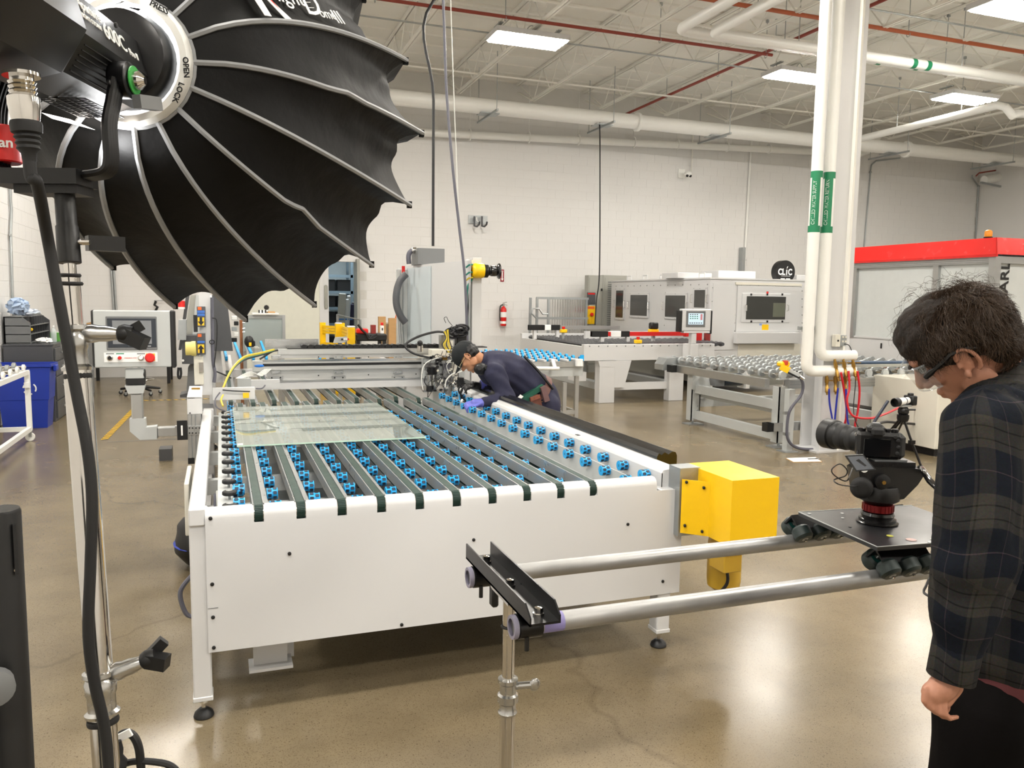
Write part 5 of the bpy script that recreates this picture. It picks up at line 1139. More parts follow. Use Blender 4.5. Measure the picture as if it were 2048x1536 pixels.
MB().box((xA_ + .1, yN + .08, .2), (xB_ - .03, yN + .12, .25)).build('base_rail', M_alu, TT, sm=0); MB().cyl(py(1040, 736, yN - .1), py(1118, 737, yN - .1), .022, 12).build('push_handle', M_pipew, TT); MB().bar(py(1105, 720, yN), py(1110, 736, yN - .1), .04, .03).build('handle_arm', M_pipew, TT)
MB().lathe([(.05, 0), (.05, .09)], py(1158, 732, yN - .05), n=16).build('cup', M_paper, TT); fz(TT, 'blue_latch', 1162, 1168, 710, 722, yN - .03, .03, M_blue)
MB().box((xB_ - .25, yN + .07, .2), (xB_ - .2, yN + .12, .62)).build('post', M_alu, TT, sm=0)
# wire grid rack
WR = thing('wire_rack', 'galvanised wire grid rack standing by the tall grey cabinet', 'rack', (6.9, 16.6, 0)); RY = 16.7
x0_ = py(1072, 630, RY).x; x1_ = py(1176, 630, RY).x; zt = py(1110, 596, RY).z; zm = py(1110, 636, RY).z
for zz in (zt, zm, .3): MB().box((x0_, RY - .02, zz - .03), (x1_, RY + .02, zz + .02)).build('cross_bar', M_galv, WR, sm=0)
for x in (x0_ + .02, x0_ + .3, x1_ - .05): MB().box((x - .025, RY - .025, 0), (x + .025, RY + .025, zt)).build('upright', M_galv, WR, sm=0)
MB().box((x0_, RY + .4, 0), (x0_ + .05, RY + .45, zt)).build('upright', M_galv, WR, sm=0)
bw = MB(); bw.cyl((0, 0, .3), (0, 0, zt), .006, 5); b0 = bw.build('wire_bar', M_chrome, WR, origin=(0, 0, 0)); b0.location = Vector((x0_ + .33, RY, 0)) - WR.location
for k in range(1, 30): dup(b0, WR, Vector((x0_ + .33 + k * (x1_ - x0_ - .35) / 30, RY + .02 * (k % 2), 0)) - WR.location)
MB().tube(W([(1072, 636), (1063, 627), (1066, 617), (1078, 617), (1085, 628), (1096, 628)], RY - .1, RY - .1), .018, 8).build('latch_handle', M_galv, WR)
# tall grey electrical cabinet
GC = thing('electrical_cabinet', 'tall grey electrical cabinet with a yellow isolator panel by the back wall', 'cabinet', (8.0, 16.2, 0)); gY = 16.85
a = py(1176, 600, gY).x; b = py(1205, 600, gY).x; c_ = py(1252, 600, gY).x; zt = py(1205, 551, gY).z
MB().box((a, gY, 0), (b, gY + .2, zt)).build('body', M_cabgrey, GC, sm=0); MB().box((b, gY - .01, 0), (c_, gY + .4, zt + .01)).build('body', M_cabgrey, GC, sm=0)
MB().box((b + .04, gY - .02, .2), (c_ - .02, gY - .01, zt - .05), bev=.004).build('door', M_cabgrey, GC, sm=0); MB().box((a + .02, gY - .01, .2), (b - .02, gY - .0, zt - .05), bev=.004).build('door', M_cabgrey, GC, sm=0)
for k in range(22): MB().box((b + .12, gY - .026, 1.05 + k * .05), (b + .3, gY - .02, 1.07 + k * .05)).build('louvre', M_grey, GC, sm=0)
fz(GC, 'data_plate', 1174, 1191, 585, 609, gY - .02, .01, M_dgrey); fz(GC, 'red_header', 1176, 1190, 586, 589, gY - .024, .004, M_red); fz(GC, 'isolator_plate', 1172, 1190, 612, 648, gY - .03, .02, M_yellow); fz(GC, 'orange_label', 1173, 1189, 613, 618, gY - .034, .004, M_orange)
MB().lathe([(.04, 0), (.045, .03), (.03, .05)], py(1183, 629, gY - .03), (0, -1, 0), 14).build('red_switch', M_red, GC)
for k in range(5): fz(GC, 'tag', 1173 + k * 3.4, 1175.5 + k * 3.4, 636, 648, gY - .04, .004, M_yellow)
fz(GC, 'door_handle', 1203, 1205, 577, 582, gY - .05, .03, M_black)

# ---------------------------------------------------------------- white washing machine with windows
WM = thing('washing_machine', 'large white enclosed machine with dark windows, in the middle of the back', 'machine', (9.5, 14.4, 0))
hx, hy0, hy1, hx1, hz = 8.5, 12.62, 16.6, 10.62, 2.11
MB().box((hx, hy0, .55), (hx1, hy1, hz), bev=.006).build('enclosure', M_white, WM, sm=0)
MB().box((hx - .02, hy0 - .02, hz - .0), (hx1 + .02, hy1, hz + .03)).build('roof_edge', M_white, WM, sm=0)
leg4(WM, (hx + .1, hx1 - .1), (hy0 + .15, hy1 - .2), 0, .55, .16, M_white); MB().box((hx + .3, hy0 + .1, .1), (hx1 - .3, hy1 - .2, .55)).build('tank', M_cabgrey, WM, sm=0)
def pane_left(xa, xb, ya, yb, frame=True):
    """window on the -X face, given image corners"""
    a = px(xa, (ya + yb) / 2, hx); b = px(xb, (ya + yb) / 2, hx); t = px((xa + xb) / 2, ya, hx).z; o_ = px((xa + xb) / 2, yb, hx).z
    if frame: f = MB().box((hx - .025, b.y - .05, o_ - .05), (hx, a.y + .05, t + .05), bev=.004).build('window_frame', M_white, WM, sm=0)
    MB().box((hx - .032, b.y, o_), (hx - .02, a.y, t)).build('window_pane', M_window, f if frame else WM, sm=0)
    if frame:
        yh = b.y + .02 if xb > 1300 else a.y - .02
        for yy in (b.y - .09, a.y + .09): MB().tube([(hx - .02, yy, (t + o_) / 2 - .08), (hx - .06, yy, (t + o_) / 2 - .07), (hx - .06, yy, (t + o_) / 2 + .07), (hx - .02, yy, (t + o_) / 2 + .08)], .008, 6).build('handle', M_chrome, f)
        for yy in (b.y - .03, (a.y + b.y) / 2, a.y + .03):
            for zz in (o_ - .03, t + .03): MB().box((hx - .03, yy - .006, zz - .006), (hx - .024, yy + .006, zz + .006)).build('screw', M_grey, f)
pane_left(1234, 1248, 581, 635); pane_left(1263, 1296, 590, 631); pane_left(1333, 1372, 591, 634); pane_left(1391, 1412, 580, 615)
for k in range(14): MB().lathe([(.012, 0), (.012, .006)], (hx, hy0 + .1 + k * .28, hz - .1), (-1, 0, 0), 6).build('screw', M_grey, WM)
for k in range(6): MB().lathe([(.012, 0), (.012, .006)], (hx + .05, hy0, .7 + k * .25), (0, -1, 0), 6).build('screw', M_grey, WM)
for k in range(4): MB().lathe([(.01, 0), (.01, .006)], (hx, 14.2, 1.2 + k * .22), (-1, 0, 0), 6).build('screw', M_grey, WM)
# lifting handles along the roof edge
for k in range(5): y = hy0 + .35 + k * .72; MB().tube([(hx + .1, y, hz + .03), (hx + .1, y, hz + .12), (hx + .1, y + .18, hz + .12), (hx + .1, y + .18, hz + .03)], .014, 8).build('lifting_handle', M_white, WM)
for xa, xb, ya in ((1350, 1418, 545), (1431, 1505, 541), (1587, 1612, 550)):
    a = py(xa, 552, 13.6); b = py(xb, 552, 13.6); t = py(xa, ya, 13.6).z; MB().box((a.x, 13.5, hz + .03), (b.x, 14.1, t), bev=.004).build('roof_box', M_white, WM, sm=0)
# front face: recessed door panel
fr = hy0
def pf(name, xa, xb, ya, yb, Y, dep, m, par=None, bev=0): return fz(par or WM, name, xa, xb, ya, yb, Y, dep, m, bev)
dr = pf('front_door', 1474, 1600, 572, 664, fr - .02, .02, M_white, bev=.004); pf('header', 1472, 1604, 566, 571, fr - .03, .03, M_cream)
pf('side_panel', 1424, 1470, 567, 700, fr - .012, .012, M_white, bev=.003)
wf = pf('window_frame', 1484, 1580, 587, 645, fr - .035, .015, M_white, bev=.004); pf('window_pane', 1493, 1571, 593, 639, fr - .04, .006, M_window, wf); pf('painted_reflection', 1546, 1570, 606, 634, fr - .042, .001, mat('pane_reflection_tone', '5f6254', .4), wf)  # olive-grey patch paints a reflection onto the pane
for xp in (1503, 1535, 1565):
    for yp in (589, 643): pf('clamp', xp - 1.5, xp + 1.5, yp - 2, yp + 2, fr - .045, .01, M_black, wf)
for xp in (1491, 1574): c = py(xp, 616, fr - .04); MB().tube([c + Vector((0, 0, -.06)), c + Vector((0, -.04, -.05)), c + Vector((0, -.04, .05)), c + Vector((0, 0, .06))], .008, 6).build('handle', M_chrome, wf)
pf('red_label', 1533, 1537, 583, 587, fr - .022, .003, M_red); pf('yellow_note', 1524, 1537, 649, 660, fr - .023, .003, M_yellow); pf('blue_note', 1519, 1524, 647, 651, fr - .023, .003, mat('note_blue', '7f96c8', .6))
sh = pf('drip_shelf', 1474, 1597, 665, 687, fr - .12, .12, M_white, bev=.004); pf('lower_plate', 1476, 1600, 688, 715, fr - .01, .01, M_cream)
for k in range(11): 
    c = py(1432 + k * 17, 569.5 + k * .45, fr); MB().lathe([(.01, 0), (.01, .006)], c, (0, -1, 0), 6).build('screw', M_grey, WM)
for k in range(7):
    for xp in (1469, 1604): c = py(xp, 582 + k * 16, fr); MB().lathe([(.01, 0), (.01, .01)], c, (0, -1, 0), 6).build('screw', M_grey, WM)
# round logo sign on its roof
SG = thing('logo_sign', 'round black sign with white lettering standing on the white machine', 'sign', py(1571, 560, 13.4)); ctr = py(1571, 544, 13.4)
MB().cyl((ctr.x, 13.4, ctr.z), (ctr.x - .0, 13.55, ctr.z), .235, 40).build('disc', M_black, SG)
MB().box((ctr.x - .15, 13.42, 2.14), (ctr.x + .15, 13.5, ctr.z - .15)).build('stand', M_black, SG)
text('CL', .17, (ctr.x - .185, 13.398, ctr.z - .055), (1, 0, 0), (0, 0, 1), M_paper, SG, bold=.006, xs=.85); text('I', .14, (ctr.x + .01, 13.398, ctr.z - .055), (1, 0, 0), (0, 0, 1), M_paper, SG, bold=.006); text('C', .17, (ctr.x + .06, 13.398, ctr.z - .055), (1, 0, 0), (0, 0, 1), M_paper, SG, bold=.006, xs=.85)
MB().prism([(ctr.x + .022, ctr.z + .07), (ctr.x + .034, ctr.z + .07), (ctr.x + .055, ctr.z + .115), (ctr.x + .04, ctr.z + .11)], 'y', 13.396, 13.399).build('flame_mark', M_paper, SG, sm=0)
MB().box((ctr.x - .1, 13.397, ctr.z - .085), (ctr.x + .12, 13.3995, ctr.z - .078)).build('tagline', M_paper, SG, sm=0)
for s_ in (-.06, .07): MB().cb((ctr.x + s_, 13.3985, ctr.z - .145), (.1, .002, .035)).build('lower_mark', M_paper, SG, sm=0)

# ---------------------------------------------------------------- infeed table of the washing line
IT = thing('infeed_table', 'white infeed table with wide feet and dark corrugated rollers before the white machine', 'machine', (6.7, 12.4, 0)); iy = 11.75
MB().box((5.55, iy, .70), (8.05, iy + .1, .97), bev=.005).build('front_beam', M_white, IT, sm=0)
MB().box((5.55, iy + .1, .7), (5.62, 14.6, .93)).build('side_beam', M_white, IT, sm=0); MB().box((5.55, 14.6, .7), (8.4, 14.7, 1.02)).build('rear_beam', M_white, IT, sm=0)
for x in (5.97, 7.29):
    MB().box((x - .14, iy - .03, .0), (x + .14, iy + .14, .70), bev=.004).build('leg', M_white, IT, sm=0); MB().box((x - .14, 14.4, 0), (x + .14, 14.6, .7)).build('leg', M_white, IT, sm=0)
    MB().prism([(x - .17, .70), (x + .17, .70), (x + .14, .6), (x - .14, .6)], 'y', iy - .035, iy + .02).build('gusset', M_white, IT, sm=0)
    MB().box((x - .08, iy + .14, .2), (x + .08, 14.4, .32)).build('floor_rail', M_lgrey, IT, sm=0)
MB().box((6.1, iy + .05, .2), (7.15, iy + .13, .32)).build('cross_rail', M_white, IT, sm=0); MB().box((5.5, iy + .2, .35), (5.7, iy + .5, .5)).build('step_block', M_white, IT, sm=0)
MB().prism([(py(1219, 718, iy).x, .70), (py(1262, 718, iy).x, .70), (py(1247, 772, iy).x, .25), (py(1221, 772, iy).x, .25)], 'y', iy - .02, iy + .12).build('motor_cover', M_white, IT, sm=0)
for k in range(15): MB().lathe([(.011, 0), (.011, .006)], (5.65 + k * .165, iy, .94), (0, -1, 0), 6).build('screw', M_grey, IT)
rl = MB(); rl.lathe([(.03, 0)] + [(.045 if j % 2 else .034, j * .07) for j in range(1, 38)] + [(.03, 2.66)], d=(0, 1, 0), n=8); r0 = rl.build('corrugated_roller', M_dgrey, IT, origin=(0, 0, 0)); r0.location = Vector((5.7, 11.9, .95)) - IT.location
for k in range(1, 22): dup(r0, IT, Vector((5.7 + .125 * k, 11.9, .95)) - IT.location)
# sensor bars across the infeed
for (xa, ya, xb, Y_) in ((1058, 655, 1240, 13.8), (1184, 668, 1400, 12.3)):
    a = py(xa, ya, Y_); b = py(xb, ya + 1, Y_)
    o = thing('sensor_bar', ('rear' if Y_ > 13 else 'front') + ' sensor bar with black and white blocks over the infeed table', 'sensor bar', (a.x, Y_, .97))
    MB().box((a.x, Y_, a.z - .035), (b.x, Y_ + .05, a.z + .035)).build('bar', M_alu if Y_ > 13 else M_red, o, sm=0)
    dxx = (b.x - a.x) / 182 if Y_ > 13 else (b.x - a.x) / 216
    for s0, s1, mm_ in (((0, 25, M_black), (25, 30, M_black), (30, 42, M_paper), (42, 60, M_black)) if Y_ > 13 else ((0, 30, M_black), (36, 55, M_paper), (55, 72, M_black), (185, 200, M_red), (205, 216, M_red))):
        MB().box((a.x + s0 * dxx, Y_ - .02, a.z - .05), (a.x + s1 * dxx, Y_ + .07, a.z + .05), bev=.004).build('block', mm_, o, sm=0)
    for s0 in ((12, 56) if Y_ > 13 else (20, 70)): MB().box((a.x + s0 * dxx - .03, Y_ - .01, .95), (a.x + s0 * dxx + .03, Y_ + .06, a.z - .05)).build('support', M_white, o, sm=0)
for xp, yp, Y_, lb in ((1276, 683, 11.8, 'yellow emergency stop box on the front beam of the infeed table'), (1127, 662, 13.2, 'yellow emergency stop box at the far side of the infeed table')):
    q = py(xp, yp, Y_); o = thing('emergency_stop', lb, 'switch', (q.x, q.y, q.z - .03)); MB().cb((q.x, q.y, q.z), (.12, .08, .06), bev=.008).build('box', M_yellow, o, sm=0); MB().lathe([(.02, 0), (.03, .02), (.028, .05)], (q.x, q.y, q.z + .03)).build('button', M_red, o)
    MB().box((q.x - .02, q.y, .93), (q.x + .02, q.y + .04, q.z - .03)).build('bracket', M_galv, o)
q = py(1307, 655, 12.4); o = thing('barcode_scanner', 'black and yellow area scanner on the infeed table', 'scanner', (q.x, q.y, .97)); MB().cb((q.x, q.y, q.z + .03), (.15, .12, .12), bev=.02).build('scanner_head', M_black, o); MB().cb((q.x, q.y, q.z - .06), (.16, .12, .06), bev=.006).build('base', M_yellow, o); MB().box((q.x - .03, q.y - .02, .97), (q.x + .03, q.y + .02, q.z - .09)).build('stand', M_white, o, sm=0)
MB().box((6.3, 13.3, .9), (8.5, 13.36, 1.12)).build('rear_fence', M_white, IT, sm=0)
o = thing('red_wall_strip', 'red strip at the mouth of the white machine', 'panel', (8.3, 12.5, .97)); MB().box((8.05, 12.5, .92), (8.28, 12.56, 1.13)).build('panel', M_red, o, sm=0); MB().box((8.36, 12.5, .92), (8.46, 12.56, 1.13)).build('panel', mat('dull_red', '8c2a24', .5), o, sm=0)
# small panel of the washing line
H2 = thing('machine_panel', 'small white touch panel with lit screen on a stalk before the white machine', 'control panel', (7.5, 11.5, .97)); hY2 = 11.5
def f2(name, xa, xb, ya, yb, Y, dep, m, par=None, bev=0): return fz(par or H2, name, xa, xb, ya, yb, Y, dep, m, bev)
f2('housing', 1364, 1422, 618, 662, hY2, .1, M_white, bev=.01); f2('side_grip', 1359, 1365, 621, 664, hY2, .12, M_black, bev=.01); f2('side_grip', 1421, 1425, 621, 668, hY2, .12, M_black, bev=.01); f2('tray', 1368, 1420, 660, 666, hY2 + .01, .1, M_white)
f2('bezel', 1373, 1411, 622, 654, hY2 - .01, .01, M_grey, bev=.003); sc = f2('screen', 1377, 1407, 626.5, 649, hY2 - .014, .004, M_screen)
for r_ in range(3):
    for k in range(4): f2('icon', 1380 + k * 4.5, 1382.5 + k * 4.5, 628 + r_ * 4, 630 + r_ * 4, hY2 - .0155, .001, M_green if r_ else M_dgrey, sc)
for k in range(6): f2('icon', 1379 + k * 4.5, 1381.5 + k * 4.5, 645, 647, hY2 - .0155, .001, M_dgrey, sc)
f2('red_icon', 1401, 1405, 628, 640, hY2 - .0155, .001, mat('screen_pink', 'd08a90', .5), sc)
q = py(1390, 666, hY2); MB().box((q.x - .05, hY2 + .02, .98), (q.x + .05, hY2 + .12, q.z), bev=.01).build('stalk', M_white, H2, sm=0); MB().box((q.x - .08, hY2 + .0, .72), (q.x + .08, hY2 + .245, .98), bev=.01).build('stalk_foot', M_white, H2, sm=0)

# ---------------------------------------------------------------- disc roller conveyor at the right
RC = thing('roller_conveyor', 'grey steel disc roller conveyor passing behind the white column', 'conveyor', (7.8, 8.7, 0)); rz = .86; rx0, rx1, ry0, ry1 = 6.02, 9.45, 7.62, 9.9
def bx(name, a, b, m, bev=0): return MB().box(a, b, bev).build(name, m, RC, sm=0)
bx('far_beam', (rx0 - .1, ry1 + .02, rz - .12), (rx1, ry1 + .1, rz + .03), M_alu)
bx('near_beam', (rx0 + .18, ry0 - .1, rz - .16), (rx1, ry0 - .02, rz - .05), M_alu)
for k in range(3): bx('beam_groove', (rx0 + .18, ry0 - .104, rz - .15 + k * .035), (rx1, ry0 - .1, rz - .14 + k * .035), M_galv)
a = py(1342, 720, 9.9); MB().prism([(rx0 - .1, rz + .03), (rx0 + .08, rz + .04), (rx0 + .08, rz - .14), (rx0 - .16, rz - .14), (rx0 - .16, rz - .06)], 'y', ry1 - .12, ry1 + .12).build('end_cap', M_galv, RC, sm=0)
bx('side_profile', (rx0 - .02, ry0 + .1, rz - .16), (rx0 + .05, ry1, rz - .06), M_alu); bx('profile_cap', (rx0 - .1, ry1 - .25, rz - .16), (rx0 - .02, ry1 - .12, rz - .06), M_black)
sh_ = MB(); sh_.cyl((0, ry0 - .06, rz), (0, ry1 + .02, rz), .017, 8); s0 = sh_.build('shaft', M_chrome, RC, origin=(0, 0, 0)); dk = MB()
discs = []
dm = MB(); dm.lathe([(.02, -.02), (.05, -.018), (.055, -.012), (.055, .012), (.05, .018), (.02, .02)], (0, 0, rz), (0, 1, 0), 12); d0 = dm.build('disc_roller', M_galv, s0, origin=(0, 0, 0))
d0.location = (0, ry0 + .12, 0)
nx = 13
for j in range(1, 12): dup(d0, s0, (0, ry0 + .12 + j * .2, 0))
bm_ = MB(); bm_.lathe([(.02, -.02), (.045, -.02), (.05, -.012), (.05, .012), (.03, .03), (.018, .032)], (0, ry0 - .06, rz), (0, 1, 0), 14); bm_.box((-.06, ry0 - .09, rz - .055), (.06, ry0 - .03, rz - .04)); bm_.build('pillow_bearing', M_lgrey, s0)
s0.location = Vector((rx0 + .1, 0, 0)) - RC.location
for k in range(1, nx): copy_tree(s0, Vector((rx0 + .1 + k * .255, 0, 0)) - RC.location, parent=RC)
for x, y in ((6.13, 9.4), (6.16, 7.62), (8.6, 9.5), (8.6, 7.6)):
    m = MB(); 
    m.box((x - .07, y - .06, .06), (x - .055, y + .06, .72)); m.box((x - .07, y - .06, .06), (x + .07, y - .05, .72)); m.box((x + .055, y - .06, .06), (x + .07, y + .06, .72)); m.build('leg', M_lgrey, RC, sm=0)
    bx('foot_plate', (x - .12, y - .1, 0), (x + .12, y + .08, .015), M_galv); MB().cyl((x, y, .01), (x, y, .12), .015, 8).build('foot_screw', M_galv, RC)
    for z_2 in (.2, .26, .5, .55, .6): MB().lathe([(.01, 0), (.01, .005)], (x + .03, y - .06, z_2), (0, -1, 0), 6).build('bolt', M_galv, RC)
for y0_, y1_, z_2 in ((7.62, 9.4, .5), (7.62, 9.4, .14)):
    bx('side_channel', (6.1, y0_, z_2 - .055), (6.18, y1_, z_2 + .055), M_lgrey); bx('side_channel', (8.56, y0_, z_2 - .055), (8.64, y1_ + .1, z_2 + .055), M_lgrey)
bx('side_tube', (6.2, 7.7, .38), (6.26, 9.35, .43), M_lgrey)
bx('cross_channel', (6.1, 9.38, .24), (8.6, 9.44, .36), M_lgrey); bx('cross_channel', (5.95, 7.55, .2), (8.6, 7.63, .3), M_alu); bx('channel_cap', (5.93, 7.54, .2), (6.02, 7.64, .3), M_black)
MB().prism([(6.05, .72), (6.25, .72), (6.32, .62), (6.36, .46), (6.22, .4), (6.05, .5)], 'y', 9.32, 9.34).build('gusset', M_lgrey, RC, sm=0)
m = MB(); m.lathe([(.06, 0), (.09, .03), (.09, .3), (.07, .34)], (6.5, 9.3, .62), (1, 0, 0), 18); m.build('drive_motor', mat('motor_blue_black', '23303c', .4), RC); bx('motor_flange', (6.84, 9.2, .5), (6.9, 9.4, .74), M_paper); bx('gear_box', (6.36, 9.22, .54), (6.5, 9.38, .72), M_grey)
bx('cover_rail', (7.0, 7.58, rz + .07), (8.9, 7.63, rz + .1), M_cabgrey)
# blue tubes resting above the conveyor on the right
o = thing('blue_tube', 'dark blue tube lying over the rollers right of the column', 'tube', (7.3, 7.6, rz + .1)); MB().cyl((6.85, 7.72, rz + .12), (8.9, 7.72, rz + .1), .022, 10).build('tube', mat('steel_blue', '40536b', .4), o)
# pendant with emergency stop on a post
PP = thing('pendant_post', 'steel post carrying a white pendant with yellow emergency stop before the conveyor', 'control post', (6.1, 7.15, 0)); q = pz(1574, 903, 0)
MB().box((q.x - .04, q.y - .04, 0), (q.x + .04, q.y + .04, .72)).build('post', M_lgrey, PP, sm=0); MB().box((q.x - .09, q.y - .08, 0), (q.x + .09, q.y + .08, .012)).build('foot_plate', M_galv, PP, sm=0)
a = py(1562, 733, q.y - .1); b = py(1600, 752, q.y - .25); d_ = (b - a).normalized()
m = MB(); m.bar(a + Vector((0, 0, -.02)), b + Vector((0, 0, -.02)), .1, .02); m.build('backing', M_black, PP, sm=0)
m = MB(); m.bar(a + d_ * .07, b, .085, .05); m.build('housing', M_lgrey, PP, sm=0)
m = MB(); m.bar(a, a + d_ * .1, .11, .06); m.box((a.x - .03, a.y - .05, a.z + .0), (a.x + .09, a.y + .05, a.z + .055), bev=.015); m.build('yellow_guard', M_yellow, PP, sm=0); MB().lathe([(.025, 0), (.032, .02), (.028, .05)], a + d_ * .05 + Vector((0, 0, .04))).build('emergency_button', mat('estop_red', 'c2452a', .4), PP)
for k in range(3): MB().lathe([(.012, 0), (.012, .012)], a + d_ * (.15 + k * .035) + Vector((0, 0, .025)), (0, 0, 1), 8).build('button', M_black, PP)
MB().tube([b, b + d_ * .05 + Vector((0, 0, -.01))], .02, 10).build('gland', M_chrome, PP)
MB().tube(spline(H([(1601, 755), (1606, 770), (1602, 790), (1583, 815), (1576, 835), (1574, 870), (1582, 888), (1600, 897), (1625, 899)], q.y - .2, q.y - .05), 5), .017, 8).build('cable', M_gwire, PP)
for y in (826, 868): fz(PP, 'cable_clip', 1570, 1580, y - 3, y + 3, q.y - .08, .04, M_galv)
# red roofed booth
BO = thing('enclosure_booth', 'tall aluminium framed white booth with red roof band at the right', 'booth', (9.9, 9.3, 0)); ex_, ey0, ey1 = 9.5, 7.68, 11.0
MB().box((ex_ + .03, ey0 + .03, 1.17), (13.5, ey1, 2.34)).build('wall_panel', mat('booth_panel', 'cdd1d0', .35), BO, sm=0); MB().box((ex_ + .02, ey0 + .02, .1), (13.5, ey1, 1.17)).build('lower_panel', M_white, BO, sm=0)
rf = MB(); rf.slab([(ex_ - .08, ey0 - .08, 2.36), (ex_ - .08, ey1, 2.36), (ex_ + .03, ey1, 2.585), (ex_ + .03, ey0 + .03, 2.585)], (.01, .0, 0)); rf.slab([(ex_ - .08, ey0 - .08, 2.36), (13.6, ey0 - .08, 2.36), (13.5, ey0 + .03, 2.585), (ex_ + .03, ey0 + .03, 2.585)], (0, .01, 0))
MB().box((ex_ + .04, ey0 + .04, 2.5), (13.5, ey1, 2.53)).build('roof_sheet', M_lgrey, BO, sm=0); rf.box((ex_ - .08, ey0 - .08, 2.33), (ex_ - .06, ey1, 2.365)); rf.build('red_roof_band', mat('gloss_red', 'e0201c', .25, coat=.3, var=.02), BO, sm=0)
def bb(name, a, b, m=M_alu): return MB().box(a, b).build(name, m, BO, sm=0)
bb('top_rail', (ex_ - .03, ey0 - .03, 2.25), (ex_ + .05, ey1, 2.34)); bb('top_rail', (ex_ - .03, ey0 - .03, 2.25), (13.5, ey0 + .05, 2.34))
bb('corner_post', (ex_ - .04, ey0 - .04, 0), (ex_ + .06, ey0 + .06, 2.34))
for xp in (1872, 1710, 1628): yy = px(xp, 560, ex_).y; bb('post', (ex_ - .02, yy - .045, .1 if xp == 1628 else 1.17), (ex_ + .04, yy + .045, 2.25))
bb('mid_rail', (ex_ - .0, ey0, 1.165), (ex_ + .04, ey1, 1.19), M_white)
for k in range(3): bb('rail_groove', (ex_ - .033, ey0, 2.265 + k * .025), (ex_ - .03, ey1, 2.27 + k * .025), M_grey)
for yy in (8.3, 8.9, 9.5): bb('latch', (ex_ + .0, yy, 1.02), (ex_ + .02, yy + .012, 1.1), M_black)
q = py(2004, 616, ey0 + .02)
text('PEARL L', .21, (py(2012, 622, ey0 + .018).x, ey0 + .018, py(2012, 622, ey0).z), (0, 0, 1), (-1, 0, 0), M_black, BO, bold=.004, xs=1.12)
cq = px(1990, 474, ex_ + .1); o = thing('beacon_lamp', 'amber beacon lamp on the near corner of the red roof', 'lamp', (cq.x, cq.y, 2.585)); MB().lathe([(.05, 0), (.055, .01), (.055, .02)], (cq.x, cq.y + .1, 2.585)).build('base', M_black, o)
MB().lathe([(.045, .02), (.048, .03), (.048, .08), (.04, .1), (.01, .115)], (cq.x, cq.y + .1, 2.585), n=12).build('dome', mat('amber_lens', 'd88418', .25, emit=.25), o)
# low white machine body by the tripod
LB = thing('low_cabinet', 'low white machine cabinet behind the second tripod', 'cabinet', (7.6, 6.4, 0)); a = pz(1825, 893, .07); 
MB().box((a.x, a.y - .3, .09), (a.x + 1.6, a.y + .65, .84), bev=.006).build('body', M_cream, LB, sm=0); MB().box((a.x + .05, a.y - .25, 0), (a.x + 1.5, a.y + .6, .09)).build('plinth', M_black, LB, sm=0)
# clipboard and pen on the floor
a = pz(1571, 917, 0); b = pz(1632, 915, 0); c_ = pz(1644, 924, 0); d_ = pz(1586, 925, 0); cb_ = MB(); cb_.slab([a, b, c_, d_], (0, 0, .005)); o = thing('clipboard', 'clipboard with white paper lying on the floor before the column', 'clipboard', (a + c_) / 2)
cb_.build('board', M_wood, o, sm=0); ins = lambda p: p + ((a + b + c_ + d_) / 4 - p) * .05 + Vector((0, 0, .0052)); MB().slab([ins(a), ins(b), ins(c_), ins(d_)], (0, 0, .001)).build('paper', M_paper, o, sm=0)
m = MB(); m.bar((b + c_) / 2 + Vector((-.03, 0, .012)), (b + c_) / 2 + Vector((-.0, .0, .012)), .05, .01); m.build('clip', M_chrome, o, sm=0); P0 = (a + b + c_ + d_) / 4 + Vector((.05, .0, .01)); tag(MB().cyl(P0, P0 + Vector((.14, -.02, 0)), .005, 6).build('pen', M_black, origin=P0), 'black pen lying on the clipboard', 'pen')
# second camera: white telephoto on a tripod
T2 = thing('camera_tripod', 'black video tripod standing before the low white cabinet', 'tripod', (6.6, 6.3, 0)); tY = 6.35; hd = py(1806, 833, tY)
ft = [pz(1841, 936, 0), pz(1772, 905, 0), Vector((hd.x + .0, hd.y + .42, 0))]
for p in ft:
    m = MB(); s = (p - hd).cross(Vector((0, 0, 1))).normalized() * .022; mid = hd.lerp(p, .5)
    m.tube([hd + s, mid + s * .8], .011, 8); m.tube([hd - s, mid - s * .8], .011, 8); m.tube([mid.lerp(hd, .15), p + Vector((0, 0, .03))], .013, 8); m.cb(mid, (.06, .04, .04)); m.build('leg', M_blackm, T2)
    MB().lathe([(.03, 0), (.03, .02), (.015, .03)], p, n=12).build('foot', M_rubber, T2)
MB().lathe([(.05, -.05), (.06, -.02), (.06, .02), (.04, .03)], hd).build('bowl', M_blackm, T2); MB().cb(hd + Vector((0, 0, .06)), (.1, .09, .08), bev=.02).build('fluid_head', M_black, T2); MB().tube([hd + Vector((.04, 0, .07)), hd + Vector((.14, -.02, .07))], .01, 8).build('pan_handle', M_black, T2)
MB().cb(hd + Vector((0, 0, .115)), (.14, .08, .02)).build('plate', M_galv, T2)
C2 = thing('telephoto_camera', 'camera with white telephoto lens on the black tripod', 'camera', hd + Vector((0, 0, .125))); cc = hd + Vector((.05, 0, .17))
dv = Vector((-1, -.18, -.06)).normalized(); MB().lathe([(.034, 0), (.034, .05), (.038, .06), (.038, .13), (.042, .14), (.042, .16)], cc, dv, 20).build('lens_barrel', M_paper, C2); MB().lathe([(.043, .16), (.046, .165), (.046, .225), (.04, .225), (.038, .18)], cc, dv, 20).build('lens_hood', M_black, C2); MB().lathe([(.0355, .05), (.0395, .058), (.0395, .066), (.036, .07)], cc, dv, 20).build('focus_ring', M_black, C2)
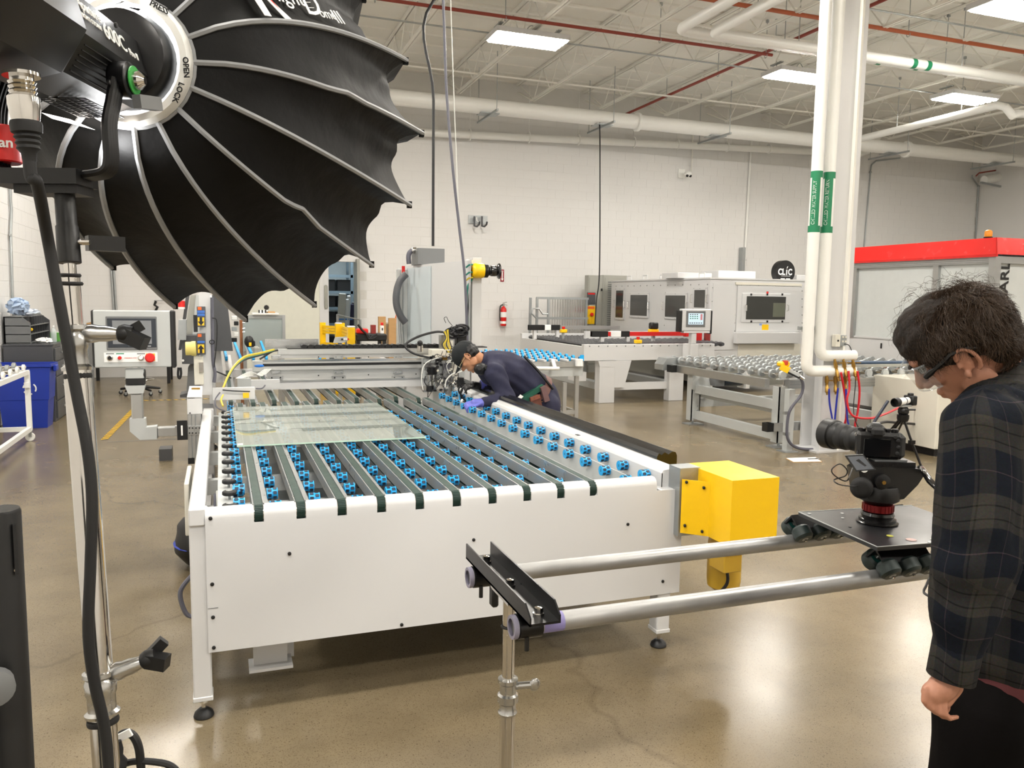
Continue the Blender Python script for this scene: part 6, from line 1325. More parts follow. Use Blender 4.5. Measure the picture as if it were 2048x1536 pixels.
MB().cb(cc + Vector((.045, .01, 0)), (.07, .13, .1), bev=.01).build('camera_body', M_black, C2); MB().cb(cc + Vector((.045, .01, .06)), (.05, .05, .03), bev=.008).build('viewfinder', M_black, C2); MB().cb(cc + dv * .08 + Vector((0, 0, -.04)), (.03, .02, .03)).build('lens_collar', M_black, C2)
hose('air_hose', [py(1776, 802, 6.5), py(1764, 820, 6.5), py(1745, 850, 6.5), py(1739, 872, 6.5), pz(1742, 893, .02)], .016, mat('dark_blue_hose', '1c2438', .4), 'dark blue hose arching down beside the tripod', 'hose')
hose('air_hose', [pz(1740, 868, .1), py(1750, 852, 6.6), py(1770, 844, 6.7), py(1800, 846, 6.8), py(1830, 848, 6.9)], .014, M_wire, 'black hose running low to the white cabinet behind the tripod', 'hose')
# bag and bottle under the left of the table
o = thing('tool_bag', 'black and blue tool bag on the floor left of the table', 'bag', (-.35, 5.0, 0)); q = pz(385, 1130, 0)
m = MB(); m.ell((q.x + .03, q.y, .16), (.13, .2, .17), 16, 10)
for v in m.bm.verts: v.co += Vector((math.sin(v.co.z * 40) * .01, math.sin(v.co.z * 31) * .01, 0)); v.co.z = max(v.co.z, .003)
m.build('body', M_black, o); m = MB(); m.ell((q.x + .025, q.y, .15), (.135, .205, .05), 16, 6); m.build('blue_panel', M_binblue, o)
MB().tube([(q.x + .02, q.y - .12, .28), (q.x, q.y - .1, .36), (q.x, q.y + .1, .36), (q.x + .02, q.y + .12, .28)], .012, 6).build('strap', M_black, o)
q = pz(391, 1172, 0); o = thing('squeeze_bottle', 'orange bottle with red label beside the tool bag', 'bottle', (q.x, q.y, 0)); MB().lathe([(.03, 0), (.033, .01), (.033, .14), (.015, .18), (.015, .2)], (q.x + .015, q.y, 0)).build('bottle', M_orange, o); MB().lathe([(.0335, .03), (.0335, .09)], (q.x + .015, q.y, 0), caps=False).build('label', mat('label_red', 'c43a2a', .6), o)
tag(MB().box((-.17, 3.75, .62), (-.15, 4.15, .86), bev=.004).build('hanging_pad', M_cream, origin=(-.16, 3.9, .62), sm=0), 'cream board hanging on the outside of the left rail', 'board')
hose('air_hose', [(-.13, 3.6, .5), (-.19, 3.6, .42), (-.17, 3.6, .32), (-.13, 3.6, .3)], .01, M_gwire, 'small grey hose loop poking out left of the table leg', 'hose')
# ================================================================ FOREGROUND: softbox, light, stands
SA = Vector((-.134, 1.536, 2.087)); SD = Vector((.315, .949, -.006)).normalized(); SU = Vector((.949, -.315, .012)); SV = Vector((-.009, .01, 1))
SU = (SU - SD * SU.dot(SD)).normalized(); SV = SU.cross(SD).normalized(); SV = SV if SV.z > 0 else -SV
R0, RR, DD, PH = .1, .444, .574, .407
def rib(ph, t, pinch=0.0):
    r = (R0 + (RR - R0) * t ** .62) * (1 - pinch); h = DD * t ** 1.4 * (1 - pinch * .35)
    return SA + SD * h + SU * (r * math.cos(ph)) + SV * (r * math.sin(ph))
SB = thing('softbox', 'large black sixteen-rib dome softbox with grey piping, filling the upper left', 'softbox', SA)
N = 16; st_ = 2 * PI / N; NT = 18; NS = 16
def wrink(k, s, t):
    return .006 * math.sin(s * 9 + t * 31 + k * 2.1) * math.sin(PI * s) + .004 * math.sin(t * 60 + s * 5 + k) * math.sin(PI * s)
for k in range(N):
    p0 = PH - k * st_; rows = []
    for i in range(NT + 1):
        t = i / NT; row = []
        for j in range(NS + 1):
            s = j / NS
            # panels sag inward between ribs, and fold sharply beside each rib towards the rim
            pin = (.135 * math.sin(PI * s) ** .8 ) * (.25 + .75 * t) + .055 * max(0, t - .5) * 2 * max(0, math.sin(PI * min(1, max(0, (s - .62) / .38)) ** 1.8)) 
            row.append(rib(p0 + s * st_, t, pin + wrink(k, s, t) * t * .8))
        rows.append(row)
    MB().grid(rows).build('fabric_panel', M_softblack, SB, sm=60)
    # rim hood turning inwards behind the tips
    rr_ = [rows[-1], [p + SD * .1 + (SA + SD * DD - p) * .1 for p in rows[-1]]]
    MB().grid(rr_).build('rim_hood', M_softblack, SB, sm=60)
    P = [rib(p0, i / 20) + (rib(p0, i / 20) - SA - SD * (DD * (i / 20) ** 1.4)).normalized() * .003 for i in range(21)]
    if k in (3, 8, 1):
        for i, a in ((9, .4), (10, 1), (11, .5)): P[i] += SV * (.011 * a if k == 3 else .005 * a)
    MB().tube(P, .0052, 6).build('rib_piping', M_piping, SB)
    e = MB(); q = rib(p0, 1); e.cb(q + SD * .004, (.011, .011, .016)); e.build('tip_cap', M_softblack, SB)
m = MB(); c0 = SA + SD * (DD - .06); ringv = [c0 + SU * (RR * .74 * math.cos(k * PI / 16)) + SV * (RR * .74 * math.sin(k * PI / 16)) for k in range(32)]
vs = [m.bm.verts.new(p) for p in ringv]; m._f(vs); m.build('diffusion_cloth', mat('diffusion_cloth', 'f2f2f0', .8, emit=1.6, var=0), SB)
L1_ = bpy.data.lights.new('softbox_light', 'AREA'); L1_.shape = 'DISK'; L1_.size = .8; L1_.energy = 22; lo = bpy.data.objects.new('softbox_light', L1_); C.objects.link(lo)
lo.location = SA + SD * (DD + .06); lo.rotation_euler = SD.to_track_quat('-Z', 'Y').to_euler()
rg = MB(); rg.lathe([(.092, -.022), (.103, -.022), (.108, -.005), (.104, .006), (.092, .004)], SA, SD, 32, caps=False); rg.build('speed_ring', M_pipew, SB)
rg = MB(); rg.tube([SA + SD * .002 + SU * (.107 * math.cos(a)) + SV * (.107 * math.sin(a)) for a in [k * PI / 16 for k in range(32)]], .005, 6, closed=True); rg.build('ring_piping', M_piping, SB)
def LP(k, q, h): return SA + SD * k + SU * (q - .03) + SV * (h - .025)
pl = bpy.data.lights.new('added_ring_spill', 'POINT'); pl.energy = 1.5; pl.shadow_soft_size = .02; po = bpy.data.objects.new('added_ring_spill', pl); C.objects.link(po); po.location = LP(-.012, 0.05, .115)  # two small point lights added to brighten the ring like leaking lamp light
pl2 = bpy.data.lights.new('added_ring_spill', 'POINT'); pl2.energy = .9; pl2.shadow_soft_size = .02; po = bpy.data.objects.new('added_ring_spill', pl2); C.objects.link(po); po.location = LP(-.012, 0.0, -.112)
# open flaps of the inner lining; their own emission stands in for lamp light
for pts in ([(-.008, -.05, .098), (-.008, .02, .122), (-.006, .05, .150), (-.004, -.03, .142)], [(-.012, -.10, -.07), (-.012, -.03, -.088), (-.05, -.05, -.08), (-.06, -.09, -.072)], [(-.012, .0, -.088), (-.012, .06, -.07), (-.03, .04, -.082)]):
    MB().slab([LP(*p) for p in pts], SD * .004).build('glow_lining', M_lining_glow, SB, sm=0)
# collar lettering
for s, a in (('PRESS', 62), ('OPEN', 2), ('LOCK', -22)):
    t0 = math.radians(a); c = SA - SD * .024 + SU * (.0975 * math.cos(t0)) + SV * (.0975 * math.sin(t0))
    text(s, .013, c, SU * math.sin(t0) - SV * math.cos(t0), SU * math.cos(t0) + SV * math.sin(t0), M_black, SB, bold=.0003)
# logo on the upper right panel
def on(ph, t): return rib(ph, t, .085 * (.25 + .75 * t)) 
pm = PH + st_ * .5
a = on(pm - .13, .2); b = on(pm - .1, .72); rt = (b - a).normalized(); upv = (on(pm + .1, .6) - on(pm - .1, .6)).normalized(); nn = rt.cross(upv).normalized(); upv = nn.cross(rt)
if nn.dot(EYE - a) < 0: nn = -nn
off = nn * .016
m = MB(); A_ = a + off
def lp(u, v): return A_ + (rt * u + upv * v) * 1.25
m.slab([lp(.0, -.01), lp(.016, -.01), lp(.022, .06), lp(.004, .06)], nn * .001); m.slab([lp(.05, -.012), lp(.068, -.012), lp(.022, .045), lp(.02, .06), lp(.016, .06)], nn * .001); m.build('logo_mark', M_paper, SB, sm=0)
m = MB(); m.slab([lp(.052, .003), lp(.03, .06), lp(.022, .06), lp(.024, .048)], nn * .0012); m.build('logo_red', M_red, SB, sm=0)
text('light', .055, lp(.062, .022), rt, upv, M_paper, SB, italic=.25); text('D', .085, lp(.125, .008), rt, upv, M_paper, SB, italic=.3); text('ome', .034, lp(.163, .006), rt, upv, M_paper, SB, italic=.2); text('III', .045, lp(.205, .0), rt, upv, M_paper, SB)
for z_ in (.02, .03, .04): MB().tube([lp(.135, z_), lp(.16, z_ + .003)], .0006, 4).build('logo_line', M_paper, SB)
pm2 = PH - 10.5 * st_; a = on(pm2, .62); rt2 = (on(pm2, .9) - a).normalized(); up2 = (on(pm2 - .1, .7) - on(pm2 + .1, .7)).normalized()
n2 = rt2.cross(up2).normalized(); 
if n2.dot(EYE - a) < 0: up2 = -up2; n2 = -n2
text('III', .03, a + n2 * .014, rt2, up2, mat('dim_print', '8a8a88', .6), SB); text('ome', .02, a + n2 * .014 - rt2 * .05, rt2, up2, MATS['dim_print'], SB)

# ---- lamp body
LM = thing('studio_lamp', 'black studio LED lamp body with yoke and white lettering mounted behind the softbox', 'lamp', LP(-.2, 0, 0))
def oct(name, secs, m, n=8, rot=PI / 8 + .25):
    b = MB(); rings = []
    for k, r, rz2 in secs: rings.append([b.bm.verts.new(LP(k, r * math.cos(a), rz2 * math.sin(a))) for a in [rot + 2 * PI * i / n for i in range(n)]])
    b.skin(rings); return b.build(name, m, LM, sm=30)
MB().lathe([(.078, .0), (.08, -.004), (.08, -.03), (.074, -.045), (.06, -.05)], SA, SD, 32).build('front_collar', M_blackm, LM)
oct('body_shell', [(-.025, .072, .07), (-.04, .08, .074), (-.27, .084, .078), (-.275, .08, .075)], M_black)
oct('rear_housing', [(-.265, .086, .08), (-.28, .095, .086), (-.46, .095, .086), (-.47, .09, .08)], M_black)
def face_pt(k, ang, w, lift=.0008):
    R_ = (.0745 + (-k - .04) * .017) * .985 + lift
    return LP(k, R_ * math.cos(ang) - w * math.sin(ang), (R_ * math.sin(ang) + w * math.cos(ang)) * .94)
# cooling slots on the side, vent mesh below
for k in range(6):
    zz = .018 - k * .0085; qs = .0835 - abs(zz + .0) * .12; MB().bar(face_pt(-.25, -.535, zz), face_pt(-.1, -.535, zz), .0015, .0018, up=SV).build('vent_slot', mat('deep_black', '050505', .8), LM, sm=0)
for k in range(12):
    MB().bar(LP(-.17 + k * .011, -.035, -.0755), LP(-.17 + k * .011, .035, -.0755), .0016, .0016).build('mesh_bar', M_blackm, LM, sm=0)
for k in range(6): MB().bar(LP(-.172, -.035 + k * .014, -.076), LP(-.045, -.035 + k * .014, -.0755), .0016, .0016).build('mesh_bar', M_blackm, LM, sm=0)
def sidetext(s, size, k, z_, bold=0, m=M_paper, q=None):
    return text(s, size, LP(k, .0705 + .0 if q is None else q, z_), SD, (SV * .72 - SU * .68), m, LM, bold=bold)
AN = .25
upo = (face_pt(-.1, AN, .02) - face_pt(-.1, AN, 0)).normalized(); rto = (face_pt(-.1, AN, 0) - face_pt(-.2, AN, 0)).normalized(); upo = (upo - rto * upo.dot(rto)).normalized()
for s, size, k, f, bd in (('Aputure', .021, -.262, .008, .0003), ('LIGHT STORM', .0095, -.258, -.006, .0002), ('600C', .034, -.19, -.012, .0004), ('Pro II', .015, -.108, -.012, .0002)):
    text(s, size, face_pt(k, AN, f, .0012), rto, upo, M_paper, LM, bold=bd)
for k, z_ in ((-.17, .03), (-.2, -.06)): MB().lathe([(.004, 0), (.004, .003), (0, .004)], LP(k, .083, z_), SU, 8).build('screw', M_blackm, LM)
# power connector and its cable
c = LP(-.345, .04, -.088); dn = (-SV + SU * .04).normalized()
MB().lathe([(.022, 0), (.022, .004), (.014, .004), (.014, .01), (.0165, .011), (.0145, .014), (.0165, .017), (.0145, .02), (.0165, .023), (.0145, .026), (.019, .03), (.019, .04), (.017, .055), (.015, .066)], c, dn, 20).build('locking_connector', M_chrome, LM)
MB().lathe([(.018, .06), (.019, .064), (.018, .074), (.014, .076), (.016, .08), (.013, .083), (.015, .087), (.0125, .09), (.014, .094), (.009, .1), (.008, .11)], c, dn, 18).build('strain_relief', M_rubber, LM)
# yoke
yk = -.2
for q, nm in ((.082, 1), (-.078, -1)):
    P = spline([LP(yk + .03, q, -.05), LP(yk + .012, q * 1.02, -.085), LP(yk - .0, q, -.12), LP(yk - .0, q, -.17), LP(yk - .0, q * .9, -.188), LP(yk, q * .55, -.194)], 5)
    for j, o_ in enumerate((-.012, -.004, .004, .012)): MB().tube([p + SD * o_ for p in P], .0062, 8).build('yoke_arm', M_blackm, LM)
m = MB(); m.slab([LP(yk - .03, -.085, -.187), LP(yk + .035, -.085, -.187), LP(yk + .035, .045, -.187), LP(yk - .03, .045, -.187)], -SV * .022); m.build('yoke_base', M_black, LM, sm=0)
m = MB(); m.slab([LP(yk - .02, -.05, -.209), LP(yk + .03, -.05, -.209), LP(yk + .03, .04, -.209), LP(yk - .02, .04, -.209)], -SV * .012); m.build('yoke_base', M_black, LM, sm=0)
MB().lathe([(.024, -.012), (.027, -.008), (.027, .014), (.02, .018)], LP(yk + .045, .082, -.045), SU, 24).build('pivot_disc', M_blackm, LM)
MB().lathe([(.012, .0), (.014, .002), (.014, .012), (.006, .02)], LP(yk + .045, .098, -.045), SU, 16).build('pivot_nut', M_chrome, LM)
MB().lathe([(.019, .018), (.021, .019), (.021, .021), (.019, .0215)], LP(yk + .045, .082, -.045), SU, 18).build('angle_gauge', mat('gauge_green', '2f9a3c', .5), LM)
a = LP(yk + .035, .108, -.078); MB().bar(a, a + SD * .05 + SU * .012 + SV * .008, .014, .02, up=SV).build('tilt_lever', M_grey, LM)
MB().box((-.005, -.005, -.005), (.005, .005, .005), m=Matrix.Translation(LP(yk, .01, -.223))).build('spigot', M_chrome, LM)
# red strap at the left picture edge, wrapped on the left yoke arm
q0 = LP(yk, -.078, -.15); r_ = MB(); r_.lathe([(.026, -.026), (.028, -.024), (.028, .024), (.026, .026)], q0, SV, 20); RS = tag(r_.build('red_strap', M_red, origin=q0), 'red hook strap wrapped round the left yoke arm at the picture edge', 'strap')
text('amaran', .02, q0 + Vector((-.035, -.0262, -.007)) , (.96, -.05, 0), (0, 0, 1), M_paper, RS, bold=.0004)
# white panel box seen between lamp and wall is only wall; nothing built there

# ---- light stand
Aw0 = CAM @ Vector((0, 0, -1))
TOP = LP(yk, .012, -.221); dT = (TOP - EYE).dot(Aw0); lowp = pd(203, 1400, dT + .01); base = TOP + (lowp - TOP) * (TOP.z / (TOP.z - lowp.z)); ax_ = (TOP - base).normalized()
LS = thing('light_stand', 'chrome steel light stand in the left foreground holding the studio lamp', 'light stand', base)
def onp(z_): return base + ax_ * (z_ / ax_.z)
MB().lathe([(.0135, 0), (.014, -.005), (.014, -.045), (.0155, -.047), (.016, -.1), (.015, -.101)], TOP, ax_, 24).build('receiver', M_black, LS)
MB().cb(TOP - ax_ * .07 + SU * .04 + SD * .03, (.05, .03, .022), rz=.3).build('receiver_knob', M_black, LS); MB().lathe([(.004, 0), (.004, .02)], TOP - ax_ * .07 + SU * .012, SU, 8).build('stud', M_chrome, LS)
zt_ = TOP.z
MB().cyl(onp(1.35), onp(zt_ - .1), .0085, 20).build('top_tube', M_chrome, LS)
for dz, r in ((.118, .0115), (.13, .0135)): MB().tube([onp(zt_ - dz) + Vector((r * math.cos(a), r * math.sin(a), 0)) for a in [k * PI / 10 for k in range(20)]], .0032, 6, closed=True).build('rubber_ring', M_rubber, LS)
MB().cyl(onp(.99), onp(zt_ - .122), .0125, 24).build('middle_tube', M_chrome, LS)
def collar(z_, r, knobd):
    m = MB(); m.lathe([(r, 0), (r + .008, .0), (r + .009, .005), (r + .004, .009), (r + .004, .03), (r + .006, .034), (r + .007, .05), (r + .004, .056), (r + .008, .06), (r + .008, .066), (r, .068)], onp(z_), ax_, 26); m.build('casting', M_steel, LS)
    c = onp(z_ + .055); MB().lathe([(.013, r), (.014, r + .012), (.012, r + .02), (.012, r + .03), (.009, r + .045)], c, knobd, 16).build('clamp_boss', M_steel, LS)
    s = knobd.cross(Vector((0, 0, 1))).normalized(); k = MB(); kc = c + knobd * (r + .055); k.bar(kc - s * .0 + Vector((0, 0, .0)), kc + knobd * .03 + s * .008 - Vector((0, 0, .014)), .022, .02); k.bar(kc + knobd * .0 - s * .012, kc + knobd * .022 - s * .016 + Vector((0, 0, .014)), .014, .016); k.lathe([(.012, -.008), (.015, 0), (.012, .012)], kc, knobd, 12); k.build('wing_knob', M_black, LS)
    MB().lathe([(r + .006, 0), (r + .007, .004), (r + .006, .008)], onp(z_ - .012), ax_, 20).build('ring', M_rubber, LS)
kd = (CAM @ Vector((1, 0, -.25))).normalized()
collar(pd(165, 742, dT).z, .0125, kd); collar(pd(203, 1438, dT).z, .0155, (kd + Vector((0, 0, .35))).normalized())
MB().cyl(onp(.3), onp(1.59), .0185, 26).build('lower_tube', M_chrome, LS)
MB().cyl(onp(.12), onp(1.06), .018, 26).build('base_tube', M_steel, LS)
for k in range(3):
    t = 2 * PI * k / 3 + 2.4; e = base + Vector((.5 * math.cos(t), .5 * math.sin(t), .02)); l = MB(); l.tube([onp(.55), e], .011, 10); q = l.build('leg', M_chrome, LS); MB().tube([onp(.2), onp(.2).lerp(e, .0) + (e - onp(.55)) * .55 + Vector((0, 0, .33 - .2 + .0))], .007, 8).build('brace', M_chrome, LS); MB().ell(e, .016, 10, 6).build('rubber_foot', M_rubber, q)
MB().lathe([(.03, 0), (.032, .03), (.03, .05)], onp(.53), ax_, 20).build('casting', M_steel, LS)
dc = (c - EYE).dot(Aw0); cbp = [c + dn * .1, c + dn * .13, pd(75, 370, dc + .02), pd(96, 480, 1.11), pd(122, 620, 1.12), pd(152, 780, 1.13), pd(175, 900, 1.13), pd(184, 1000, 1.13), pd(181, 1130, 1.13), pd(177, 1270, 1.13), pd(190, 1370, 1.14), pd(208, 1450, 1.15), pd(218, 1560, 1.16), pd(226, 1900, 1.2)]
hose('power_cable', cbp, .0078, M_rubber, 'thick black power cable running down beside the light stand', 'cable', n=12)
# cable bundle at the base with taped tie
BP = [pd(225, 1700, 1.3), pd(222, 1560, 1.28), pd(228, 1490, 1.27), pd(250, 1466, 1.27), pd(272, 1480, 1.27), pd(282, 1536, 1.28), pd(286, 1700, 1.3)]
cb1 = hose('cable_coil', BP, .0065, M_rubber, 'black cable coil arching beside the foot of the light stand with a white tie', 'cable')
MB().bar(pd(234, 1478, 1.262), pd(262, 1464, 1.262), .004, .012).build('white_tie', M_paper, cb1)
MB().lathe([(.016, 0), (.017, .01), (.011, .02), (.012, .03), (.009, .045)], pd(232, 1536, 1.26), (0, 0, 1), 14).build('plug', M_rubber, cb1)
hose('cable_coil', [pd(200, 1560, 1.3), pd(250, 1527, 1.28), pd(310, 1524, 1.28), pd(352, 1540, 1.28), pd(380, 1600, 1.3)], .0055, M_rubber, 'black cable loop lying low at the bottom edge beside the light stand', 'cable')
# ---- stanchion post at the left edge
c = pd(-2, 1022, .95); o = thing('stanchion_post', 'black stanchion post in the left bottom corner', 'post', (c.x, c.y, 0)); ct = pd(0, 1024, .98)
MB().lathe([(.0225, 0), (.0225, ct.z), (.021, ct.z + .004), (.0, ct.z + .004)], (ct.x - .0, ct.y, 0), n=28).build('tube', M_black, o); MB().lathe([(.17, 0), (.17, .012), (.14, .025), (.03, .035)], (ct.x, ct.y, 0), n=30).build('base', M_blackm, o)
q = Vector((ct.x, ct.y, 0)); cdv = Vector((EYE.x - q.x, EYE.y - q.y, 0)).normalized(); sdv = cdv.cross(Vector((0, 0, 1)))
MB().bar(q + cdv * .0175 - sdv * .014 + Vector((0, 0, ct.z - .075)), q + cdv * .0175 - sdv * .014 + Vector((0, 0, ct.z - .012)), .004, .012, up=cdv).build('belt_clip', M_rubber, o); MB().lathe([(.002, 0), (.002, .003)], q + cdv * .019 - sdv * .013 + Vector((0, 0, ct.z - .07)), cdv, 8).build('rivet', M_chrome, o)
cc_ = pd(-12, 1375, .95); o = tag(MB().lathe([(.012, -.012), (.022, -.008), (.022, .008), (.012, .012)], cc_, (.3, -1, 0), 20).build('round_knob', M_grey, origin=cc_), 'dark grey round knob peeping in at the left edge', 'knob')
o2 = MB().tube([cc_, cc_ + Vector((-.05, .0, 0)), (cc_.x - .05, cc_.y, 0)], .012, 8).build('knob_post', M_black, o)

# ---- track rails, their stand and the camera dolly
RZ = .905
for Y, lb in ((1.742, 'nearer galvanised track pipe of the camera dolly'), (2.105, 'farther galvanised track pipe of the camera dolly')):
    o = thing('track_pipe', lb, 'pipe', (.66, Y, RZ), group='dolly track pipes')
    m = MB(); m.lathe([(.0205, 0), (.024, .0), (.024, 2.6), (.0205, 2.6)], (.655, Y, RZ), (1, 0, 0), 28); m.build('tube', M_zinc, o)
    MB().lathe([(.0243, .07), (.0243, .125)], (.655, Y, RZ), (1, 0, 0), 28, caps=False).build('violet_tape', mat('violet_tape', '8a83b8', .5), o)
def track_stand(X, label):
    T = thing('track_stand', label, 'stand', (X, 1.92, 0))
    xa, xb = X - .04, X + .035; ya, yb = 1.655, 2.17; zc = RZ + .034
    m = MB(); m.box((xa, ya, zc), (xb, yb, zc + .006)); m.build('channel', M_blackm, T, sm=0)
    for x in (xa, xb): m = MB(); m.slab([(x, ya, zc), (x, yb, zc), (x, yb, zc + .045), (x, ya + .035, zc + .045), (x, ya, zc + .02)], (.004, 0, 0)); m.build('channel_wall', M_blackm, T, sm=0)
    for Y in (1.70, 1.9, 2.1): MB().lathe([(.014, 0), (.014, .006), (.011, .006), (.011, .02), (.006, .022)], (X, Y, zc + .006), n=6).build('bolt', M_chrome, T)
    for Y in (1.742, 2.105):
        m = MB(); m.lathe([(.0255, -.03), (.031, -.03), (.031, .03), (.0255, .03)], (X - .01, Y, RZ), (1, 0, 0), 22, caps=False); m.box((X - .03, Y - .012, RZ + .024), (X + .02, Y + .012, RZ + .036)); m.cb((X, Y + .034, RZ - .01), (.04, .02, .03)); m.build('pipe_clamp', M_blackm, T)
        MB().lathe([(.021, -.012), (.029, -.012), (.030, -.006), (.029, 0), (.021, 0)], (X - .042, Y, RZ), (1, 0, 0), 24, caps=False).build('end_collar', mat('grey_violet_plastic', '8d8a9c', .5), T)
        b = MB(); b.cyl((X - .02, Y - .02, RZ - .055), (X - .02, Y - .02, RZ - .02), .006, 8); b.build('clamp_bolt', M_black, T)
    MB().cb((X - .01, 2.0, RZ - .02), (.02, .03, .06), bev=.005).build('wing_screw', M_black, T)
    MB().box((X - .02, 1.86, zc - .03), (X + .02, 2.0, zc)).build('head_plate', M_chrome, T, sm=0)
    px_, py_ = X - .0, 1.905
    MB().cyl((px_, py_, .55), (px_, py_, zc - .03), .0165, 24).build('upper_tube', M_chrome, T)
    MB().tube([(px_ + .019 * math.cos(a), py_ + .019 * math.sin(a), .835) for a in [k * PI / 8 for k in range(16)]], .003, 6, closed=True).build('rubber_ring', M_rubber, T)
    MB().lathe([(.017, 0), (.024, 0), (.026, .006), (.022, .012), (.022, .03), (.028, .036), (.028, .055), (.022, .06), (.022, .085), (.027, .09), (.027, .1), (.017, .102)], (px_, py_, .59), n=24).build('casting', M_steel, T)
    MB().tube([(px_ + .02, py_, .665), (px_ + .06, py_ - .02, .672)], .01, 10).build('clamp_boss', M_steel, T); MB().ell((px_ + .068, py_ - .024, .673), (.016, .006, .018), 12, 6).build('wing_nut', M_steel, T)
    MB().cyl((px_, py_, .06), (px_, py_, .6), .0205, 24).build('lower_tube', M_chrome, T)
    for k in range(3):
        t = 2 * PI * k / 3 + .5; e = Vector((px_ + .36 * math.cos(t), py_ + .36 * math.sin(t), .016)); MB().tube([(px_, py_, .32), e], .01, 8).build('leg', M_chrome, T); MB().ell(e, .015, 10, 6).build('rubber_foot', M_rubber, T)
    return T
track_stand(.70, 'chrome stand with a black channel clamping the two track pipes, bottom centre'); track_stand(3.1, 'chrome track stand at the far right end, hidden behind the man in plaid')
# dolly
DO = thing('camera_dolly', 'black platform dolly on angled skate wheels riding the track pipes', 'dolly', (1.95, 1.9, RZ)); PZ = 1.005
pl = [pz(1597, 1024, PZ + .01), pz(1755, 1094, PZ + .01)]; a = pl[0]; b = pl[1]
u_ = (b - a).normalized(); v_ = Vector((-u_.y, u_.x, 0)); Ld = (b - a).length; Wd = .44
m = MB(); cs = [a, b, b + v_ * Wd, a + v_ * Wd]; m.slab(cs, (0, 0, -.012)); m.build('platform', mat('worn_black_board', '1d1e20', .35, var=.4, scale=9, coat=.15), DO, sm=0)
m = MB(); 
for p, q in ((cs[0], cs[1]), (cs[1], cs[2]), (cs[0], cs[3])): m.bar(p + Vector((0, 0, .0003)), q + Vector((0, 0, .0003)), .002, .002)
m.build('worn_edge', M_lgrey, DO, sm=0)
def onb(s, t, dz=.0006): return a + u_ * (s * Ld) + v_ * (t * Wd) + Vector((0, 0, dz))
rs = random.Random(3)
for s, t, w1, mm_ in ((.07, .05, .012, M_lgrey), (.25, .22, .01, M_lgrey), (.5, .12, .01, M_black), (.78, .25, .02, mat('sticker_yellow', 'a8a83a', .6)), (.9, .33, .03, mat('sticker_pink', 'b9a09a', .6)), (.94, .5, .035, mat('sticker_pale', '8f8f8c', .6)), (.98, .42, .014, M_lgrey), (.93, .62, .01, M_lgrey), (.12, .3, .012, M_lgrey)):
    q = onb(s, t); MB().lathe([(w1 * .5, 0), (w1 * .5, .0008), (.0, .001)], q, n=12).build('sticker', mm_, DO)
def truck(X, Y, ox):
    c = Vector((X, Y, RZ)); m = MB(); m.prism([(Y - .036, RZ + .055), (Y, RZ + .092), (Y + .036, RZ + .055), (Y + .032, RZ + .052), (Y, RZ + .083), (Y - .032, RZ + .052)], 'x', X - .09, X + .09); m.build('angle_bracket', M_blackm, DO, sm=0)
    for dx in (-.075, .0, .07):
        for s in (-1, 1):
            d = Vector((0, s, -1)).normalized(); w = Vector((0, s, 1)).normalized(); cc = c + Vector((dx + (.02 if s > 0 else 0), 0, 0)) + w * .055
            wh = MB(); wh.lathe([(.012, -.022), (.024, -.022), (.031, -.014), (.031, .014), (.024, .022), (.012, .022)], cc, d, 22); W_ = wh.build('skate_wheel', mat('wheel_urethane', '24302f', .45), DO)
            MB().lathe([(.0, -.0225), (.011, -.0225), (.011, .0225), (.0, .0225)], cc, d, 12).build('bearing', M_galv, W_); MB().lathe([(.0125, -.0226), (.0235, -.0224)], cc, d, 20, caps=False).build('teal_core', mat('teal_core', '1d5a55', .4), W_)
            MB().cyl(cc - d * .03, cc + d * .03, .004, 8).build('axle', M_chrome, W_)
for X, Y in ((1.86, 2.105), (1.86, 1.742), (2.16, 2.105), (2.16, 1.742)): truck(X, Y, 0)
# fluid head and camera
FH = thing('fluid_head', 'black fluid head with a red ring clamped to the dolly platform', 'tripod head', (1.93, 1.9, PZ + .01)); f0 = Vector((1.93, 1.9, PZ + .011))
MB().lathe([(.06, 0), (.062, .003), (.055, .006), (.055, .014), (.046, .018), (.05, .026), (.046, .034), (.04, .036)], f0, n=36).build('base_flange', mat('gloss_black_paint', '101011', .22, coat=.3), FH)
MB().lathe([(.036, .036), (.0455, .038), (.0455, .06), (.038, .062)], f0, n=36).build('red_ring', mat('dark_red_anodised', '7a1618', .35, .5), FH)
for k in range(24): t = 2 * PI * k / 24; MB().cb(f0 + Vector((.0455 * math.cos(t), .0455 * math.sin(t), .049)), (.003, .004, .02), rz=t).build('grip_ridge', MATS['dark_red_anodised'], FH)
lv = (CAM @ Vector((-.6, 0, -.8))); lv.z = 0; lv.normalize(); rv = Vector((lv.y, -lv.x, 0))   # lens direction and its right
m = MB(); m.lathe([(.036, .06), (.06, .075), (.064, .1), (.055, .12)], f0, n=28); m.build('pan_base', M_black, FH)
rt_ = (CAM @ Vector((1, 0, 0))); rt_.z = 0; rt_.normalize(); aw_ = Vector((-rt_.y, rt_.x, 0))
b_ = MB(); b_.slab([f0 + rt_ * x_ + Vector((0, 0, z_)) - aw_ * .04 for x_, z_ in ((-.07, .1), (-.03, .068), (.06, .085), (.1, .13), (.12, .165), (.1, .18), (-.06, .185), (-.085, .17))], aw_ * .09); b_.build('tilt_body', M_black, FH, sm=25)
MB().lathe([(.03, 0), (.033, .004), (.033, .02), (.026, .028), (.018, .03)], f0 + Vector((0, 0, .12)) - rt_ * .07 - aw_ * .035, -rt_ * .5 - aw_ * .86, 24).build('drag_dial', M_rubber, FH); MB().lathe([(.0225, 0), (.024, .002), (.024, .012), (.012, .016)], f0 + Vector((0, 0, .14)) - rt_ * .015 - aw_ * .042, -aw_, 18).build('brake_dial', M_black, FH)
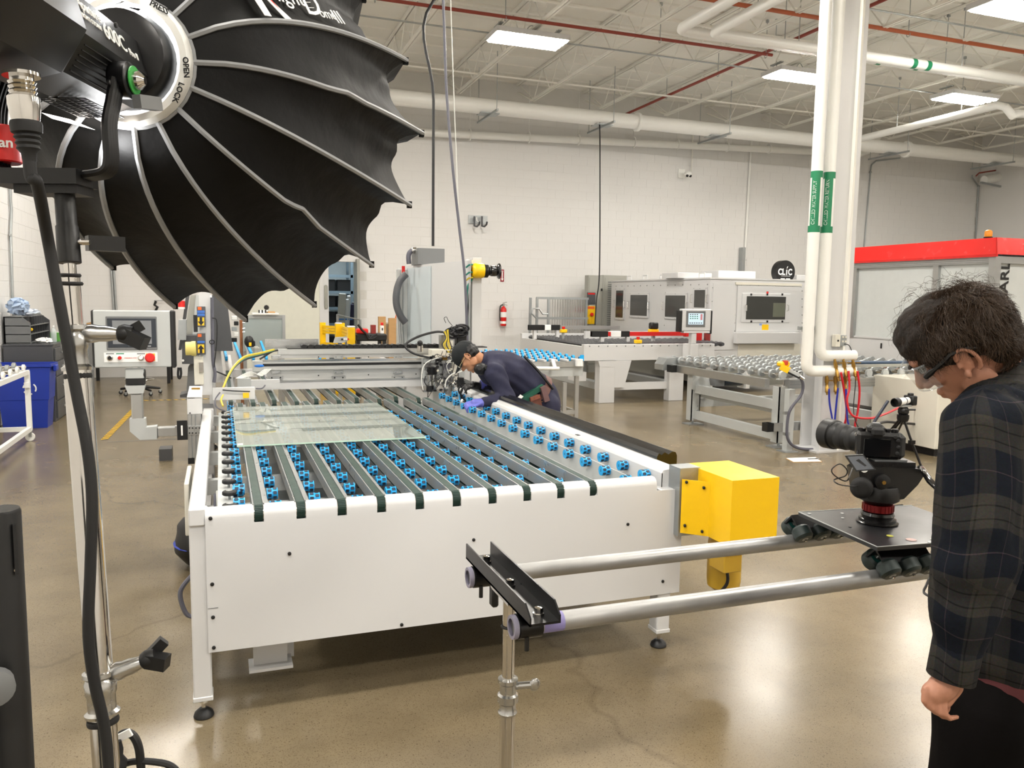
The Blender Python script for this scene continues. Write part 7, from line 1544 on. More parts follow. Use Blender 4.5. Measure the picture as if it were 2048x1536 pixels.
MB().lathe([(.0, 0), (.006, 0), (.006, .004)], f0 + Vector((0, 0, .14)) - rt_ * .015 - aw_ * .058, -aw_, 10).build('brass_dot', M_brass, FH)
m = MB(); m.cb(f0 + Vector((0, 0, .19)) + rt_ * .01, (.16, .075, .018), rz=math.atan2(rt_.y, rt_.x)); m.build('slide_plate', M_blackm, FH, sm=0); MB().cb(f0 + Vector((0, 0, .201)) + rt_ * .02, (.1, .05, .006), rz=math.atan2(rt_.y, rt_.x)).build('quick_plate', M_grey, FH, sm=0)
MB().lathe([(.006, 0), (.011, 0), (.011, .005), (.006, .005)], f0 + Vector((0, 0, .178)) - rt_ * .07 - aw_ * .04, -aw_, 14).build('bubble_level', M_pipew, FH)
MB().tube([f0 + rt_ * .09 + Vector((0, 0, .16)), f0 + rt_ * .13 + Vector((0, 0, .172)), pd(1860, 962, 2.25), pd(1885, 985, 2.2), pd(1915, 1030, 2.1), pd(1950, 1080, 2.0)], .0095, 12).build('pan_handle', mat('gloss_black', '09090b', .15, coat=.6), FH)
MB().tube([f0 + rt_ * .06 + Vector((0, 0, .16)), f0 + rt_ * .11 + Vector((0, 0, .165))], .02, 12).build('handle_clamp', M_black, FH)
CM = thing('mirrorless_camera', 'black mirrorless camera with long black zoom lens mounted on the dolly head', 'camera', f0 + Vector((0, 0, .204))); bc = f0 + Vector((0, 0, .247)) - rt_ * .012
rzc = math.atan2(rt_.y, rt_.x) - .25; bx_ = Vector((math.cos(rzc), math.sin(rzc), 0)); by_ = Vector((-bx_.y, bx_.x, 0))
def cbx(name, x, y, z_, sx2, sy2, sz2, m, bev=.004, par=None): return MB().cb(bc + bx_ * x + by_ * y + Vector((0, 0, z_)), (sx2, sy2, sz2), rz=rzc, bev=bev).build(name, m, par or CM, sm=0)
cbx('body', 0, 0, -.0, .13, .05, .082, M_black, .01); cbx('grip', .06, .01, .0, .03, .07, .08, M_rubber, .012); cbx('viewfinder_hump', -.01, 0, .05, .05, .05, .03, M_black, .01); cbx('eyecup', -.01, -.035, .045, .036, .02, .026, M_rubber, .006); cbx('hot_shoe', -.01, .0, .067, .022, .022, .004, M_grey, 0)
cbx('rear_screen', -.008, -.0275, -.006, .078, .006, .058, mat('dark_screen', '0c0d0f', .2), .002); cbx('lens_mount', -.0, .028, .0, .062, .012, .062, M_blackm, .02)
for dx, dz in ((.05, .02), (.052, .0), (.05, -.02), (.042, .03)): MB().lathe([(.006, 0), (.006, .004), (.004, .005)], bc + bx_ * dx - by_ * .026 + Vector((0, 0, dz)), -by_, 12).build('button', M_rubber, CM)
for dx, r in ((.045, .011), (-.05, .012), (.025, .008)): MB().lathe([(r, 0), (r, .008), (r * .8, .01)], bc + bx_ * dx + Vector((0, 0, .042)), n=18).build('dial', M_blackm, CM)
for dx in (-.067, .067): MB().tube([bc + bx_ * dx + Vector((math.cos(t) * .003, 0, .03 + math.sin(t) * .006)) for t in [k * PI / 4 for k in range(8)]], .001, 4, closed=True).build('strap_lug', M_chrome, CM)
lb_ = bc - bx_ * .012 + by_ * .03; ld = (by_ * .80 - bx_ * .60).normalized()
lz = MB(); lz.lathe([(.03, 0), (.031, .01), (.034, .014), (.034, .05), (.037, .054), (.037, .085), (.041, .092), (.041, .13), (.044, .134), (.044, .15), (.041, .152)], lb_, ld, 30); lz.build('lens_barrel', M_black, CM)
MB().lathe([(.0415, .098), (.0425, .1), (.0425, .124), (.0415, .126)], lb_, ld, 30).build('focus_ring', M_rubber, CM); MB().lathe([(.0375, .06), (.0384, .062), (.0384, .08), (.0375, .082)], lb_, ld, 30).build('zoom_ring', M_rubber, CM)
MB().lathe([(.044, .15), (.049, .153), (.051, .19), (.048, .19), (.044, .155)], lb_, ld, 30, caps=False).build('lens_hood', M_black, CM); MB().lathe([(.0, .149), (.04, .149), (.04, .1505), (.0, .156)], lb_, ld, 24).build('front_glass', mat('coated_glass', '0a0b14', .04, coat=1), CM)
sw = (lb_ + ld * .066 - aw_ * .03); MB().lathe([(.003, 0), (.003, .002)], lb_ + ld * .07 + (-aw_ * .8 + Vector((0, 0, .5))).normalized() * .0385, (-aw_ + Vector((0, 0, .5))), 10).build('white_dot', M_paper, CM)
# flip out screen
F0 = pd(1690, 911, 2.08); F1 = pd(1727, 909, 2.06); F2 = pd(1753, 940, 2.04); F3 = pd(1712, 943, 2.06)
MB().slab([F0, F1, F2, F3], aw_ * .006).build('flip_screen', M_black, CM, sm=0); ctr4 = (F0 + F1 + F2 + F3) / 4; I_ = [ctr4 + (p - ctr4) * .84 - aw_ * .0008 for p in (F0, F1, F2, F3)]
sc = MB().slab(I_, aw_ * .0006).build('live_image', mat('dim_live_view', '565a60', .3, emit=.25), CM, sm=0)
J = lambda u, v: I_[0] + (I_[1] - I_[0]) * u + (I_[3] - I_[0]) * v - aw_ * .0005
MB().slab([J(.35, .3), J(.6, .2), J(.8, .7), J(.65, .75)], aw_ * .0003).build('preview_shape', MATS['dark_screen'], sc, sm=0)
hose('signal_wire', [bc - bx_ * .06 - by_ * .01 + Vector((0, 0, -.02)), pd(1700, 950, 2.15), pd(1690, 962, 2.15), pd(1668, 950, 2.15), pd(1664, 938, 2.15), pd(1680, 928, 2.15), pd(1694, 940, 2.15), pd(1690, 952, 2.15), pd(1668, 960, 2.15), pd(1682, 970, 2.15), f0 + Vector((0, 0, .12)) - rt_ * .08 - aw_ * .03], .0018, M_wire, 'thin black wire looping below the camera lens', 'wire', n=6)
hose('signal_wire', [pz(1858, 1240, .0) + Vector((0, 0, .2)) if False else pd(1875, 1225, 1.9), pd(1864, 1198, 1.9), pd(1848, 1185, 1.92), pd(1852, 1172, 1.95), pd(1862, 1150, 2.0)], .003, M_wire, 'black wire curling down from the near track pipe beside the man in plaid', 'wire', n=6)
# ================================================================ PEOPLE
def blob_head(m, c, Rm, k=1.0):
    """head blobs in local axes: x side, y forward, z up"""
    T = lambda p: c + Rm @ (Vector(p) * k)
    def E(p, r, n=20, q=14): m.ell(T(p), Vector(r) * k, n, q, Rm)
    E((0, -.012, .032), (.076, .098, .088)); E((0, .022, -.028), (.064, .07, .09)); E((0, .04, -.078), (.05, .05, .04)); E((0, .078, -.108), (.02, .016, .016))
    E((0, .078, .03), (.055, .022, .016)); m.caps_(T((0, .092, .01)), .009 * k, T((0, .114, -.032)), .0125 * k); E((.012, .1, -.038), (.009, .011, .008)); E((-.012, .1, -.038), (.009, .011, .008))
    E((0, .088, -.066), (.024, .013, .007)); E((0, .086, -.078), (.021, .013, .008))
    for s in (-1, 1):
        E((s * .042, .060, -.02), (.022, .02, .022)); E((s * .055, .0, -.07), (.014, .035, .035))
        P = [T((s * (.084 + .006 * math.sin(t)), -.010 + .019 * math.cos(t) - .006, -.008 + .031 * math.sin(t))) for t in [PI * .1 + j * PI * 1.35 / 9 for j in range(10)]]
        m.tube(P, .0052 * k, 6); E((s * .0765, -.008, -.006), (.005, .017, .029), 12, 8); E((s * .081, .003, -.036), (.006, .008, .010), 10, 8); E((s * .08, .006, -.012), (.006, .004, .007), 8, 6)
def finger(m, P, r):
    P = [Vector(p) for p in P]
    for i in range(len(P) - 1): m.caps_(P[i], r * (1 - .1 * i), P[i + 1], r * (1 - .1 * (i + 1)), 10)
def noise3(p, f, s=0): return math.sin(p.x * f + s) * math.sin(p.y * f * 1.1 + s * 2) * math.sin(p.z * f * .9 + s * 3)
Rt = CAM @ Vector((1, 0, 0)); Uq = CAM @ Vector((0, 1, 0)); Aw = CAM @ Vector((0, 0, -1))
def frame(F, U):
    F = F.normalized(); U = (U - F * U.dot(F)).normalized(); Sx = F.cross(U); return Matrix((Sx, F, U)).transposed()
def hair_on(name, c, Rm, rad, n, length, m, parent, seed, keep, thick=.0014, curl=.012, base=None):
    b = MB(); r = random.Random(seed); k = 0
    while k < n:
        d = Vector((r.gauss(0, 1), r.gauss(0, 1), r.gauss(0, 1))).normalized()
        if not keep(d): continue
        k += 1; root = c + Rm @ Vector((d.x * rad[0], d.y * rad[1] , d.z * rad[2])); out = Rm @ d
        fl = Rm @ ((d - Vector((.1, -.55, .82))) * 1.1 + Vector((.5 * math.sin(d.z * 9 + d.y * 6), .5 * math.sin(d.x * 11 + 1), .4 * math.sin(d.y * 10 + 2))) + Vector((r.uniform(-.3, .3), r.uniform(-.3, .3), r.uniform(-.25, .25)))); fl = (fl - out * fl.dot(out) * .93).normalized()
        sd = out.cross(fl); L = length * r.uniform(.5, 1.25); P = []; ph = r.uniform(0, 6); cu = curl * r.uniform(.3, 1.3)
        for j in range(6):
            t = j / 5; P.append(root + fl * (L * t) + out * (.001 + .0055 * math.sin(t * 2.6) * (1.6 if r.random() < .02 else 1)) + (sd * math.sin(ph + t * 5) + out * math.cos(ph + t * 5)) * cu * t)
        b.tube(P, thick, 3, radii=[thick * (1.2 - t * .18) for t in range(6)], caps=False)
    return b.build(name, m, parent, sm=0, kind='stuff')

# ---- man in plaid, right foreground
hd = pd(1918, 692, 1.73); F = -.58 * Rt - .52 * Uq + .63 * Aw; U = -.68 * Rt + .73 * Uq; RM = frame(F, U)
DM = thing('person', 'man in dark plaid shirt and black trousers looking down, at the right edge', 'person', (1.9, 1.25, 0))
fb = (-.80 * Rt + .60 * Aw); fb.z = 0; fb.normalize(); sl = Vector((-fb.y, fb.x, 0)) # sl = towards his left (nearer the camera)
if sl.dot(EYE - hd) < 0: sl = -sl
pel = pd(2030, 1330, 1.78); chest = pd(2075, 960, 1.80); upch = pd(2075, 812, 1.80); nk = pd(1985, 748, 1.76)
shL = pd(1962, 862, 1.60); elL = pd(1953, 1105, 1.56); wrL = pd(1902, 1352, 1.57)
shR = pd(2030, 860, 1.95); elR = pd(2010, 1095, 2.0); wrR = pd(1985, 1055, 2.05)
mb_ = MB(); blob_head(mb_, hd, RM)
mb_.caps_(hd + RM @ Vector((0, -.03, -.03)), .058, nk, .06); mb_.caps_(nk, .06, upch, .09); mb_.caps_(upch, .13, chest, .135); mb_.caps_(chest, .13, pel, .125)
for sh, el, wr in ((shL, elL, wrL), (shR, elR, wrR)):
    mb_.caps_(upch, .09, sh, .05); mb_.caps_(sh, .052, el, .038); mb_.caps_(el, .038, wr, .025)
hipL = pel + sl * .09 - Vector((0, 0, .05)); hipR = pel - sl * .09 - Vector((0, 0, .05)); legs = []
for hp, fo in ((hipL, .03), (hipR, -.05)):
    kn = Vector((hp.x, hp.y, .5)) + fb * (.03 + fo); an = Vector((kn.x, kn.y, .09)) - fb * .05; legs.append((hp, kn, an)); mb_.caps_(hp, .08, kn, .055); mb_.caps_(kn, .052, an, .035)
# left hand: back of the hand to the camera, fingers curled
H_ = lambda x, y, d=1.57: pd(x, y, d)
mb_.caps_(wrL, .026, H_(1884, 1376), .027); mb_.caps_(H_(1890, 1372), .025, H_(1866, 1386), .022); mb_.caps_(H_(1902, 1370, 1.585), .023, H_(1884, 1398, 1.585), .02)
for K, A, B, T_ in (((1851, 1379), (1848, 1402), (1857, 1414), (1866, 1412)), ((1862, 1387), (1861, 1414), (1871, 1425), (1880, 1422)), ((1874, 1394), (1876, 1424), (1886, 1433), (1894, 1429)), ((1886, 1400), (1890, 1428), (1899, 1437), (1914, 1434))):
    finger(mb_, [H_(*K, 1.562), H_(*A, 1.560), H_(*B, 1.572), H_(*T_, 1.59)], .0069)
finger(mb_, [H_(1898, 1378, 1.60), H_(1893, 1402, 1.615), H_(1890, 1420, 1.62)], .011)
# right hand on the pan handle side
mb_.caps_(wrR, .027, wrR + fb * .06 - Vector((0, 0, .02)), .03)
for k in range(4): q = wrR + fb * .08 + Vector((0, 0, .015 - k * .018)); finger(mb_, [q, q + fb * .035, q + fb * .05 + sl * .015, q + fb * .04 + sl * .03], .0088)
finger(mb_, [wrR + fb * .03 + Vector((0, 0, .03)), wrR + fb * .07 + Vector((0, 0, .045)), wrR + fb * .1 + Vector((0, 0, .04))], .0095)
body = remeshed(mb_, 'body', M_skin, DM, .0031, 3)
# eyes, hair
for s in (-1, 1): MB().ell(hd + RM @ Vector((s * .029, .0795, .004)), .0095, 12, 8).build('eye', M_paper, DM); MB().ell(hd + RM @ Vector((s * .029, .0865, .003)), .004, 10, 6).build('iris', mat('iris_brown', '3a2416', .2), [q for q in C.objects if q.name.startswith('eye')][-1])
hb_ = MB(); hb_.ell(hd + RM @ Vector((0, -.022, .036)), (.083, .1, .08), 32, 22, RM); hb_.ell(hd + RM @ Vector((0, -.066, -.01)), (.072, .048, .068), 24, 16, RM); hb_.ell(hd + RM @ Vector((0, .036, .078)), (.06, .046, .038), 20, 14, RM)
hb_.ell(hd + RM @ Vector((0, .008, .058)), (.077, .094, .074), 24, 16, RM)
for s in (-1, 1): hb_.ell(hd + RM @ Vector((s * .066, .022, .03)), (.016, .036, .036), 16, 10, RM)
def hdisp(p, n): return .005 * noise3(p, 70, 1) + .003 * noise3(p, 150, 2)
HB = remeshed(hb_, 'hair', M_hair, DM, .005, 3, disp=hdisp)
M_strand = mat('hair_strand', '38291c', .5, var=.5, scale=22, spec=.3)
hair_on('hair_locks', hd + RM @ Vector((0, -.02, .036)), RM, (.082, .101, .08), 7500, .045, M_strand, HB, 4, lambda d: d.z > -.35 and not (d.y > .6 and d.z < .02) and not (abs(d.x) > .75 and d.z < .0 and d.y > -.3), .00055, .006)
hair_on('nape_locks', hd + RM @ Vector((0, -.064, -.012)), RM, (.072, .049, .069), 1500, .032, M_strand, HB, 6, lambda d: d.y < .1 and d.z < .5 and d.z > -.95, .00055, .004)
hair_on('flyaway_locks', hd + RM @ Vector((0, -.02, .06)), RM, (.088, .11, .093), 120, .04, M_strand, HB, 8, lambda d: d.z > .1, .0004, .014)
for s in (-1, 1): MB().ell(hd + RM @ Vector((s * .031, .096, .026)), (.018, .006, .004), 10, 6, RM).build('eyebrow', M_hair, DM)
# safety glasses: a thing of their own
GLS = thing('safety_glasses', 'clear safety glasses with thick black arms worn by the man in plaid', 'glasses', hd + RM @ Vector((0, .11, 0)))
hl = lambda x, y, z_: hd + RM @ Vector((x, y, z_))
rows = [[hl(.078 * math.sin(t) * 1.0, .118 * math.cos(t) * .78 + .03 + .0, z_ - .004 * abs(z_) * 10) for t in [-1.25 + j * 2.5 / 16 for j in range(17)]] for z_ in (.026, .008, -.012, -.032)]
ln = MB().grid(rows).build('lens', M_lens, GLS, sm=60)
MB().tube([hl(.078 * math.sin(t), .118 * math.cos(t) * .78 + .03, .027) for t in [-1.25 + j * 2.5 / 16 for j in range(17)]], .0022, 6).build('lens_rim', M_lens, GLS); MB().tube([hl(.078 * math.sin(t), .118 * math.cos(t) * .78 + .03, -.033) for t in [-1.25 + j * 2.5 / 16 for j in range(17)]], .0018, 6).build('lens_rim', M_lens, GLS)
for s in (-1, 1): MB().tube([hl(s * .078, .072, .004), hl(s * .086, .055, .01), hl(s * .088, .045, .012), hl(s * .09, .02, .018), hl(s * .091, .0, .024), hl(s * .087, -.03, .018), hl(s * .078, -.05, .0)], .003, 6, radii=[.006, .007, .0045, .0065, .0055, .004, .003]).build('temple_arm', M_black, GLS)
# shirt
sm_ = MB(); sm_.caps_(upch + fb * .0 + Vector((0, 0, -.01)), .165, chest, .175); sm_.caps_(chest, .175, pel + Vector((0, 0, .06)), .17)
sm_.caps_(nk - Vector((0, 0, .045)) + (upch - nk) * .1, .075, upch, .12)
for sh, el, wr, q in ((shL, elL, wrL, 1), (shR, elR, wrR, 0)):
    mid = sh.lerp(el, .5); sm_.caps_(upch + sl * (.05 if q else -.05), .13, sh, .078); sm_.caps_(sh, .076, mid, .078); sm_.caps_(mid, .078, el, .078); m2 = el.lerp(wr, .55); sm_.caps_(el, .078, m2, .06)
    ce = el.lerp(wr, .93); sm_.caps_(m2, .06, el.lerp(wr, .8), .046); cu = MB()
    d = (wr - el).normalized(); u, v = cu.basis(d); rings = []
    for h, r in ((-.085, .043), (-.075, .047), (0, .046), (.003, .044), (0, .04), (-.07, .036)): rings.append(cu.ring(wr + d * (h + .003), u * r, v * r * .92, 24))
    cu.skin(rings, caps=False); cuff = cu.build('cuff', M_plaid, DM, sm=50)
def sdisp(p, n): return .0045 * math.sin(p.z * 60 + 6 * math.sin(p.x * 22 + p.y * 15)) * (.6 + .4 * math.sin(p.z * 17)) + .004 * noise3(p, 26, 2)
shirt = remeshed(sm_, 'shirt', M_plaid, DM, .009, 6, disp=sdisp)
def cloth_coords(ob, segs):
    W_ = wm(ob); at = ob.data.attributes.new('cloth', 'FLOAT_VECTOR', 'POINT'); pre = []
    for p, q, off, rr in segs: d = (q - p); L = d.length; d.normalize(); pre.append((p, d, L, off, rr, (fb - d * fb.dot(d)).normalized(), d.cross(fb).normalized()))
    buf = []
    for v in ob.data.vertices:
        co_ = W_ @ v.co; best = None
        for p, d, L, off, rr, e1, e2 in pre:
            t = min(max((co_ - p).dot(d), 0), L); r_ = co_ - p - d * t; ds = r_.length - rr
            if best is None or ds < best[0]: best = (ds, off + (co_ - p).dot(d), math.atan2(r_.dot(e2), r_.dot(e1)), rr)
        buf += [best[2] * best[3] * 1.15 + .01 * math.sin(best[1] * 14), best[1] + .006 * math.sin(best[2] * 3 + best[1] * 9), 0]
    at.data.foreach_set('vector', buf)
lu = (elL - shL).length
SEG = [(shL, elL, 0, .078), (elL, wrL, lu, .06), (shR, elR, .03, .078), (elR, wrR, lu + .03, .06), (upch, pel, .05, .17)]
cloth_coords(shirt, SEG)
for o_ in [q for q in C.objects if q.parent == DM and q.name.startswith('cuff')]: cloth_coords(o_, SEG)
co = MB(); ups = (nk - upch).normalized(); c = nk + ups * -.04; u, v = co.basis(ups); rings = []
for h, r in ((-.05, .088), (-.015, .082), (.018, .074), (.02, .07), (-.01, .072)): rings.append(co.ring(c + ups * h, u * r, v * r, 26))
co.skin(rings, caps=False); cloth_coords(co.build('collar', M_plaid, DM, sm=50), [(nk, upch, .02, .09)])
MB().lathe([(.005, 0), (.005, .002)], pd(1936, 1320, 1.53), EYE - wrL, 10).build('cuff_button', M_black, DM)
# red undershirt hem, trousers, shoes
un = MB(); d = Vector((0, 0, 1)); rings = []
for h, r in ((-.12, .155), (.0, .158), (.02, .15)): rings.append([un.bm.verts.new(pel + fb * (r * 1.02 * math.cos(t)) + sl * (r * 1.02 * math.sin(t)) + Vector((0, 0, h))) for t in [k * PI / 12 for k in range(24)]])
un.skin(rings); un.build('undershirt', mat('maroon_cotton', '4a1a1e', .85), DM, sm=50)
tr = MB(); tr.caps_(pel + Vector((0, 0, -.02)), .152, pel - Vector((0, 0, .1)), .15)
for hp, kn, an in legs: tr.caps_(hp - Vector((0, 0, .04)) + fb * .03, .12, kn, .085); tr.caps_(kn, .085, an + Vector((0, 0, .02)), .065)
remeshed(tr, 'trousers', M_trouser, DM, .011, 6, disp=lambda p, n: .005 * noise3(p, 22, 1))
for hp, kn, an in legs: s_ = MB(); s_.ell(an + fb * .07 + Vector((0, 0, -.045)), (.14, .052, .045), 20, 10, Matrix((fb, sl, Vector((0, 0, 1)))).transposed()); 
for hp, kn, an in legs:
    s_ = MB(); s_.ell(an + fb * .07 + Vector((0, 0, -.042)), (.14, .052, .046), 20, 10, Matrix((fb, sl, Vector((0, 0, 1)))).transposed())
    for v in s_.bm.verts: v.co.z = max(v.co.z, .002)
    s_.build('shoe', M_black, DM)

# ---- operator bent over the table
OY = 6.2
def op(x, y, Y=OY): return py(x, y, Y)
OP = thing('person', 'worker in black cap and navy jacket bending over the glass cutting table', 'person', (2.6, OY, 0))
oh = op(934, 713); F2_ = -.52 * Rt - .85 * Uq + .12 * Aw; U2_ = -.85 * Rt + .52 * Uq; R2 = frame(F2_, U2_)
n_ = op(966, 722); uc = op(990, 736); ch = op(1030, 748); pe = op(1086, 792)
aNs, aNe, aNw = op(990, 745, 6.02), op(1016, 802, 5.95), op(964, 806, 5.93); aFs, aFe, aFw = op(985, 738, 6.4), op(1000, 782, 6.45), op(960, 770, 6.42)
b = MB(); blob_head(b, oh, R2, .98); b.caps_(oh + R2 @ Vector((0, -.03, -.04)), .055, n_, .055); b.caps_(n_, .055, uc, .1); b.caps_(uc, .13, ch, .13); b.caps_(ch, .13, pe, .12)
for s_, e_, w_ in ((aNs, aNe, aNw), (aFs, aFe, aFw)): b.caps_(uc, .08, s_, .05); b.caps_(s_, .05, e_, .037); b.caps_(e_, .037, w_, .026)
ol = []
for dy, fx_ in ((-.1, .02), (.1, -.06)):
    hp = pe + Vector((0, dy, -.06)); kn = Vector((hp.x + .02 + fx_, hp.y, .5)); an = Vector((hp.x + .06 + fx_, hp.y, .09)); ol.append((hp, kn, an)); b.caps_(hp, .085, kn, .055); b.caps_(kn, .052, an, .036)
fw = Vector((-1, 0, 0))
for w_, sg in ((aNw, 1), (aFw, -1)):
    b.caps_(w_, .026, w_ + fw * .06 + Vector((0, 0, -.003)), .026)
    for k in range(4): q = w_ + fw * .085 + Vector((0, (.03 - k * .02), .012 - k * .008)); finger(b, [q, q + fw * .033 + Vector((0, 0, -.012)), q + fw * .047 + Vector((0, 0, -.030)), q + fw * .041 + Vector((0, 0, -.048))], .0068)
    finger(b, [w_ + fw * .03 + Vector((0, -.03 * sg, -.0)), w_ + fw * .07 + Vector((0, -.045 * sg, -.02)), w_ + fw * .087 + Vector((0, -.036 * sg, -.034))], .007)
ob = remeshed(b, 'body', mat('skin_tan', 'b98462', .5, var=.08, scale=14), OP, .0055, 4)
for s in (-1, 1): MB().ell(oh + R2 @ Vector((s * .03, .082, .006)), .011, 10, 8).build('eye', M_paper, OP)
for w_, e_, mm_, nm in ((aNw, aNe, M_glove, 1), (aFw, aFe, M_black, -1)):
    g = MB(); g.caps_(w_ + (e_ - w_).normalized() * .05, .036, w_ + fw * .06, .036)
    for k in range(4): q = w_ + fw * .085 + Vector((0, (.03 - k * .02), .012 - k * .008)); finger(g, [q - fw * .02, q + fw * .035 + Vector((0, 0, -.012)), q + fw * .05 + Vector((0, 0, -.032)), q + fw * .042 + Vector((0, 0, -.054))], .0112)
    finger(g, [w_ + fw * .02 + Vector((0, -.03 * nm, 0)), w_ + fw * .07 + Vector((0, -.045 * nm, -.02)), w_ + fw * .09 + Vector((0, -.035 * nm, -.037))], .0115)
    remeshed(g, 'glove', mm_, OP, .005, 3)
cf = MB(); cf.tube([aFw - fw * .05, aFw - fw * .005], .043, 14); cf.build('glove_cuff', M_glove, OP)
j = MB(); j.caps_(uc, .155, ch, .165); j.caps_(ch, .165, pe.lerp(ch, .22), .155); j.caps_(n_.lerp(uc, .3), .085, uc, .13)
for s_, e_, w_ in ((aNs, aNe, aNw), (aFs, aFe, aFw)): j.caps_(uc, .12, s_, .085); j.caps_(s_, .082, e_, .07); j.caps_(e_, .07, e_.lerp(w_, .88), .048)
remeshed(j, 'jacket', M_navy, OP, .01, 5, disp=lambda p, n: .006 * math.sin(p.x * 38 + p.z * 46 + 3 * math.sin(p.y * 18)) * .7 + .006 * noise3(p, 24, 1))
ups = (oh - uc).normalized(); c2 = n_; cl = MB(); u, v = cl.basis(ups); cl.skin([cl.ring(c2 + ups * h, u * r, v * r, 20) for h, r in ((-.05, .09), (0, .078), (.03, .072), (.03, .066))], caps=False); cl.build('jacket_collar', M_navy, OP, sm=50)
t_ = MB(); t_.caps_(pe + Vector((-.03, 0, .02)), .15, pe - Vector((-.01, 0, .08)), .15)
for hp, kn, an in ol: t_.caps_(hp, .11, kn, .08); t_.caps_(kn, .08, an + Vector((0, 0, .02)), .065)
remeshed(t_, 'trousers', M_navy, OP, .013, 5, disp=lambda p, n: .005 * noise3(p, 22, 3))
for hp, kn, an in ol:
    s_ = MB(); s_.ell(an + Vector((-.07, 0, -.042)), (.14, .052, .046), 18, 10)
    for v in s_.bm.verts: v.co.z = max(v.co.z, .002)
    s_.build('shoe', M_black, OP)
# hair at the back, cap, glasses, lowered mask, tool belt
hh = MB(); hh.ell(oh + R2 @ Vector((0, -.05, .005)), (.082, .066, .08), 22, 14, R2); OH = remeshed(hh, 'hair', mat('black_hair', '0e0c0c', .5, var=.3, scale=40), OP, .007, 2, disp=lambda p, n: .006 * noise3(p, 120, 1))
CP = thing('baseball_cap', 'black baseball cap worn by the bending worker', 'cap', oh + R2 @ Vector((0, 0, .05)))
rows = []
for i in range(9):
    a_ = PI / 2 * i / 8; rows.append([oh + R2 @ Vector((.09 * math.sin(a_) * math.cos(t), -.006 + .113 * math.sin(a_) * math.sin(t), .032 + .1 * math.cos(a_))) for t in [2 * PI * k / 24 for k in range(25)]])
rows.append([oh + R2 @ Vector((.088 * math.cos(t), -.006 + .111 * math.sin(t), .018)) for t in [2 * PI * k / 24 for k in range(25)]])
MB().grid(rows).build('crown', M_capbl, CP, sm=60); MB().ell(oh + R2 @ Vector((0, -.006, .133)), (.008, .008, .004), 10, 6, R2).build('button', M_capbl, CP)
br_ = MB(); rr_ = []
for i in range(5):
    t = i / 4; rr_.append([oh + R2 @ Vector((.08 * math.sin(s) * (1 - t * .15), -.006 + (.105 + .075 * t) * math.cos(s) * (1 - .05 * abs(s)), .03 - .02 * t - .022 * abs(math.sin(s)) ** 2)) for s in [-1.05 + 2.1 * k / 12 for k in range(13)]])
br_.grid(rr_); br_.grid([[p - R2 @ Vector((0, 0, .004)) for p in r] for r in rr_]); br_.build('brim', M_capbl, CP, sm=60)
for k in range(6): t = 2 * PI * k / 6; MB().tube([oh + R2 @ Vector((.0905 * math.sin(a_) * math.cos(t), -.006 + .1135 * math.sin(a_) * math.sin(t), .032 + .1005 * math.cos(a_))) for a_ in [PI / 2 * i / 8 for i in range(9)]], .0012, 4).build('seam', M_capbl, CP)
G2 = thing('glasses', 'wire safety glasses with yellowish arm worn by the bending worker', 'glasses', oh + R2 @ Vector((0, .1, 0)))
gl2 = lambda x, y, z_: oh + R2 @ Vector((x, y, z_))
for s in (-1, 1):
    MB().tube([gl2(s * .032 + .02 * math.cos(t), .104 - .12 * (abs(s * .032 + .02 * math.cos(t)) ** 1.5), .002 + .015 * math.sin(t)) for t in [k * PI / 8 for k in range(16)]], .0018, 6, closed=True).build('rim', M_pipew, G2); m = MB(); m._f([m.bm.verts.new(gl2(s * .032 + .02 * math.cos(t), .103, .002 + .015 * math.sin(t))) for t in [k * PI / 8 for k in range(16)]]); m.build('lens', M_lens, G2)
    MB().tube([gl2(s * .052, .1, .004), gl2(s * .076, .075, .006), gl2(s * .08, .0, .008)], .0018, 5).build('arm', mat('amber_plastic', 'cdbb8a', .4), G2)
MB().tube([gl2(-.012, .104, .006), gl2(.012, .104, .006)], .0018, 5).build('bridge', M_pipew, G2)
mk = op(962, 738, 6.08); o = thing('face_mask', 'black half mask respirator hanging under the worker chin', 'mask', mk); m = MB(); m.ell(mk, (.06, .05, .05), 18, 12); m.build('shell', M_black, o)
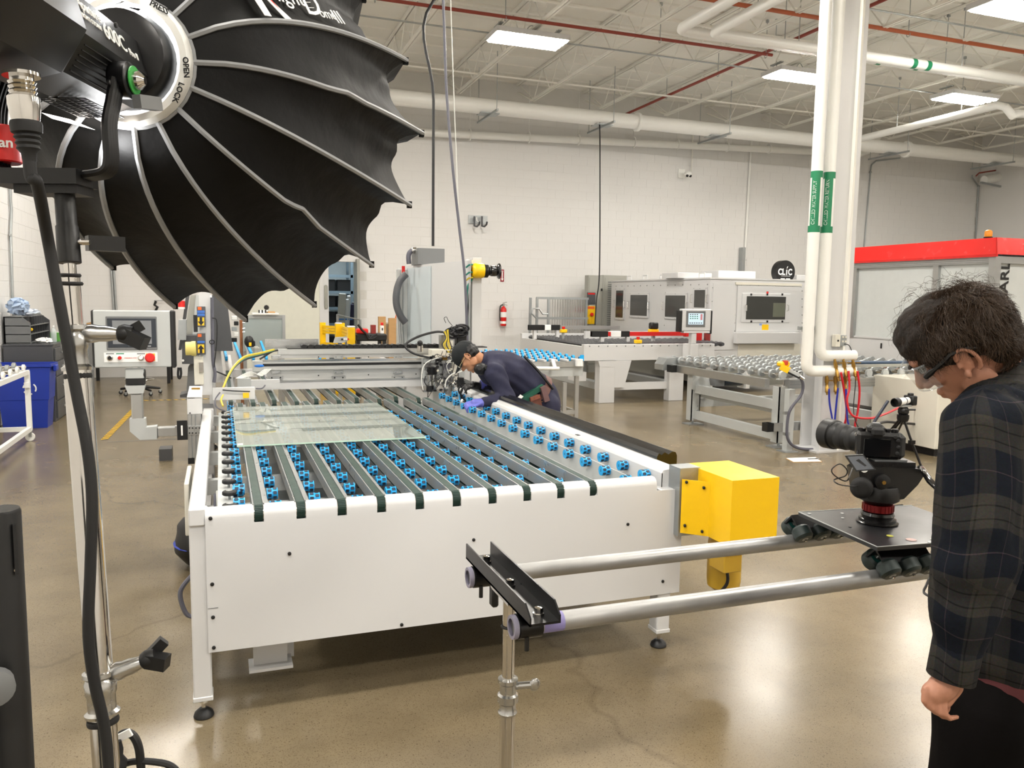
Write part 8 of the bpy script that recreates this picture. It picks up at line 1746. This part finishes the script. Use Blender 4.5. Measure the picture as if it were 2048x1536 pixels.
for dx in (-.03, .03): MB().lathe([(.02, 0), (.022, .01), (.018, .018)], mk + Vector((dx, -.045, .01)), (dx * 5, -1, .2), 14).build('filter_cap', M_rubber, o)
TBt = thing('tool_belt', 'brown and green tool belt with leather pouches on the bending worker', 'tool belt', pe)
u3 = (uc - pe).normalized(); wv = Vector((0, 1, 0)); tv = u3.cross(wv).normalized(); bcn = pe + u3 * .06
MB().skin if False else None
m = MB(); rings = []
for h, r in ((-.03, .166), (.03, .166), (.03, .16), (-.03, .16)): rings.append([m.bm.verts.new(bcn + u3 * h + wv * (r * 1.0 * math.cos(t)) + tv * (r * math.sin(t))) for t in [k * PI / 16 for k in range(32)]])
m.skin(rings, closed=True); m.build('belt', mat('brown_belt', '6b4a44', .6), TBt)
Mgc = mat('green_canvas', '15513f', .7)
def pq(name, pts, Y, m, th=.05): return MB().slab([op(x, y, Y) for x, y in pts], (0, th, 0)).build(name, m, TBt, sm=0)
pq('green_strap', [(1040, 797), (1086, 769), (1091, 776), (1062, 795), (1060, 815), (1047, 815)], 6.0, Mgc); pq('green_pouch', [(1047, 797), (1066, 790), (1068, 812), (1050, 815)], 5.98, Mgc)
pq('leather_pouch', [(1062, 796), (1080, 790), (1085, 814), (1064, 820)], 5.94, M_leather, .07); pq('flap', [(1061, 796), (1080, 789), (1081, 796), (1062, 803)], 5.93, mat('leather_light', '7b4637', .5), .01)
pq('holster', [(1082, 776), (1091, 771), (1100, 801), (1090, 805)], 5.97, mat('mauve_leather', '6a4f50', .55), .03); pq('paper_note', [(1031, 800), (1041, 789), (1047, 793), (1037, 803)], 5.93, M_paper, .005)
for x, y in ((1064, 798), (1070, 796), (1077, 793), (1066, 815), (1082, 812), (1084, 803), (1066, 806)): MB().lathe([(.004, 0), (.003, .003)], op(x, y, 5.928), (0, -1, 0), 8).build('rivet', M_brass, TBt)
MB().tube([op(1048, 712, 6.1), op(1075, 740, 6.05), op(1098, 768, 6.05), op(1106, 778, 6.05)], .012, 6).build('suspender', M_black, TBt)
